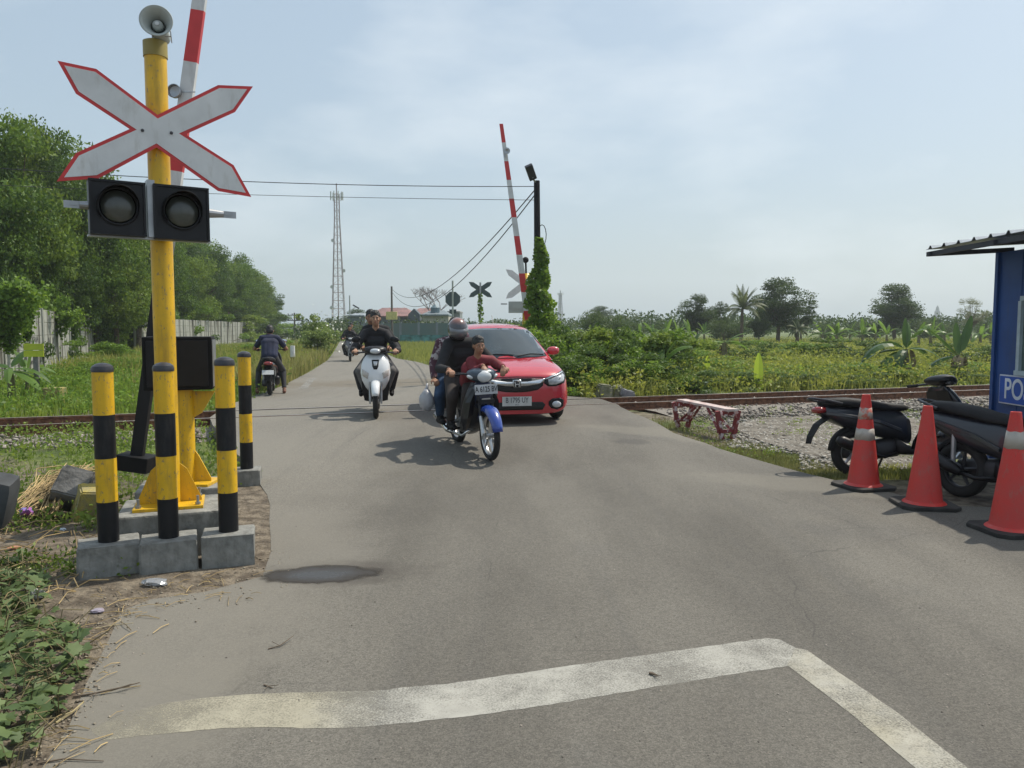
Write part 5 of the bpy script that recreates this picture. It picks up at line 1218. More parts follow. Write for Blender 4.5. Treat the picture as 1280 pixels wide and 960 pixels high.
# lattice towers
def lattice(u, vtop, Y, wb, wt, lv, label, vb=420, plat=True, bar=.09, col=(.36,.30,.30)):
    c = P(u, vtop, Y); h = c.z; r = empty('lattice_tower', (c.x, Y, -.1), R(18), label=label, cat='tower', group='lattice towers on the horizon')
    m = mat('tower_steel', col, .6, metal=.2)
    bm = B(); W_ = lambda t: lerp(wb, wt, min(1, t/.78))/2
    for sx, sy in ((-1,-1),(1,-1),(1,1),(-1,1)): tube(bm, [(sx*W_(t), sy*W_(t), h*t) for t in (0,.78,.93)], bar*1.5, seg=5)
    obj('legs', bm, m, r)
    bm = B()
    for i in range(lv):
        t0, t1 = .93*i/lv, .93*(i+1)/lv
        cs_ = [(-1,-1),(1,-1),(1,1),(-1,1)]
        for k in range(4):
            a, b = cs_[k], cs_[(k+1)%4]
            p = lambda q, t: Vector((q[0]*W_(t), q[1]*W_(t), h*t))
            tube(bm, [p(a,t1), p(b,t1)], bar*.7, seg=4, cap=False)
            if i % 2: tube(bm, [p(a,t0), p(b,t1)], bar*.55, seg=4, cap=False)
            else: tube(bm, [p(b,t0), p(a,t1)], bar*.55, seg=4, cap=False)
    obj('bracing', bm, m, r)
    bm = B(); tube(bm, [(0,0,0),(0,0,h)], bar*2.2, seg=6); obj('mast', bm, m, r)
    if plat:
        bm = B()
        for k in range(9): a = R(40*k); tube(bm, [(2.0*math.cos(a),2.0*math.sin(a),h*.89),(2.0*math.cos(a),2.0*math.sin(a),h*.945)], .16, seg=6)
        tube(bm, [(-2,0,h*.905),(2,0,h*.905)], .1, seg=4); tube(bm, [(0,-2,h*.905),(0,2,h*.905)], .1, seg=4); obj('antenna_ring', bm, MT['greyplastic'], r)
        bm = B()
        for t, s in ((.42,1),(.31,-1),(.62,-1),(.17,-1)): lathe(bm, [(.01,0),(.55,.1),(.6,.3)], o=(s*(W_(t)+.4), -.3, h*t), rot=RX, seg=12)
        obj('dish', bm, MT['greyplastic'], r)
lattice(420.5, 229, 255, 4.3, 1.6, 17, 'tall lattice telecom tower left of the centre with antenna ring', bar=.085, col=(.25,.20,.20))
lattice(700.5, 363, 560, 4.0, 1.6, 9, 'tiny hazy lattice tower right of the vine covered pole', bar=.17, plat=True, col=(.22,.23,.25))
# hazy spire
c = P(1172, 382, 620); bm = B(); hm = mat('hazy_masonry', (.22,.23,.25), .9)
r = empty('distant_spire', (c.x, 620, -.5), label='faint pale stepped spire on the horizon right of the round tree', cat='tower')
lathe(bm, [(2.7,0),(2.7,12),(2.2,12.5),(2.1,15.5),(1.4,16),(1.2,c.z-1.5),(.3,c.z+.5)], seg=8); obj('tower_body', bm, hm, r)

# houses
RT = mat('red_metal_roof', (.25,.125,.11), .6, var=.25, scale=.7)
def window(par, x, y, z, w_, h_, m=None):
    bm = B(); box(bm, (x,y,z), (w_,.08,h_)); f = obj('window', bm, MT['capgrey'], par); bm = B(); box(bm, (x,y-.045,z), (w_-.16,.02,h_-.16)); obj('pane', bm, m or MT['lens'], f)
def house(x0u, x1u, vr, ve, Y, dep, wallc, roofm, label, nm='house', ridge=.25, wins=4, cols=0, zb=-.1):
    a, b = P(x0u, ve, Y), P(x1u, ve, Y); rz_ = P(x0u, vr, Y).z; w_ = b.x-a.x
    r = empty(nm, ((a.x+b.x)/2, Y, zb), label=label, cat='house', group='houses at the far end of the road'); ze = a.z-zb; zr = rz_-zb
    bm = B(); box(bm, (0, dep/2, ze/2), (w_*.96, dep*.92, ze)); obj('wall', bm, wallc, r)
    bm = B(); i = w_*ridge; hw, e = w_/2, .0
    b0 = [Vector((-hw,-.4,ze)), Vector((hw,-.4,ze)), Vector((hw,dep+.4,ze)), Vector((-hw,dep+.4,ze))]; r0, r1 = Vector((-hw+i,dep/2,zr)), Vector((hw-i,dep/2,zr))
    V_ = [bm.verts.new(p) for p in b0+[r0,r1]+[p-Vector((0,0,.18)) for p in b0]]
    for f in ((0,1,5,4),(1,2,5),(2,3,4,5),(3,0,4),(9,8,7,6),(0,6,7,1),(1,7,8,2),(2,8,9,3),(3,9,6,0)): bm.faces.new([V_[q_] for q_ in f])
    for k in range(int(w_/1.2)):
        x = -hw+.6+k*1.2; t = min(1, min(x+hw, hw-x)/i) if i > .01 else 1; tube(bm, [(x,-.42,ze+.04),(x, lerp(-.4,dep/2,t), lerp(ze,zr,t)+.04)], .05, seg=4)
    obj('roof', bm, roofm, r)
    for k in range(wins): window(r, -w_*.4+w_*.8*(k+.5)/wins, dep*.04-.04, ze*.55, w_*.09, ze*.34)
    for k in range(cols):
        bm = B(); tube(bm, [(-w_*.42+w_*.84*k/max(1,cols-1),-.3,0),(-w_*.42+w_*.84*k/max(1,cols-1),-.3,ze-.05)], .14, seg=6); obj('column', bm, MT['concrete'], r)
    return r
WG = mat('bluegrey_plaster', (.20,.235,.26), .9, var=.15, scale=.6); WW = mat('cream_plaster', (.52,.50,.44), .9, var=.12, scale=.8); WT = mat('dull_teal_wall', (.085,.155,.155), .9, var=.25, scale=.7, col2=(.12,.15,.15))  # house wall plasters: blue-grey, cream and dull teal
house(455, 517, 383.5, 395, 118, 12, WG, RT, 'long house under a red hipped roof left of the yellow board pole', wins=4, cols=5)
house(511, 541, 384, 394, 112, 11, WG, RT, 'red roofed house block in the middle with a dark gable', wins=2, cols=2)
house(527, 561, 387, 393, 100, 8, WW, mat('grey_tin', (.17,.21,.23), .6), 'cream walled house with a low dark roof right of the red roofs', wins=3)
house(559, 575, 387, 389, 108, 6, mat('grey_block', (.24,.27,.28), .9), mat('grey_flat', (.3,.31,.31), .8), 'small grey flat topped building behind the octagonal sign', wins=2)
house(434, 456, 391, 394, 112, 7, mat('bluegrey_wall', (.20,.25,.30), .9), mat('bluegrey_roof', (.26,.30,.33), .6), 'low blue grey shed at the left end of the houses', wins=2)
a = P(519, 384.5, 108); bm = B()
prism(bm, [Vector(p) for p in ((-.8,0,0),(.8,0,0),(.8,0,1.5),(0,0,2.3),(-.8,0,1.5))], (0,2.5,0)); o = obj('gable_tower', bm, mat('gable_dark', (.09,.115,.13), .8)); o.location = (a.x, 106.5, P(519, 404, 108).z-.3); o.scale = (1,1,1.0); tag(o, 'dark gabled dormer block among the red roofs', 'building')
c = P(541.5, 386, 99); bm = B(); lathe(bm, [(.6,-.5),(.62,.3),(.3,.55),(.1,.75)], seg=12); o = obj('water_tank', bm, mat('tank_blue_grey', (.10,.16,.19), .5)); o.location = (c.x, 101.5, c.z-.1); tag(o, 'small dark water tank on the cream house roof', 'water tank')
a, b = P(455, 404, 84), P(592, 405, 84)
r = empty('boundary_wall', (a.x, 84, -.2), label='long dull teal boundary wall in front of the houses', cat='wall'); ww = (b.x-a.x)/6
for k in range(6):
    bm = B(); box(bm, (ww*(k+.5), 0, (a.z+.2)/2), (ww-.24,.18,a.z+.2)); obj('panel', bm, WT, r)
for k in range(7):
    bm = B(); box(bm, (ww*k, 0, (a.z+.3)/2), (.24,.26,a.z+.3)); obj('post', bm, WG, r)
a = P(500, 415, 80); b = P(568, 415, 80)
bm = B(); box(bm, ((b.x-a.x)/2, 0, .45), (b.x-a.x, .12, .9)); o = obj('low_tiled_wall', bm, mat('turquoise_band', (.07,.24,.25), .8, var=.5, scale=1.2), None); o.location = (a.x, 80, -.1); tag(o, 'low faded turquoise wall before the boundary wall', 'wall')

# board, stub, marker on the left verge
c = P(45, 503, 16.6); tz = P(45, 433, 16.4).z; r = empty('notice_board', (P(45,470,16.6).x, 16.6, -.06), R(8), label='blank yellow green board on a short grey post before the wall', cat='sign board')
bm = B(); box(bm, (.02,0,(tz-.1)/2), (.10,.07,tz-.1)); obj('post', bm, MT['concrete_dark'], r)
bm = B(); box(bm, (0,-.05,tz-.10), (.40,.02,.135), bev=.003); box(bm, (0,-.05,tz+.045), (.40,.02,.135), bev=.003); obj('board', bm, mat('lime_board', (.48,.55,.03), .5, var=.12), r)
c = P(69, 497, 16.0); bm = B(); box(bm, (0,0,.14), (.34,.3,.38), bev=.015); o = obj('marker_stone', bm, mat('mossy_yellow_stone', (.36,.28,.10), .9, col2=(.16,.17,.06), scale=8)); o.location = (c.x, 16.0, -.05); tag(o, 'squat mossy yellowish marker stone in the grass beyond the rails', 'marker stone')
c = P(366, 452, 27); r = empty('marker_post', (c.x, 27, -.05), label='short white and black marker post in the roadside grass', cat='marker post')
bm = B(); tube(bm, [(0,0,0),(0,0,.55)], .075, seg=10); obj('post', bm, MT['mattblack'], r); bm = B(); tube(bm, [(0,0,.552),(0,0,.95)], .085, seg=10); obj('post_head', bm, MT['white'], r)

# stones right of the car
sm = mat('mossy_stone', (.26,.25,.19), .95, col2=(.12,.13,.07), scale=6, bump=.6, bscale=12)
hull('stone', blk(755, 489, 16.6, .36, .30, .30, 5, 6, 15, .8), sm, .03, label='squat mossy stone beyond the track right of the car', cat='stone', group='stones beyond the track')
hull('stone', blk(771, 490, 16.8, .26, .30, .30, 15, 8, -20, .75), sm, .03, label='rounded brown stone between the squat stone and the grey slab', cat='stone', group='stones beyond the track')
hull('stone', blk(784, 492, 16.7, .34, .22, .16, 12, 14, 25, .9), mat('grey_slab_stone', (.22,.225,.25), .9, var=.2), .02, label='tilted grey slab stone by the rail above the road edge', cat='stone', group='stones beyond the track')

# ================================================================== guard post on the right
WX = 5.39; WY = 8.60
blue = mat('blue_sheet_metal', (.014,.070,.25), .5, var=.15, scale=2); weather(blue, (.05,.07,.10), .45, (2,2,.4), 3)
gp_ = empty('guard_post', (WX, WY, -.05), 0, label='blue sheet metal guard post with corrugated roof at the right edge', cat='guard post')
ztop = 2.40
bm = B(); box(bm, (1.1, -1.1, ztop/2), (2.2, 2.2, ztop)); 
wallo = obj('wall', bm, blue, gp_)
bm = B()
for k in range(7): box(bm, (-.003, -.06-k*.36, ztop/2), (.006, .012, ztop-.02))
for k in range(7): box(bm, (.06+k*.36, .003, ztop/2), (.012, .006, ztop-.02))
obj('wall_rib', bm, blue, gp_)
bm = B(); box(bm, (-.004,-.02,ztop/2), (.05,.05,ztop)); obj('corner_post', bm, blue, gp_)
# corrugated roof: ribs run across the eave
bm = B(); secs = []
ys = np.linspace(.12, -2.6, 112)
def rz2(y): q = (y-.02) % .27; return .034 if q < .035 else (.034*(1-(q-.035)/.02) if q < .055 else (.034*(q-.25)/.02 if q > .25 else 0))
rows = []
for x in (-.74, .2, 1.2, 2.5):
    rows.append([(x, y, ztop+.05+.10*(x+.74)/1.0*.55+rz2(y)) for y in ys])
V_ = [[bm.verts.new(p) for p in row] for row in rows]
for a_, b_ in zip(V_, V_[1:]):
    for k in range(len(ys)-1): bm.faces.new((a_[k], a_[k+1], b_[k+1], b_[k]))
ro = obj('roof', bm, mat('galvalume_sheet', (.40,.43,.46), .35, metal=.75, var=.12), gp_); sl = ro.modifiers.new('s','SOLIDIFY'); sl.thickness = .004
bm = B()
for y in (.05, -1.1, -2.2): box(bm, (-.28, y, ztop+.015), (.95,.04,.05), rot=Matrix.Rotation(R(-3),3,'Y'))
box(bm, (-.70,-1.1,ztop-.002), (.04,2.5,.05)); obj('rafter', bm, mat('rafter_dark', (.05,.055,.065), .7), gp_)
# sign with the letters (only the first two are in frame)
def on_wall(y, z): return Vector((-.03, y-WY, z+.05))
y1, y0 = 8.42, 7.62; z0, z1 = .70, 1.015
bm = B(); box(bm, on_wall((y0+y1)/2, (z0+z1)/2), (.018, y1-y0, z1-z0), bev=.004); sg_ = obj('sign', bm, mat('sign_white', (.62,.66,.72), .5), gp_)
bm = B(); box(bm, on_wall((y0+y1)/2, (z0+z1)/2)+Vector((-.0115,0,0)), (.006, y1-y0-.03, z1-z0-.03)); obj('sign_field', bm, mat('sign_blue', (.01,.085,.42), .45), sg_)
bm = text_bm('POS', .31, bold=.004, sx=.78); q = Matrix(((0,0,-1),(-1,0,0),(0,1,0)))   # x->-Y, y->Z, z->-X
for v_ in bm.verts: v_.co = q @ v_.co + on_wall(8.11, (z0+z1)/2)+Vector((-.0165,0,0))
obj('sign_letters', bm, mat('sign_letter_white', (.70,.74,.80), .5), sg_)
# emblem board
bm = B(); box(bm, on_wall(6.9, 2.02), (.02,.75,.42)); eb = obj('emblem_board', bm, mat('emblem_white', (.46,.48,.46), .5), gp_)
def yz(c, pl, off): return [on_wall(c[0]+p[0], c[1]+p[1])+Vector((off,0,0)) for p in pl]
shl = [(.13,.13),(-.13,.13),(-.14,0),(-.09,-.10),(0,-.15),(.09,-.10),(.14,0)]
bm = B(); prism(bm, yz((7.90,2.10), shl, -.0125), (-.002,0,0)); obj('emblem_rim', bm, mat('emblem_gold', (.42,.36,.10), .5), eb)
bm = B(); prism(bm, yz((7.90,2.10), [(a_*.84,b_*.84) for a_, b_ in shl], -.0155), (-.002,0,0)); obj('emblem_shield', bm, mat('emblem_green', (.06,.30,.16), .5, col2=(.30,.36,.08), scale=5), eb)
bm = B(); prism(bm, yz((7.90,1.93), [(.17,.02),(-.17,.02),(-.14,-.03),(.14,-.03)], -.0125), (-.004,0,0)); obj('emblem_ribbon', bm, mat('emblem_brown', (.28,.20,.08), .5), eb)
# window
bm = B(); wy0, wy1, wz0, wz1 = 6.9, 8.13, 1.045, 1.83
box(bm, on_wall((wy0+wy1)/2, wz1), (.035, wy1-wy0, .05)); box(bm, on_wall((wy0+wy1)/2, wz0), (.06, wy1-wy0+.06, .05)); box(bm, on_wall(wy0, (wz0+wz1)/2), (.035,.05,wz1-wz0-.052)); box(bm, on_wall(wy1, (wz0+wz1)/2), (.035,.05,wz1-wz0-.052)); box(bm, on_wall((wy0+wy1)/2, (wz0+wz1)/2), (.03,.03,wz1-wz0-.052))
wf = obj('window_frame', bm, mat('frame_pale', (.42,.52,.56), .5), gp_)
bm = B(); box(bm, on_wall((wy0+wy1)/2, (wz0+wz1)/2)+Vector((.018,0,0)), (.006, wy1-wy0-.03, wz1-wz0-.03)); obj('window_pane', bm, mat('window_glass', (.10,.15,.13), .08, spec=.9, coat=.5), wf)

# ------------------------------------------------ cones
cone_red = mat('cone_plastic', (.60,.032,.024), .5, var=.14, scale=4, col2=(.50,.05,.04)); weather(cone_red, (.30,.13,.10), .6, (6,6,3), 4, .55, .72); weather(cone_red, (.09,.03,.025), .6, (14,14,3), 5, .62, .70)
def cone(u, v, h, rz, label, bands=()):
    p = G(u, v); r = empty('traffic_cone', (p.x, p.y, p.z), R(rz), label=label, cat='traffic cone', group='red cones along the right road edge')
    bm = B(); s = .235; c = .07
    oct_ = [(s,-s+c),(s,s-c),(s-c,s),(-s+c,s),(-s,s-c),(-s,-s+c),(-s+c,-s),(s-c,-s)]
    prism(bm, [(a, b, .0) for a, b in oct_], (0,0,.03)); bmesh.ops.bevel(bm, geom=bm.edges[:], offset=.005, segments=2, affect='EDGES'); obj('base', bm, mat('cone_base', (.035,.033,.03), .8, var=.4, scale=7), r)
    r0, r1 = .145, .036
    bm = B(); f = lambda z: lerp(r0, r1, (z-.03)/(h-.03))
    lathe(bm, [(r0+.028,.030),(r0+.018,.040),(r0,.050)]+[(f(z), z) for z in np.linspace(.07,h,12)]+[(r1-.012,h),(r1-.014,h-.05)], seg=36); obj('body', bm, cone_red, r, smooth=False)
    smooth_by_angle(r.children[-1], 30)
    for (z0, z1, dirty) in bands:
        bm = B(); z0 *= h; z1 *= h; lathe(bm, [(f(z0)+.0015, z0),(f(z1)+.0015, z1)], seg=36)
        for v_ in bm.verts: v_.co.z += .004*math.sin(math.atan2(v_.co.y, v_.co.x)*5+z0*30)
        bm2 = obj('reflective_band', bm, mat('reflective_worn', (.42,.38,.33), .5, col2=(.50,.14,.10) if dirty else (.30,.27,.24), scale=18 if dirty else 7, lo=.42, hi=.52), r, smooth=True)
    return r
cone(1079, 609, .89, 12, 'red cone farthest from the camera with two worn reflective bands', ((.52,.64,False),(.74,.86,True)))
cone(1155, 632, .86, -8, 'plain red cone without bands, middle of the three')
cone(1263, 664, .90, 5, 'red cone nearest the right frame edge, before the guard post', ((.70,.84,False),))

# ------------------------------------------------ bench
bt = mat('red_white_flaking', (.58,.50,.50), .8, col2=(.20,.035,.035), scale=13, lo=.53, hi=.60, detail=3)
pL, pR = G(856, 536, -.03), G(907, 550, -.03); d = (pR-pL); rz_ = math.atan2(d.y, d.x); ln = d.length+.32
r = empty('wooden_bench', (pL+pR)/2+Vector((.02,.1,0)), rz_, label='low wooden bench painted in flaking red and white beside the road', cat='bench')
hh = .42
bm = B(); box(bm, (0,.02,hh), (ln, .17, .035), bev=.005); obj('seat', bm, mat('pale_plank', (.62,.56,.53), .8, col2=(.36,.22,.20), scale=9), r)
for sx in (-1, 1):
    for sy in (-1, 1):
        bm = B(); q = Matrix.Rotation(R(-sy*12),3,'X'); x = sx*(ln/2-.10); box(bm, (x, sy*.12, hh/2-.012), (.075,.05,hh), rot=q, bev=.004); obj('leg', bm, bt, r)
    bm = B(); box(bm, (sx*(ln/2-.10)+.0, 0, .12), (.04,.30,.05)); obj('leg_rail', bm, bt, r); bm = B(); box(bm, (sx*(ln/2-.10), 0, hh-.05), (.08,.19,.06)); obj('leg_rail', bm, bt, r)
    bm = B(); a_ = Vector((sx*(ln/2-.14),-.10,.10)); b_ = Vector((sx*.16,-.03,hh-.03)); tube(bm, [a_, b_], .024, seg=4); a_.y = .10; b_.y = .03; tube(bm, [a_, b_], .024, seg=4); obj('brace', bm, bt, r)

# ------------------------------------------------ litter and small debris, each on the ground
def crumple(name, u, v, sz, m, seed, label, cat='litter', z=.0, flat=.4, Y=None):
    rr = random.Random(seed); p = G(u, v, z) ; bm = B(); bmesh.ops.create_icosphere(bm, subdivisions=2, radius=1)
    for v_ in bm.verts: v_.co = Vector((v_.co.x*sz[0], v_.co.y*sz[1], v_.co.z*sz[2]))*rr.uniform(.65,1.15)+Vector((0,0,sz[2]*.7))
    o = obj(name, bm, m); o.location = p; return tag(o, label, cat)
film = mat('plastic_film', (.55,.57,.60), .18, var=.15, trans=.55)
crumple('plastic_bag', 193, 731, (.085,.045,.022), film, 2, 'clear crumpled plastic bag by the middle concrete block')
crumple('plastic_wrapper', 32, 714, (.075,.035,.018), mat('wrapper_pale', (.62,.62,.50), .4, col2=(.50,.48,.12), scale=30), 3, 'pale yellow and white wrapper on the litter left of the bollards')
crumple('plastic_wrapper', 33, 644, (.05,.05,.04), mat('wrapper_pink', (.60,.10,.42), .35, col2=(.10,.22,.50), scale=18), 4, 'bright pink and blue wrapper beside the dark slab', z=.04)
crumple('stone', 47, 748, (.045,.03,.035), mat('pale_stone', (.55,.53,.50), .8), 5, 'small pale pointed stone above the ground cover', 'stone', flat=.8)
crumple('plastic_bag', 122, 765, (.04,.03,.012), mat('film_lilac', (.50,.44,.52), .3, trans=.3), 6, 'small lilac plastic scrap on the dusty road edge')
crumple('plastic_bag', 66, 670, (.05,.04,.025), mat('film_green', (.14,.20,.12), .4), 7, 'dull green plastic scrap in the litter')
crumple('plastic_wrapper', 78, 664, (.025,.02,.015), mat('film_bluewhite', (.55,.62,.70), .4), 8, 'tiny blue white scrap behind the leftmost block')
crumple('plastic_wrapper', 18, 686, (.05,.03,.012), mat('wrapper_orange', (.50,.22,.12), .6), 9, 'faded orange scrap in the litter at the left')
crumple('plastic_bag', 832, 449, (.16,.1,.08), mat('film_teal', (.10,.40,.28), .4), 10, 'teal plastic scrap caught in the grass above the bench', z=.0)
bpy.data.objects['plastic_bag.002'].location = P(883, 479, 16.8)
tw = mat('twig_brown', (.13,.10,.07), .9)
def twig(pts, r_, label, m=tw):
    bm = B(); q_ = [G(*p)+Vector((0,0,r_+z)) for p, z in pts]; tube(bm, q_, [r_*1.2]+[r_]*(len(q_)-2)+[r_*.5], seg=5)
    for p in q_[1:-1]:
        for _ in range(2): t = rnd.uniform(0,6.28); tube(bm, [p, p+Vector((math.cos(t)*.05, math.sin(t)*.05, .01))], .0016, seg=4)
    o = obj('twig', bm, m); o.data.transform(Matrix.Translation(-q_[0])); o.location = q_[0]; return tag(o, label, 'twig', 'twigs on the road')
twig([((92,872),0),((120,869),.005),((148,865),.012),((175,857),.01)], .004, 'dark dry twig reaching from the ground cover onto the road')
twig([((335,812),0),((350,809),.005),((367,799),.015)], .0028, 'thin forked twig lying alone on the road below the puddle')
twig([((120,786),0),((140,783),.003),((167,779),0)], .0022, 'pale straw on the dusty road edge', mat('straw_pale', (.50,.42,.26), .9))
twig([((48,955),0),((80,951),.004),((130,953),.002)], .003, 'long thin stalk at the bottom left corner')
twig([((812,843),0),((817,845),.003),((822,846),0)], .006, 'short dark stick on the white line')
twig([((330,857),0),((335,859),.002),((341,861),0)], .003, 'tiny stick on the road just above the yellowed line')
twig([((70,905),0),((92,893),.01),((105,884),.02)], .004, 'dry yellow stalk beside the ground cover', mat('straw_y', (.38,.31,.16), .9))
# grit scattered on the asphalt
gq = np.array([tuple(G(rnd.uniform(0,1280), rnd.uniform(540,955))) for _ in range(700)]); gq = gq[inpoly(gq[:,:2], outline)]
rocks('road_grit', gq, (.002, .007), 12, stone_mat('grit', (.08,.07,.06), (.34,.30,.25)), label='scattered grit on the asphalt')
# ================================================================== vehicles  (local: +x forward, +y left, z up)
def torus(bm, c, R_, r_, seg=36, ms=10, wy=1.0, mi=0):
    """wheel tyre in the XZ plane"""
    c = Vector(c); rings = []
    for i in range(seg):
        a = 2*math.pi*i/seg; ring = []
        for j in range(ms):
            b = 2*math.pi*j/ms; rr_ = R_+r_*math.cos(b); ring.append(bm.verts.new(c+Vector((rr_*math.cos(a), r_*wy*math.sin(b), rr_*math.sin(a)))))
        rings.append(ring)
    for i in range(seg):
        a, b = rings[i], rings[(i+1)%seg]
        for j in range(ms): bm.faces.new((a[j], a[(j+1)%ms], b[(j+1)%ms], b[j])).material_index = mi
def wheel(par, name, c, R_, tw, rimm, spokes=5, thick=None, disc=True, wire=False):
    e = empty(name, c); e.parent = par; tr = tw*.5
    bm = B(); torus(bm, (0,0,0), R_-tr, tr, 40, 12); obj('tyre', bm, MT['rubber'], e, smooth=True)
    bm = B(); ri = R_-2*tr+.004
    torus(bm, (0,0,0), ri, .012, 36, 8, wy=2.2)
    lathe(bm, [(.035,-.05),(.035,.05)], rot=RX, seg=16)
    n = 28 if wire else spokes
    for k in range(n):
        a = 2*math.pi*k/n; d = Vector((math.cos(a),0,math.sin(a)))
        if wire: tube(bm, [d*.03+Vector((0,.03*(-1)**k,0)), d*ri], .0035, seg=4)
        else:
            p = Vector((math.cos(a+.18),0,math.sin(a+.18))); tube(bm, [d*.03, p*ri], [.020,.012], seg=6)
    rm = obj('rim', bm, rimm, e); smooth_by_angle(rm)
    if disc:
        bm = B(); lathe(bm, [(.105,.0),(.105,.004),(.055,.004),(.055,0)], o=(0,.055,0), rot=RX, seg=28, close=True); obj('brake_disc', bm, MT['steel'], e)
    return e
def arc_shell(bm, c, r, w_, a0, a1, n=14, crown=.025, th=.006):
    """mudguard: curved shell over a wheel in the XZ plane"""
    secs = []
    c = Vector(c)
    for i in range(n+1):
        a = lerp(a0, a1, i/n); d = Vector((math.cos(a),0,math.sin(a))); ww = w_*(.55+.45*math.sin(math.pi*(.12+.76*i/n)))
        ring = []
        for s in (-1,-.8,-.4,0,.4,.8,1): ring.append(c+d*(r+crown*(1-s*s)-.03*(abs(s)==1))+Vector((0,s*ww,0)))
        for s in (1,.8,.4,0,-.4,-.8,-1): ring.append(c+d*(r+crown*(1-s*s)-.03*(abs(s)==1)-th)+Vector((0,s*ww*.97,0)))
        secs.append(ring)
    loft(bm, secs)
def plate(par, name, c, rot, w_, h_, txt, bg, fg, sub=None, sx=.72):
    e = par; c = Vector(c); q = rot     # local x = right, y = up, z = outwards
    bm = B(); box(bm, c, (w_, h_, .006), rot=q, bev=.002); o = obj(name, bm, bg, e)
    m = q.to_4x4(); m.translation = c + q @ Vector((0,.10*h_ if sub else 0,.0045))
    bm = text_bm(txt, h_*.80, bold=.0015, sx=sx); bm.transform(m); obj('plate_letters', bm, fg, o)
    if sub:
        m.translation = c + q @ Vector((0,-.36*h_,.0045)); bm = text_bm(sub, h_*.22, sx=.9); bm.transform(m); obj('plate_letters', bm, fg, o)
    return o
def facing(fwd):       # basis looking outwards along fwd, y up
    z = Vector(fwd).normalized(); x = Vector((0,0,1)).cross(z).normalized(); y = z.cross(x); return Matrix((x,y,z)).transposed()
MT['plate_white'] = mat('plate_white', (.60,.61,.60), .45, var=.12); MT['plate_black'] = mat('plate_black_ink', (.03,.03,.035), .5)
MT['seat'] = mat('seat_vinyl', (.012,.012,.014), .65, spec=.3, var=.3, bump=.15, bscale=90)
MT['tail'] = mat('tail_lens', (.30,.02,.02), .2, spec=.7, coat=.5)

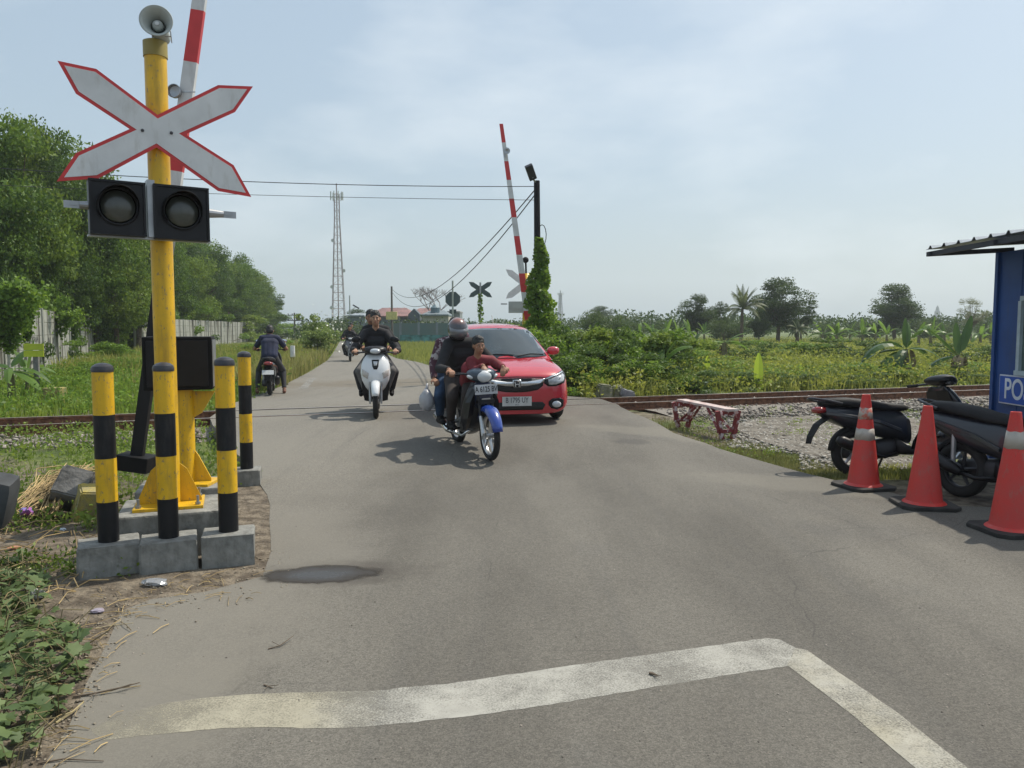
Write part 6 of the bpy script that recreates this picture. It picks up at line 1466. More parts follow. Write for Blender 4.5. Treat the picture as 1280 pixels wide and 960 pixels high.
def scooter(label, loc_, rz, body, accent, fwheel='silver', group='scooters and motorcycles', cat='scooter', front='white', ptxt=None, lean=0, rear_plate='B 1000 XX', mir=True, steer=0, style=0, kind='scooter', stand=False):
    r = empty(kind, loc_, rz, label=label, cat=cat, group=group); r.rotation_euler = (lean, 0, rz)
    wr = .265; blk = MT['blackplastic']
    rimm = MT[fwheel]
    wheel(r, 'rear_wheel', (0,0,wr), wr, .10, rimm, 5, disc=False)
    fr = empty('front_wheel_assembly', (1.25,0,0)); fr.parent = r
    wheel(r, 'front_wheel', (1.25,0,wr), wr, .085, rimm, 5)
    bpy.data.objects.remove(fr)
    # fork
    bm = B()
    for s in (-1,1): tube(bm, [(1.25,s*.085,wr),(1.20,s*.085,.55)], .019, seg=8); box(bm, (1.25,s*.085,wr), (.05,.03,.07))
    tube(bm, [(1.20,0,.54),(1.03,0,1.00)], .03, seg=10); box(bm, (1.2,0,.55), (.08,.2,.04)); obj('fork', bm, MT['steel'], r)
    bm = B(); arc_shell(bm, (1.25,0,wr), .30, .075, R(20), R(150), crown=.03); obj('front_fender', bm, accent if style == 1 else body, r, smooth=True)
    # front apron: rounded nose panel
    bm = B(); secs = []
    for z, x, hw, dp in ((.40,1.12,.10,.05),(.47,1.19,.155,.075),(.58,1.225,.205,.10),(.70,1.215,.232,.12),(.82,1.17,.222,.12),(.91,1.12,.19,.10),(.97,1.08,.14,.07),(.985,1.06,.09,.04)):
        ring = []
        for k in range(20):
            t = 2*math.pi*k/20; ring.append((x-dp*.5+dp*.62*math.copysign(abs(math.cos(t))**.8, math.cos(t))-.055*abs(math.sin(t))**2, hw*math.copysign(abs(math.sin(t))**.75, math.sin(t)), z))
        secs.append(ring)
    loft(bm, secs); ap = obj('front_apron', bm, body, r, smooth=True)
    # centre grille emblem and turn-signals on the apron
    bv = bvh(ap)
    def pf(name, poly, m, off=.004, par=ap, step=.03): return project_patch(name, poly, bv, 'F', m, par, off, step, M=None)
    pf('apron_grille', [(-.055,.90),(.055,.90),(.045,.80),(.025,.755),(-.025,.755),(-.045,.80)], blk)
    pf('apron_badge', [(-.032,.875),(.032,.875),(.022,.81),(-.022,.81)], MT['glassy'], .008)
    for s in (-1,1):
        pf('turn_signal', [(s*.10,.70),(s*.20,.76),(s*.195,.66),(s*.12,.61)], mat('turn_lens', (.50,.46,.42), .15, spec=.8, coat=.5), .005)
    # inner leg shield, floor, under-body
    bm = B()
    loft(bm, [[(x+dx, y*w_, z) for dx, y in ((.02,-1),(.035,-.5),(.04,.5),(.02,1),(-.02,1),(-.03,0),(-.02,-1))] for z, x, w_ in ((.27,.99,.17),(.36,1.03,.20),(.55,1.06,.215),(.75,1.04,.21),(.93,1.0,.17))]); obj('leg_shield', bm, blk, r)
    bm = B(); loft(bm, [sell(x,0,z,w_,h_,5,20) for x,z,w_,h_ in ((1.04,.30,.12,.06),(.98,.29,.17,.045),(.80,.27,.19,.04),(.55,.28,.185,.05),(.42,.33,.15,.09))]); obj('floorboard', bm, blk, r, smooth=True)
    bm = B(); loft(bm, [sell(x,y_,z,w_,h_,3,16) for x,y_,z,w_,h_ in ((-.10,.10,.27,.05,.07),(.05,.10,.28,.075,.09),(.25,.07,.29,.11,.11),(.46,.02,.32,.12,.11),(.52,0,.33,.08,.07))]); obj('engine_case', bm, mat('engine_dark', (.06,.06,.065), .5, metal=.5), r, smooth=True)
    bm = B(); tube(bm, [(.45,-.09,.26),(.25,-.15,.22),(.10,-.17,.25)], .02, seg=8); tube(bm, [(.12,-.17,.25),(.0,-.175,.29),(-.25,-.18,.40),(-.29,-.18,.42)], [.035,.058,.058,.035], seg=14); obj('exhaust', bm, MT['blackplastic'], r, smooth=True)
    bm = B(); tube(bm, [(.0,-.12,.27),(-.02,-.12,.62)], .022, seg=8); obj('rear_shock', bm, MT['steel'], r); bm = B(); tube(bm, [(.0,.13,.27),(.02,.13,.62)], .022, seg=8); obj('rear_shock', bm, MT['steel'], r)
    # tail body
    bm = B(); loft(bm, [sell(x,0,z,w_,h_,2.8,24,tp) for x,z,w_,h_,tp in ((-.42,.74,.035,.03,.9),(-.37,.73,.085,.055,.9),(-.25,.69,.125,.09,.85),(-.05,.64,.155,.12,.8),(.18,.60,.165,.15,.8),(.38,.58,.155,.17,.8),(.52,.54,.135,.17,.85),(.60,.50,.10,.15,.9))]); obj('body_panel', bm, body, r, smooth=True)
    bm = B()
    for s in (-1,1): loft(bm, [[(x, s*(w_), z+dz) for dz in (-.02,.02)]+[(x, s*(w_+.012), z+dz*.7) for dz in (.02,-.02)] for x,z,w_ in ((-.36,.70,.09),(-.1,.66,.146),(.2,.60,.162),(.45,.50,.148))])
    obj('side_trim', bm, accent, r)
    # seat
    bm = B(); loft(bm, [sell(x,0,z,w_,h_,3,22,.82) for x,z,w_,h_ in ((-.37,.815,.07,.03),(-.30,.82,.115,.05),(-.10,.815,.135,.058),(.12,.79,.145,.058),(.26,.765,.145,.055),(.42,.755,.13,.05),(.54,.75,.10,.04),(.60,.745,.06,.025))]); obj('seat', bm, MT['seat'], r, smooth=True)
    bm = B(); tube(bm, [(-.20,-.14,.80),(-.36,-.125,.84),(-.47,-.07,.86),(-.49,0,.865),(-.47,.07,.86),(-.36,.125,.84),(-.20,.14,.80)], .014, seg=8); obj('grab_rail', bm, MT['capgrey'], r)
    # tail light, fender, rear plate
    bm = B(); loft(bm, [sell(x,0,z,w_,h_,2.5,16) for x,z,w_,h_ in ((-.36,.735,.10,.045),(-.43,.735,.085,.038),(-.455,.735,.04,.02))]); obj('tail_light', bm, MT['tail'], r, smooth=True)
    bm = B(); loft(bm, [[(x, s_*w_, z+dz) for s_, dz in ((-1,0),(1,0),(1,.012),(-1,.012))] for x,z,w_ in ((-.28,.66,.09),(-.42,.57,.075),(-.50,.44,.065),(-.52,.37,.055))]); obj('rear_fender', bm, MT['mattblack'], r)
    bm = B(); arc_shell(bm, (0,0,wr), .285, .055, R(60), R(175), crown=.01); obj('inner_fender', bm, MT['mattblack'], r, smooth=True)
    if rear_plate: 
        bm = B(); box(bm, (-.492,0,.54), (.006,.25,.105), rot=Matrix.Rotation(R(28),3,'Y'), bev=.002); obj('number_plate', bm, MT['plate_black'] if style == 2 else MT['plate_white'], r)
    if ptxt: plate(r, 'number_plate', (1.262,0,.655), facing((1,0,.15)), .23, .09, ptxt, MT['plate_white'], MT['plate_black'])
    # handlebar with cover, headlight, grips, levers, mirrors
    hb = empty('handlebar', (1.02,0,1.0)); hb.parent = r; hb.rotation_euler = (0,0,steer)
    bm = B(); tube(bm, [(-.12,-.33,.0),(-.06,-.22,.01),(0,-.08,.02),(0,.08,.02),(-.06,.22,.01),(-.12,.33,.0)], .013, seg=8); obj('bar', bm, MT['capgrey'], hb)
    bm = B(); loft(bm, [sell(x,0,z,w_,h_,2.6,22) for x,z,w_,h_ in ((-.10,.05,.12,.03),(-.04,.05,.17,.055),(.03,.05,.175,.065),(.09,.045,.15,.06),(.14,.035,.10,.042),(.155,.03,.05,.025))]); obj('handlebar_cover', bm, blk if style != 3 else body, hb, smooth=True)
    bm = B(); loft(bm, [sell(x,0,z,w_,h_,2.4,22) for x,z,w_,h_ in ((.10,.04,.095,.045),(.150,.035,.078,.038),(.172,.03,.04,.02))]); obj('headlight', bm, MT['glassy'], hb, smooth=True)
    for s in (-1,1):
        bm = B(); tube(bm, [(-.08,s*.25,.005),(-.125,s*.36,.0)], .0185, seg=10); obj('grip', bm, MT['rubber'], hb)
        bm = B(); tube(bm, [(-.04,s*.20,.01),(-.03,s*.26,.005),(-.075,s*.36,-.01)], .006, seg=6); obj('brake_lever', bm, MT['capgrey'], hb)
        if mir:
            bm = B(); tube(bm, [(-.05,s*.19,.02),(-.04,s*.23,.12),(-.05,s*.27,.19)], .007, seg=6); ball(bm, (-.05,s*.295,.215), (.018,.075,.045), 14, rot=Matrix.Rotation(R(s*-14),3,'X')); mo = obj('mirror', bm, blk, hb, smooth=True)
            bm = B(); ball(bm, (-.062,s*.295,.215), (.009,.064,.036), 12, rot=Matrix.Rotation(R(s*-14),3,'X')); obj('mirror_glass', bm, MT['chrome'], hb, smooth=True)
    if stand: bm = B(); tube(bm, [(.42,.12,.25),(.38,.22,.03),(.34,.24,.01)], .012, seg=6); obj('side_stand', bm, MT['capgrey'], r)
    return r
def bvh(o):
    bm = B(); bm.from_mesh(o.data); t = BVHTree.FromBMesh(bm); bm.free(); return t
def project_patch(name, poly, tree, side, m, par, off=.005, step=.04, M=None, thick=0):
    """flat outline pressed onto a body panel. side F: (y,z) cast from +x, B: from -x, L/R: (x,z) from +-y, T: (x,y) from above"""
    cfg = {'F': (lambda a,b: (Vector((6,a,b)), Vector((-1,0,0)))), 'B': (lambda a,b: (Vector((-6,a,b)), Vector((1,0,0)))), 'L': (lambda a,b: (Vector((a,6,b)), Vector((0,-1,0)))), 'R': (lambda a,b: (Vector((a,-6,b)), Vector((0,1,0)))), 'T': (lambda a,b: (Vector((a,b,6)), Vector((0,0,-1))))}[side]
    last = [None]
    def f(a, b):
        o, d = cfg(a, b); h = tree.ray_cast(o, d)
        if h[0] is None:
            t = tree.find_nearest(last[0] if last[0] is not None else o+d*5); return t[0]
        n = h[1] if h[1].dot(d) < 0 else -h[1]; p = h[0]+n*off; last[0] = p; return p
    bm = cut_poly(poly, step, f)
    o = obj(name, bm, m, par, smooth=True, recalc=False)
    sm_ = o.modifiers.new('s','SOLIDIFY'); sm_.thickness = max(thick, .004); sm_.offset = 0
    return o

# ---------------------------------------------------------------- red hatchback
def car():
    hd = Vector((.19,-.982,0)); rz = math.atan2(hd.y, hd.x)
    fc = P(646, 500, 11.0); cen = Vector((fc.x, 11.0, 0))-hd*1.84
    r = empty('red_hatchback', (cen.x, cen.y, .125), rz, label='red hatchback car driving over the crossing behind the motorcycle', cat='car')
    paint = mat('red_car_paint', (.50,.020,.038), .26, var=.02, coat=1.0, spec=.6)
    # lower shell
    bm = B(); secs = []
    def hoodz(x):
        pts_ = [(1.84,.62),(1.82,.70),(1.76,.755),(1.62,.815),(1.35,.885),(1.0,.945),(.80,.965),(-1.2,.98),(-1.6,.96),(-1.84,.90)]
        for (a, za), (b, zb) in zip(pts_, pts_[1:]):
            if x >= b: return lerp(zb, za, (x-b)/(a-b)) if x <= a else za
        return pts_[-1][1]
    def hw(x):
        t = min(1, max(0, (1.84-x)/.45)); f = .665+.175*math.sqrt(max(0, 1-(1-t)**2)); t2 = min(1, max(0, (x+1.84)/.4)); f2 = .66+.18*math.sqrt(max(0,1-(1-t2)**2)); return min(f, f2)
    xs = [1.84,1.835,1.82,1.79,1.75,1.70,1.63,1.55,1.45,1.35,1.25,1.1,.95,.8,.5,.2,-.2,-.6,-1.0,-1.3,-1.5,-1.65,-1.76,-1.82,-1.84]
    for x in xs:
        zt = hoodz(x); zb = .15; w_ = hw(x); k = 1
        if x > 1.83: k = .955
        cz, hz = (zt+zb)/2, (zt-zb)/2*k
        ring = []
        for j in range(44):
            t = 2*math.pi*j/44; c, s = math.cos(t), math.sin(t); ex = 5.5
            y = math.copysign(abs(c)**(2/ex), c)*w_*k; z = math.copysign(abs(s)**(2/ex), s)*hz
            u = (z/hz+1)/2; y *= 1-.075*max(0,u-.35)**1.5*1.6-.05*max(0,.25-u)
            ring.append((x, y, cz+z))
        secs.append(ring)
    loft(bm, secs); body = obj('body', bm, paint, r); smooth_by_angle(body, 50)
    # greenhouse
    def roofz(x):
        pts_ = [(1.14,.93),(.95,1.03),(.7,1.165),(.45,1.295),(.25,1.385),(.12,1.43),(-.1,1.462),(-.5,1.475),(-.9,1.455),(-1.25,1.40),(-1.45,1.32),(-1.62,1.16),(-1.76,.96)]
        for (a, za), (b, zb) in zip(pts_, pts_[1:]):
            if x >= b: return lerp(zb, za, min(1,(x-b)/(a-b)))
        return .9
    wz = lambda z: lerp(.765, .555, (z-.92)/(1.47-.92))
    bm = B(); secs = []
    for x in (1.10,1.0,.9,.8,.7,.6,.5,.4,.3,.2,.1,0,-.2,-.5,-.8,-1.1,-1.25,-1.4,-1.5,-1.6,-1.7,-1.75):
        ring = []; 
        S = [-1,-.97,-.9,-.75,-.5,-.25,0,.25,.5,.75,.9,.97,1]
        top = []
        for s in S:
            z = roofz(x+.26*s*s if x > -.3 else x-.12*s*s)-.035*s*s-.03*abs(s)**14; z = max(z, .90); top.append((x, s*wz(max(z,.92)), z))
        sides_r = [(x, top[-1][1]+(wz(.9)-top[-1][1])*k/4, lerp(top[-1][2], .90, k/4)) for k in (1,2,3,4)]
        sides_l = [(p[0], -p[1], p[2]) for p in reversed(sides_r)]
        secs.append([Vector(p) for p in top+sides_r+sides_l])
    loft(bm, secs); gh = obj('cabin', bm, paint, r); smooth_by_angle(gh, 40)
    bvB, bvG = bvh(body), bvh(gh)
    glass = mat('tinted_glass', (.018,.030,.036), .05, var=.1, spec=.5, coat=.25, col2=(.03,.045,.052))
    dark = MT['blackplastic']
    def fB(n_, pl, m, off=.005, par=body, step=.05): return project_patch(n_, pl, bvB, 'F', m, par, off, step)
    ws = [(-.685,.955),(-.45,.94),(0,.935),(.45,.94),(.685,.955),(.64,1.10),(.575,1.27),(.535,1.345),(.50,1.362),(.25,1.385),(0,1.39),(-.25,1.385),(-.50,1.362),(-.535,1.345),(-.575,1.27),(-.64,1.10)]
    wsh = project_patch('windshield', ws, bvG, 'F', glass, gh, .006, .06)
    for s, nm in ((1,'L'),(-1,'R')):
        project_patch('side_window', [(.62,.99),(.10,1.34),(-.05,1.37),(-.28,1.38),(-.28,.99)], bvG, nm, glass, gh, .006, .08)
        project_patch('side_window', [(-.34,.99),(-.34,1.38),(-.85,1.365),(-1.1,1.31),(-1.35,1.02),(-1.35,.99)], bvG, nm, glass, gh, .006, .08)
    project_patch('rear_window', [(-.5,1.02),(.5,1.02),(.42,1.32),(-.42,1.32)], bvG, 'B', glass, gh, .006, .08)
    bm = B()
    for y0,y1 in ((-.42,.10),(.16,.62)): 
        a_ = [bvG.ray_cast(Vector((6,y,z)), Vector((-1,0,0)))[0]+Vector((.018,0,.012)) for y,z in ((y0,.955),(lerp(y0,y1,.5),.985),(y1,.972))]; tube(bm, a_, .009, seg=5)
    obj('wiper', bm, dark, gh)
    # front graphics
    grille = fB('grille', [(-.40,.655),(-.25,.672),(0,.676),(.25,.672),(.40,.655),(.385,.565),(.31,.505),(.16,.478),(0,.472),(-.16,.478),(-.31,.505),(-.385,.565)], mat('grille_black', (.012,.012,.013), .5, bump=.6, bscale=60), .004)
    chrome = mat('satin_chrome', (.62,.65,.68), .25, metal=.85, var=.05)
    fB('chrome_bar', [(-.41,.665),(-.40,.625),(-.30,.588),(-.15,.562),(0,.556),(.15,.562),(.30,.588),(.40,.625),(.41,.665),(.30,.645),(.15,.622),(0,.618),(-.15,.622),(-.30,.645)], chrome, .016, grille)
    bd = fB('badge', [(-.062,.648),(.062,.648),(.066,.60),(.050,.540),(-.050,.540),(-.066,.60)], chrome, .026, grille)
    fB('badge_field', [(-.050,.638),(.050,.638),(.053,.60),(.040,.549),(-.040,.549),(-.053,.60)], dark, .030, bd, .2)
    bc = bvB.ray_cast(Vector((6,0,.594)), Vector((-1,0,0)))[0]+Vector((.040,0,0)); bm = B(); box(bm, bc+Vector((0,.030,0)), (.008,.013,.078), rot=Matrix.Rotation(R(-9),3,'X')); box(bm, bc+Vector((0,-.030,0)), (.008,.013,.078), rot=Matrix.Rotation(R(9),3,'X')); box(bm, bc+Vector((.001,0,-.002)), (.006,.05,.013)); obj('badge_letter', bm, chrome, bd)
    hlg = mat('headlight_glass', (.50,.53,.56), .08, spec=.9, coat=.8, var=.3, scale=14)
    for s in (-1,1):
        h = fB('headlight', [(s*.40,.672),(s*.50,.70),(s*.62,.735),(s*.72,.765),(s*.765,.745),(s*.765,.68),(s*.71,.60),(s*.58,.555),(s*.46,.555),(s*.40,.60)], dark, .006)
        fB('headlight_lens', [(s*.46,.655),(s*.58,.685),(s*.70,.725),(s*.73,.70),(s*.70,.625),(s*.58,.578),(s*.47,.58)], hlg, .011, h)
        fB('drl_strip', [(s*.41,.664),(s*.50,.690),(s*.62,.724),(s*.72,.755),(s*.72,.738),(s*.62,.706),(s*.50,.672),(s*.415,.648)], chrome, .017, h)
        fg = fB('fog_recess', [(s*.47,.33),(s*.52,.375),(s*.64,.385),(s*.70,.35),(s*.69,.26),(s*.60,.215),(s*.51,.235),(s*.47,.28)], dark, .005)
        fB('fog_lamp', [(s*.585+.065*math.cos(t), .295+.047*math.sin(t)) for t in np.linspace(0,6.283,16)[:-1]], MT['glassy'], .018, fg)
        for xw in (1.16,-1.18):
            side = 'L' if s > 0 else 'R'
            project_patch('wheel_arch', [(xw+.335*math.cos(t), max(.20,.30+.335*math.sin(t))) for t in np.linspace(0,2*math.pi,30)[:-1]], bvB, side, MT['mattblack'], body, .003, .1)
            wl_ = wheel(r, 'wheel', (xw, s*.745, .285), .285, .19, MT['silver'], 5, disc=False); wl_.scale = (1,.95,1)
            bm = B(); lathe(bm, [(.195,0),(.195,.006),(.001,.02)], o=(0,s*.085,0), rot=RX if s < 0 else RX.inverted(), seg=24); 
            for k in range(5): 
                a_ = 2*math.pi*k/5
            obj('wheel_cover', bm, MT['silver'], wl_)
        # mirror
        bm = B(); loft(bm, [sell(x,s*.86,z,w_,h_,2.4,18) for x,z,w_,h_ in ((.60,1.03,.03,.02),(.585,1.03,.085,.058),(.55,1.03,.10,.068),(.50,1.03,.098,.066),(.48,1.03,.08,.05))]); tube(bm, [(.52,s*.68,.985),(.53,s*.80,1.0)], [.03,.03], seg=8); mo = obj('side_mirror', bm, paint, r, smooth=True)
        bm = B(); loft(bm, [sell(x,s*.86,1.03,w_,h_,2.4,18) for x,w_,h_ in ((.479,.078,.048),(.474,.076,.046))]); obj('mirror_glass', bm, MT['chrome'], mo)
        project_patch('door_seam', [(.72,.30),(.73,.30),(.73,.93),(.72,.93)], bvB, side, MT['mattblack'], body, .002, .2)
        project_patch('door_seam', [(-.30,.30),(-.29,.30),(-.29,.93),(-.30,.93)], bvB, side, MT['mattblack'], body, .002, .2)
        project_patch('door_handle', [(-.05,.78),(-.22,.78),(-.22,.81),(-.05,.81)], bvB, side, paint, body, .02, .2)
    fB('lower_intake', [(-.38,.33),(.38,.33),(.42,.29),(.38,.215),(-.38,.215),(-.42,.29)], mat('intake_black', (.014,.014,.015), .6, bump=.6, bscale=50), .004)
    fB('hood_gap', [(-.40,.690),(0,.700),(.40,.690),(.40,.682),(0,.692),(-.40,.682)], MT['mattblack'], .002)
    pc = bvB.ray_cast(Vector((6,0,.355)), Vector((-1,0,0)))[0]
    plate(r, 'number_plate', pc+Vector((.016,0,-.01)), facing((1,0,0)), .43, .135, 'B 1795 UY', MT['plate_white'], mat('plate_ink_grey', (.10,.10,.11), .5), '08·27', sx=.70)
    bm = B(); tube(bm, [(-.9,.12,1.46),(-1.05,.12,1.62)], .005, seg=5); obj('antenna', bm, dark, r)
    return r
car_o = car()

# ---------------------------------------------------------------- scooters
white_b = mat('pearl_white', (.70,.72,.73), .22, var=.03, coat=.8)
grey_b = mat('gunmetal_body', (.030,.032,.038), .42, var=.1, coat=.6)
navy_b = mat('midnight_body', (.010,.012,.020), .42, var=.1, coat=.6)
maroon_b = mat('dark_maroon_body', (.10,.02,.03), .3, coat=.5)
fwt = G(470, 523); hd1 = Vector((.16,-.985,0)).normalized(); rz1 = math.atan2(hd1.y, hd1.x)
W1 = Vector((fwt.x, fwt.y, 0))-hd1*1.25; W1.z = .128
white_sc = scooter('white scooter coming head on over the rails with two riders', W1, rz1, white_b, MT['silver'], lean=0, rear_plate=None, style=0)
# dark scooter from behind, left
c = G(336.5, 494); hd2 = Vector((-.24,.97,0)).normalized(); rz2_ = math.atan2(hd2.y, hd2.x); W2 = Vector((c.x, c.y+.05, H(c.x, c.y)+.002))
left_sc = scooter('dark scooter seen from behind waiting on the left past the rails', W2, rz2_, grey_b, maroon_b, style=0)
# distant scooter coming
c = G(430.5, 452); hd3 = Vector((.22,-.97,0)).normalized(); rz3 = math.atan2(hd3.y, hd3.x); W3 = Vector((c.x, c.y+1.2, 0.002))
far_sc = scooter('distant dark scooter coming down the far road', W3, rz3, mat('far_body', (.16,.16,.17), .3), maroon_b, rear_plate=None)
# two parked scooters by the cones
c = Vector((3.66, 8.10, 0)); hd4 = Vector((1.0,.13,0)).normalized(); rz4 = math.atan2(hd4.y, hd4.x)
park_a = scooter('black scooter parked behind the cones, its tail and silver rear wheel to the left', (c.x, c.y, -.03), rz4, navy_b, grey_b, fwheel='silver', lean=R(-7), style=0, rear_plate=None, mir=False, stand=True); park_a.scale = (1.0,1.0,.97); park_a.location.z = -.06
hd5 = Vector((.36,-.93,0)).normalized(); rz5 = math.atan2(hd5.y, hd5.x)
park_b = scooter('large dark blue scooter parked between the guard post and the middle cone', (4.14, 7.02, -.04), rz5, navy_b, grey_b, fwheel='capgrey', lean=R(-4), style=0, rear_plate=None, stand=True)

# ---------------------------------------------------------------- underbone motorcycle
def underbone():
    fwp = G(613, 576); hd = Vector((.36,-.93,0)).normalized(); rz = math.atan2(hd.y, hd.x); o_ = Vector((fwp.x, fwp.y, 0))-hd*1.23
    o_.z = H(o_.x, o_.y)*.6
    r = empty('motorcycle', o_, rz, label='black motorcycle with a blue front fender ridden by a helmeted rider and a boy', cat='motorcycle', group='scooters and motorcycles'); r.rotation_euler = (R(2), R(1.2), rz)
    wr = .285; bk = MT['blackplastic']; blue_p = mat('blue_fender_paint', (.014,.050,.30), .25, var=.04, coat=.8)
    wheel(r, 'rear_wheel', (0,0,wr), wr, .085, MT['silver'], 5, disc=False); wheel(r, 'front_wheel', (1.23,0,wr), wr, .072, MT['silver'], 5)
    bm = B()
    for s in (-1,1): tube(bm, [(1.23,s*.075,wr),(1.155,s*.075,.50)], [.024,.022], seg=10); box(bm, (1.23,s*.075,wr), (.05,.03,.07))
    obj('fork', bm, MT['silver'], r)
    bm = B()
    for s in (-1,1): tube(bm, [(1.155,s*.075,.50),(1.09,s*.075,.72)], .020, seg=10)
    box(bm, (1.10,0,.66), (.10,.2,.05)); obj('fork_upper', bm, bk, r)
    bm = B(); loft(bm, [[(x+.07-.10*abs(a_)**1.6*1.0, a_*w_, z+.01) for a_ in (-1,-.6,-.2,.2,.6,1)]+[(x+.03-.10*abs(a_)**1.6, a_*w_*.97, z) for a_ in (1,.6,.2,-.2,-.6,-1)] for z,x,w_ in ((.86,1.00,.11),(.78,1.01,.16),(.66,.98,.20),(.52,.93,.22),(.40,.87,.215),(.31,.82,.17))]); obj('inner_fairing', bm, mat('fairing_black', (.014,.015,.020), .35, coat=.4), r, smooth=True)
    bm = B(); arc_shell(bm, (1.23,0,wr), .315, .078, R(15), R(150), crown=.03); obj('front_fender', bm, blue_p, r, smooth=True)
    bm = B()
    for s in (-1,1): loft(bm, [[(x, s*y, z) for x,y,z in pl] for pl in ([(1.05,.06,.82),(1.08,.10,.80),(1.00,.12,.80),(.98,.08,.80)],[(1.06,.10,.68),(1.09,.17,.66),(.98,.20,.64),(.95,.16,.66)],[(1.01,.12,.50),(1.04,.19,.47),(.93,.215,.45),(.90,.17,.48)],[(.88,.13,.34),(.90,.18,.31),(.82,.19,.30),(.80,.14,.33)])])
    obj('leg_shield', bm, bk, r)
    bm = B(); loft(bm, [sell(x,0,z,w_,h_,2.6,20) for x,z,w_,h_ in ((1.12,.74,.06,.10),(1.07,.74,.11,.15),(1.0,.73,.12,.17),(.9,.68,.09,.14))]); obj('front_cowl', bm, mat('dark_navy_cowl', (.02,.03,.07), .3, coat=.5), r, smooth=True)
    bm = B(); tube(bm, [(1.0,0,.80),(.75,0,.52),(.45,0,.48),(.15,0,.62)], [.045,.05,.06,.05], seg=10); obj('frame_tube', bm, bk, r)
    bm = B(); loft(bm, [sell(x,0,z,w_,h_,2.6,18) for x,z,w_,h_ in ((.82,.34,.055,.06),(.70,.33,.085,.085),(.55,.30,.12,.10),(.36,.30,.12,.10),(.26,.32,.07,.07))]); obj('engine', bm, mat('engine_alloy', (.30,.30,.30), .45, metal=.7, var=.3), r, smooth=True)
    bm = B(); tube(bm, [(.72,-.07,.28),(.60,-.13,.20),(.25,-.16,.20)], .018, seg=8); tube(bm, [(.26,-.16,.20),(.15,-.17,.22),(-.33,-.18,.34)], [.025,.045,.048], seg=14); obj('exhaust', bm, MT['chrome'], r, smooth=True)
    bm = B()
    for s in (-1,1): tube(bm, [(.0,s*.12,wr),(.42,s*.10,.34)], .018, seg=8); tube(bm, [(.02,s*.13,wr+.02),(.10,s*.13,.62)], .022, seg=8)
    obj('swingarm', bm, MT['capgrey'], r)
    bm = B(); loft(bm, [sell(x,0,z,w_,h_,2.8,22,.85) for x,z,w_,h_ in ((-.42,.72,.03,.025),(-.36,.71,.075,.05),(-.2,.67,.11,.08),(.05,.63,.125,.11),(.3,.59,.115,.12),(.48,.54,.09,.10),(.62,.50,.06,.07))]); obj('body_panel', bm, bk, r, smooth=True)
    bm = B(); loft(bm, [sell(x,0,z,w_,h_,3,22,.85) for x,z,w_,h_ in ((-.38,.785,.07,.025),(-.28,.785,.115,.04),(0,.775,.13,.045),(.25,.755,.12,.042),(.45,.73,.09,.038),(.58,.70,.05,.025))]); obj('seat', bm, MT['seat'], r, smooth=True)
    bm = B(); loft(bm, [sell(x,0,z,w_,h_,2.5,16) for x,z,w_,h_ in ((-.36,.71,.08,.04),(-.44,.71,.06,.03))]); obj('tail_light', bm, MT['tail'], r, smooth=True)
    bm = B(); loft(bm, [[(x, s_*w_, z+dz) for s_, dz in ((-1,0),(1,0),(1,.012),(-1,.012))] for x,z,w_ in ((-.26,.64,.07),(-.40,.55,.065),(-.46,.40,.055))]); obj('rear_fender', bm, MT['mattblack'], r)
    bm = B()
    for s in (-1,1): tube(bm, [(.46,s*.10,.27),(.46,s*.27,.27)], .014, seg=8); tube(bm, [(.08,s*.13,.34),(.06,s*.24,.36)], .014, seg=8)
    obj('foot_peg', bm, MT['rubber'], r)
    hb = empty('handlebar', (.98,0,.97)); hb.parent = r
    bm = B(); tube(bm, [(-.13,-.33,.0),(-.07,-.2,.0),(0,-.07,-.02),(0,.07,-.02),(-.07,.2,.0),(-.13,.33,.0)], .013, seg=8); obj('bar', bm, MT['capgrey'], hb)
    bm = B(); loft(bm, [sell(x,0,z,w_,h_,2.4,24) for x,z,w_,h_ in ((-.10,.01,.08,.04),(-.05,.0,.16,.06),(.02,-.01,.18,.075),(.08,-.02,.15,.075),(.13,-.03,.10,.06))]); obj('handlebar_cover', bm, mat('cowl_blueblack', (.025,.045,.07), .3, coat=.5), hb, smooth=True)
    bm = B(); ball(bm, (.105,0,-.030), (.055,.098,.070), 20); obj('headlight', bm, MT['glassy'], hb, smooth=True)
    for s in (-1,1):
        bm = B(); ball(bm, (.05,s*.135,-.035), (.05,.055,.025), 12, rot=Matrix.Rotation(R(s*18),3,'X')); obj('turn_signal', bm, MT['glassy'], hb, smooth=True)
        bm = B(); tube(bm, [(-.09,s*.24,.0),(-.135,s*.36,.0)], .018, seg=10); obj('grip', bm, MT['rubber'], hb)
        bm = B(); tube(bm, [(-.05,s*.2,0),(-.04,s*.26,0),(-.085,s*.35,-.015)], .006, seg=6); obj('brake_lever', bm, MT['capgrey'], hb)
    plate(r, 'number_plate', (1.155,0,.80), facing((1,0,.12)), .27, .11, 'A 6125 BV', mat('plate_grey_moto', (.50,.51,.52), .5), MT['plate_black'], sx=.68)
    bm = B(); box(bm, (1.14,.0,.675), (.012,.10,.045)); obj('horn_badge', bm, MT['silver'], r)
    return r
moto = underbone()
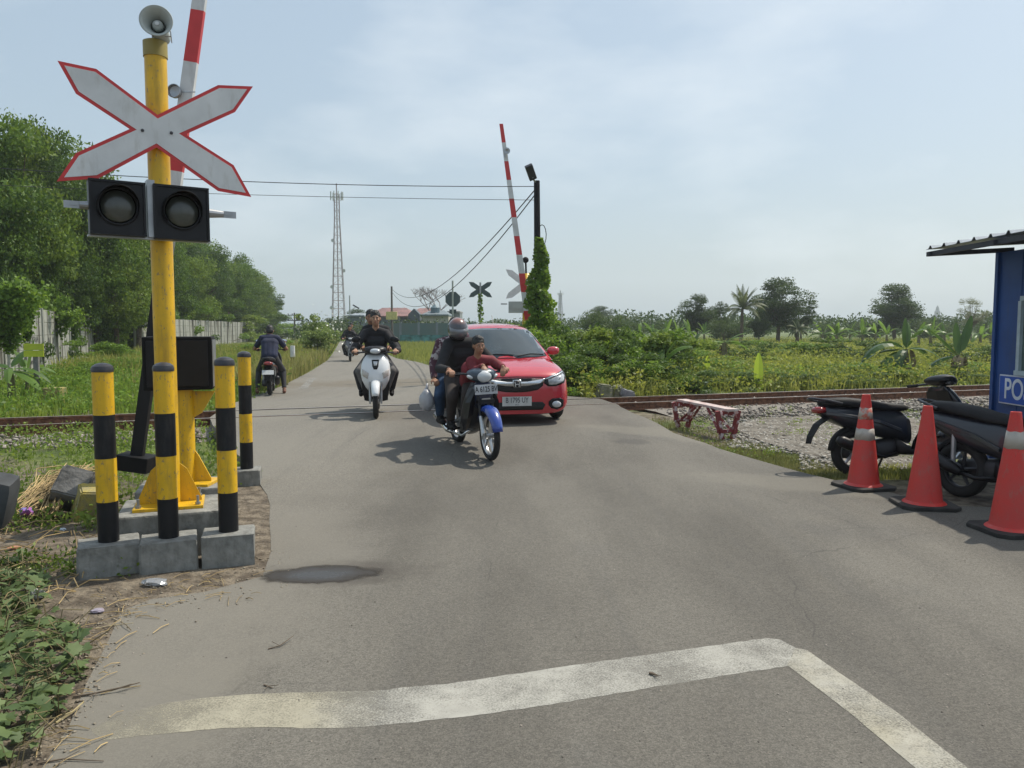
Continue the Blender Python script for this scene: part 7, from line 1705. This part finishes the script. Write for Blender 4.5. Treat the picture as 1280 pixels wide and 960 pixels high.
# ================================================================== people (local frame of the vehicle they ride)
skin = mat('skin_brown', (.33,.175,.11), .55, var=.08, spec=.35); skin2 = mat('skin_tan', (.40,.23,.15), .55, var=.08, spec=.35)
hair_m = mat('black_hair', (.010,.009,.009), .5, var=.3, bump=.6, bscale=60)
def rcone(bm, a, b, ra, rb, seg=14, caps=True):
    a, b = Vector(a), Vector(b)
    tube(bm, [a, b], [ra, rb], seg=seg)
    if caps: ball(bm, a, ra, seg); ball(bm, b, rb, seg)
def hand(bm, wr_, pdir, down, s, curl=1.0, side=1):
    """palm with four unequal fingers bent at the knuckles and a thumb from its side"""
    f = Vector(pdir).normalized(); dn = Vector(down); dn = (dn-f*dn.dot(f)).normalized(); sd_ = f.cross(dn)*side
    c = Vector(wr_)
    for k in (-1,-.33,.33,1): rcone(bm, c+f*.01*s+sd_*.012*k*s, c+f*.078*s+sd_*.030*k*s, .015*s, .0125*s, 8)
    for k, ln in zip((-1,-.33,.33,1), (.80,.98,1.0,.88)):
        p0 = c+f*.080*s+sd_*.030*k*s; d1 = (f*(1-.35*curl)+dn*.75*curl).normalized(); p1 = p0+d1*.036*ln*s; d2 = (f*(.35-.7*curl)+dn*1.0*curl+f*(1-curl)*.6).normalized(); p2 = p1+d2*.028*ln*s; d3 = (f*(-.9*curl+.6*(1-curl))+dn*.45).normalized(); p3 = p2+d3*.018*ln*s
        rcone(bm, p0, p1, .0105*s, .0095*s, 8); rcone(bm, p1, p2, .0095*s, .0085*s, 8); rcone(bm, p2, p3, .0085*s, .0075*s, 8)
    t0 = c+f*.028*s-sd_*.030*s; t1 = t0-sd_*.026*s+f*.022*s+dn*.010*s; t2 = t1+f*.024*s+dn*.022*s*curl; rcone(bm, t0, t1, .014*s, .012*s, 8); rcone(bm, t1, t2, .011*s, .009*s, 8)
def person(label, frame_o, J, s=1.0, top=None, legs=None, shoe=None, sk=skin, sleeve='long', hair=True, look=(1,0,0), tilt=0, group=None, helmet=None, shorts=False, vox=.0085, curl=1.0, hair_c=None, extras=None, barefoot=False, hem=None):
    """J joints: pelvis chest neck head shL shR elL elR wrL wrR hipL hipR knL knR anL anR (+toeL toeR, fL fR finger directions)"""
    M = frame_o.matrix_basis.copy()
    r = empty('person', M.translation, 0, label=label, cat='person', group=group); r.rotation_euler = frame_o.rotation_euler
    J = {k: Vector(v) for k, v in J.items()}
    bm = B(); h = J['head']; q = facing_head(look, tilt)
    hr = .098*s
    # head
    def hp(x, y, z): return h + q @ Vector((x*s, y*s, z*s))      # x forward, y left, z up
    ball(bm, hp(-.012,0,.028), (hr*.98, hr*.80, hr*.98), 20, rot=q); ball(bm, hp(.018,0,-.035), (hr*.72, hr*.62, hr*.80), 18, rot=q); ball(bm, hp(.045,0,-.078), (.032*s,.036*s,.026*s), 12, rot=q)
    rcone(bm, hp(.085,0,.018), hp(.108,0,-.020), .010*s, .016*s, 10); ball(bm, hp(.078,0,-.052), (.018*s,.026*s,.011*s), 10, rot=q)
    for y in (-1,1):
        ball(bm, hp(-.005,y*.080,.0), (.020*s,.011*s,.032*s), 10, rot=q); ball(bm, hp(.072,y*.030,.032), (.018*s,.022*s,.010*s), 10, rot=q); ball(bm, hp(.060,y*.042,-.012), (.024*s,.020*s,.020*s), 10, rot=q)
    rcone(bm, J['neck']-Vector((0,0,.04*s)), hp(-.02,0,-.07), .056*s, .052*s)
    # trunk
    T = lambda a, b, t: J[a].lerp(J[b], t)
    rcone(bm, J['shL'], J['shR'], .068*s, .068*s); rcone(bm, J['chest']+Vector((0,.07*s,0)), J['chest']-Vector((0,.07*s,0)), .105*s, .105*s)
    for y in (-1,1): rcone(bm, J['chest']+Vector((0,y*.06*s,0)), J['pelvis']+Vector((0,y*.06*s,.04*s)), .10*s, .092*s)
    rcone(bm, J['hipL'], J['hipR'], .098*s, .098*s); rcone(bm, J['neck'], J['shL'], .055*s, .055*s); rcone(bm, J['neck'], J['shR'], .055*s, .055*s)
    for k in 'LR':
        rcone(bm, J['sh'+k], J['el'+k], .050*s, .040*s); rcone(bm, J['el'+k], J['wr'+k], .040*s, .026*s)
        rcone(bm, J['hip'+k], J['kn'+k], .085*s, .055*s); rcone(bm, J['kn'+k], J['an'+k], .055*s, .036*s); m_ = J['kn'+k].lerp(J['an'+k], .3); ball(bm, m_-Vector((.015*s,0,0)), .052*s, 12)
        fd = J.get('f'+k, (J['wr'+k]-J['el'+k])); hand(bm, J['wr'+k], fd, J.get('d'+k, Vector((0,0,-1))), s, curl, -1 if k == 'L' else 1)
        toe = J.get('toe'+k, J['an'+k]+Vector((.15*s,0,-.06*s))); heel = J['an'+k]+Vector((-.035*s,0,-.055*s)); rcone(bm, heel, toe, .034*s, .026*s); rcone(bm, J['an'+k], J['an'+k].lerp(toe,.5), .036*s, .034*s)
    me = bake_bm(bm, voxel=vox, smooth=3); body = link('body', me, sk, r, smooth=True)
    # eyes, brows, lips sit on the face
    for y in (-1,1):
        bm = B(); ball(bm, hp(.0765,y*.030,.014), (.008*s,.011*s,.0045*s), 10, rot=q); obj('eye', bm, MT['plate_white'], body, smooth=True)
        bm = B(); ball(bm, hp(.0835,y*.029,.014), (.003*s,.006*s,.005*s), 8, rot=q); obj('pupil', bm, hair_m, body)
        if not helmet: bm = B(); ball(bm, hp(.088,y*.031,.036), (.006*s,.020*s,.005*s), 8, rot=q); obj('eyebrow', bm, hair_m, body)
    bm = B(); ball(bm, hp(.090,0,-.053), (.007*s,.022*s,.006*s), 8, rot=q); obj('lips', bm, mat('lip', (.28,.11,.09), .5), body)
    # clothing
    def cloth(name, cones, m, extra=None, v=.010):
        bm = B()
        for c in cones: rcone(bm, *c)
        if extra: extra(bm)
        return link(name, bake_bm(bm, voxel=v, smooth=3, sm_fac=.5), m, r, smooth=True)
    C = [(J['shL'],J['shR'],.074*s,.074*s),(J['chest']+Vector((0,.08*s,0)),J['chest']-Vector((0,.08*s,0)),.122*s,.122*s),(J['neck']-Vector((0,0,.01*s)),J['shL'],.066*s,.07*s),(J['neck']-Vector((0,0,.01*s)),J['shR'],.066*s,.07*s)]
    C.append((J['chest'], J['pelvis']+Vector((0,0,.05*s)), .124*s, .120*s))
    for y in (-1,1): C.append((J['chest']+Vector((0,y*.07*s,0)), J['pelvis']+Vector((0,y*.075*s,.05*s)), .118*s, .112*s))
    def sl(bm):
        for k in 'LR':
            if sleeve == 'long': rcone(bm, J['sh'+k], J['el'+k], .070*s, .056*s); tube(bm, [J['el'+k], J['el'+k].lerp(J['wr'+k], .93)], [.056*s,.042*s], seg=14)
            else: tube(bm, [J['sh'+k], J['sh'+k].lerp(J['el'+k], .75)], [.070*s,.064*s], seg=14)
        # folds
        rr = random.Random(int(s*1000)+len(label))
        for _ in range(7):
            a = J['chest'].lerp(J['pelvis'], rr.uniform(.1,.9)); y = rr.uniform(-.1,.1)*s; x = .105*s; tube(bm, [a+Vector((x,y-.06*s,-.02*s)), a+Vector((x+.012*s,y,0)), a+Vector((x,y+.06*s,.02*s))], .014*s, seg=6)
    shirt = cloth('shirt', C, top, sl)
    L_ = [(J['hipL'],J['hipR'],.115*s,.115*s)]
    for k in 'LR': L_.append((J['hip'+k], J['kn'+k], .104*s, .074*s))
    def tl(bm):
        for k in 'LR':
            if shorts: tube(bm, [J['kn'+k], J['kn'+k].lerp(J['an'+k], .12)], [.074*s,.07*s], seg=14)
            else: tube(bm, [J['kn'+k], J['kn'+k].lerp(J['an'+k], .93)], [.073*s,.052*s], seg=14)
    cloth('trousers', L_, legs, tl)
    if not barefoot:
        for k in 'LR':
            toe = J.get('toe'+k, J['an'+k]+Vector((.15*s,0,-.06*s))); heel = J['an'+k]+Vector((-.035*s,0,-.055*s)); bm = B(); rcone(bm, heel, toe, .044*s, .036*s); rcone(bm, J['an'+k]-Vector((0,0,.01)), J['an'+k].lerp(toe,.45), .044*s, .042*s); link('shoe', bake_bm(bm, voxel=.009, smooth=2), shoe or MT['mattblack'], r, smooth=True)
    if helmet:
        bm = B(); ball(bm, hp(-.01,0,.02), (.142*s,.125*s,.140*s), 28, rot=q); ho = obj('helmet', bm, helmet, r, smooth=True)
        bm = B(); 
        secs = []
        for a in np.linspace(-1.15,1.15,13): secs.append([hp(-.01+.148*math.cos(a)*c_, .131*math.sin(a)*c_, .02+z) for z, c_ in ((.055,.93),(.0,1.0),(-.055,.95),(-.055,.93),(.0,.98),(.055,.91))])
        loft(bm, secs); obj('visor', bm, mat('grey_visor', (.15,.16,.18), .12, coat=.8, spec=.8), ho, smooth=True)
        bm = B(); ball(bm, hp(-.02,0,-.06), (.115*s,.105*s,.08*s), 18, rot=q); obj('helmet_lining', bm, MT['mattblack'], ho, smooth=True)
    elif hair:
        bm = B(); ball(bm, hp(-.022,0,.050), (hr*1.02, hr*.88, hr*.95), 22, rot=q); ball(bm, hp(-.05,0,.0), (hr*.72, hr*.84, hr*.85), 18, rot=q)
        rr = random.Random(len(label))
        for _ in range(34): a = rr.uniform(-2.6,2.6); e_ = rr.uniform(.5,1.35); ball(bm, hp(-.022+.092*math.cos(a)*math.cos(e_), .078*math.sin(a)*math.cos(e_), .052+.088*math.sin(e_)), .019*s, 8)
        link('hair', bake_bm(bm, voxel=.007, smooth=1), hair_m, body, smooth=True)
    return r
def facing_head(look, tilt):
    x = Vector(look).normalized(); y = Vector((0,0,1)).cross(x).normalized(); z = x.cross(y); return Matrix((x,y,z)).transposed()
blk_sh = mat('black_shirt', (.016,.016,.019), .85, var=.3); navy_sh = mat('navy_shirt', (.020,.026,.060), .85, var=.25); maroon_sh = mat('maroon_shirt', (.22,.030,.040), .8, var=.25)
drk_tr = mat('charcoal_trousers', (.045,.045,.050), .9, var=.25); grey_tr = mat('grey_trousers', (.13,.125,.12), .9, var=.2); jean = mat('blue_jeans', (.030,.065,.13), .9, var=.3); brown_tr = mat('dark_brown_trousers', (.042,.033,.030), .9)
pale_shoe = mat('pale_sandal', (.45,.40,.36), .6)

def sit(px=.25, pz=.86, lean=.10, hy=.31, hx=.90, hz=1.02, kx=.74, ky=.24, kz=.72, ax=.76, ay=.16, az=.40, s=1.0, sh=.165, tor=.50, head_f=.04, elz=.10, ely=.36):
    sz = pz+tor*s*.93
    return dict(pelvis=(px,0,pz), chest=(px+lean*.72,0,pz+.32*s), neck=(px+lean*1.1,0,sz+.05*s), head=(px+lean*1.15+head_f,0,sz+.19*s), shL=(px+lean,sh*s,sz-.02*s), shR=(px+lean,-sh*s,sz-.02*s),
        elL=((px+lean+hx)/2-.06,ely,lerp(sz,hz,.62)-elz), elR=((px+lean+hx)/2-.06,-ely,lerp(sz,hz,.62)-elz), wrL=(hx-.05,hy,hz+.025), wrR=(hx-.05,-hy,hz+.025), hipL=(px+.03,.09*s,pz-.01), hipR=(px+.03,-.09*s,pz-.01),
        knL=(kx,ky,kz), knR=(kx,-ky,kz), anL=(ax,ay,az), anR=(ax,-ay,az), fL=(1,-.1,-.25), fR=(1,.1,-.25))
# white scooter
J = sit(kx=.72, ky=.255, kz=.70); J['head'] = (.43,.0,1.535)
person('person in a black shirt driving the white scooter head on', white_sc, J, top=blk_sh, legs=grey_tr, shoe=pale_shoe, sk=skin2, group='riders', shorts=False)
J = sit(px=-.10, pz=.92, lean=.07, hx=.22, hy=.20, hz=1.05, kx=.34, ky=.30, kz=.66, ax=.22, ay=.25, az=.36, head_f=.03); J['head'] = (-.02,-.085,1.56); J['neck'] = (-.03,-.05,1.43)
person('person riding pillion, face half hidden behind the white scooter driver', white_sc, J, top=blk_sh, legs=drk_tr, sk=skin, group='riders', look=(1,-.05,0))
# left scooter, seen from behind, one foot on the ground each side
J = sit(px=.20, pz=.84, lean=.20, kx=.58, ky=.27, kz=.52, ax=.38, ay=.30, az=.10, head_f=.08); J['head'] = (.50,.0,1.44); J['neck'] = (.42,0,1.33)
person('person in a navy shirt on the left scooter, seen from behind with head bent', left_sc, J, top=navy_sh, legs=drk_tr, shoe=mat('sandal_brown', (.20,.09,.06), .7), sk=skin, group='riders', look=(1,0,-.35), sleeve='short')
# distant scooter
J = sit(); person('person in dark clothes driving the distant scooter', far_sc, J, top=blk_sh, legs=drk_tr, sk=skin, group='riders', vox=.014)
J = sit(px=-.12, pz=.93, lean=.05, hx=.22, hy=.2, hz=1.05, kx=.34, ky=.30, kz=.66, ax=.22, ay=.25, az=.36); J['head'] = (-.02,.09,1.62)
person('person on the back of the distant scooter in a dark brown top', far_sc, J, top=brown_tr, legs=drk_tr, sk=skin, group='riders', vox=.014)
# motorcycle: helmeted rider, boy in front, pillion behind with a plastic bag
hm_ = bpy.data.materials.new('helmet_shell'); hm_.use_nodes = True; nt = hm_.node_tree; N = nt.nodes.new; L = nt.links.new; p_ = nt.nodes['Principled BSDF']
tc = N('ShaderNodeTexCoord'); sp_2 = N('ShaderNodeSeparateXYZ'); L(tc.outputs['Object'], sp_2.inputs[0]); mr_ = N('ShaderNodeMapRange'); mr_.inputs[1].default_value = 1.515; mr_.inputs[2].default_value = 1.59; L(sp_2.outputs[2], mr_.inputs[0])
x_ = N('ShaderNodeMix'); x_.data_type = 'RGBA'; x_.inputs[6].default_value = (.055,.055,.065,1); x_.inputs[7].default_value = (.24,.09,.06,1); L(mr_.outputs[0], x_.inputs[0]); L(x_.outputs[2], p_.inputs['Base Color']); p_.inputs['Roughness'].default_value = .2; p_.inputs['Coat Weight'].default_value = .8
J = sit(px=.12, pz=.84, lean=.16, hx=.88, hy=.33, hz=.99, kx=.60, ky=.24, kz=.66, ax=.44, ay=.22, az=.36); J['head'] = (.34,-.06,1.44); J['neck'] = (.28,-.03,1.31); 
person('person in a dark jacket and a metallic helmet driving the motorcycle, head bowed', moto, J, top=blk_sh, legs=brown_tr, sk=skin, group='riders', helmet=hm_, look=(1,-.1,-.42))
J = dict(pelvis=(.52,.04,.80), chest=(.64,.04,.99), neck=(.74,.04,1.13), head=(.80,.045,1.27), shL=(.74,.22,1.09), shR=(.72,-.03,1.09), elL=(.86,.30,1.02), elR=(.80,-.02,.98), wrL=(.99,.27,1.03), wrR=(1.02,.02,1.06), fL=(.6,-.3,-.8), fR=(.7,.25,-.75), hipL=(.54,.12,.79), hipR=(.54,.0,.79), knL=(.80,.20,.70), knR=(.78,-.12,.70), anL=(.74,.17,.42), anR=(.72,-.14,.42))
person('small boy in a maroon shirt sitting in front on the motorcycle', moto, J, s=.84, top=maroon_sh, legs=brown_tr, sk=skin, group='riders', look=(1,.05,-.12), sleeve='long', vox=.0075, curl=.5)
J = sit(px=-.22, pz=.90, lean=.08, hx=-.02, hy=.30, hz=.80, kx=.20, ky=.28, kz=.64, ax=.08, ay=.25, az=.38); J['head'] = (-.12,.05,1.45); J['neck'] = (-.14,.03,1.33); J['shR'] = (-.14,-.15,1.27); J['elR'] = (-.08,-.27,1.03); J['wrR'] = (.04,-.30,.84); J['elL'] = (-.05,.20,1.10); J['wrL'] = (.08,.10,1.05)
stripe = mat('striped_sleeve', (.07,.025,.04), .8, col2=(.42,.38,.38), scale=9, lo=.42, hi=.46)
person('person riding pillion on the motorcycle in a striped jacket and blue jeans, mostly hidden', moto, J, top=stripe, legs=jean, sk=skin, group='riders', look=(1,-.1,-.1))
bm = B(); ball(bm, (0,0,0), (.10,.085,.14), 16)
rr = random.Random(5)
for v_ in bm.verts: v_.co *= rr.uniform(.88,1.08); v_.co.x *= 1-.45*max(0, v_.co.z/.14)
tube(bm, [(0,0,.10),(.01,.02,.20)], [.025,.012], seg=7)
o = obj('plastic_bag', bm, mat('white_film', (.55,.56,.60), .3, var=.1, trans=.25), smooth=True); o.location = moto.matrix_basis @ Vector((.10,-.42,.60)); tag(o, 'white plastic bag hanging at the side of the motorcycle', 'plastic bag')

# ================================================================== haze: one closed box of even air round everything
bm = B(); box(bm, (0, 440, 34.2), (1900, 1300, 71))
hz = obj('haze', bm, None, kind='stuff'); hm2 = bpy.data.materials.new('haze_air'); hm2.use_nodes = True; nt = hm2.node_tree; nt.nodes.clear()
o_ = nt.nodes.new('ShaderNodeOutputMaterial'); pv_ = nt.nodes.new('ShaderNodeVolumePrincipled'); pv_.inputs['Color'].default_value = (.86,.92,1,1); pv_.inputs['Density'].default_value = .0006; pv_.inputs['Anisotropy'].default_value = .3
nt.links.new(pv_.outputs[0], o_.inputs['Volume']); hz.data.materials.append(hm2); hz['label'] = 'pale daylight haze'
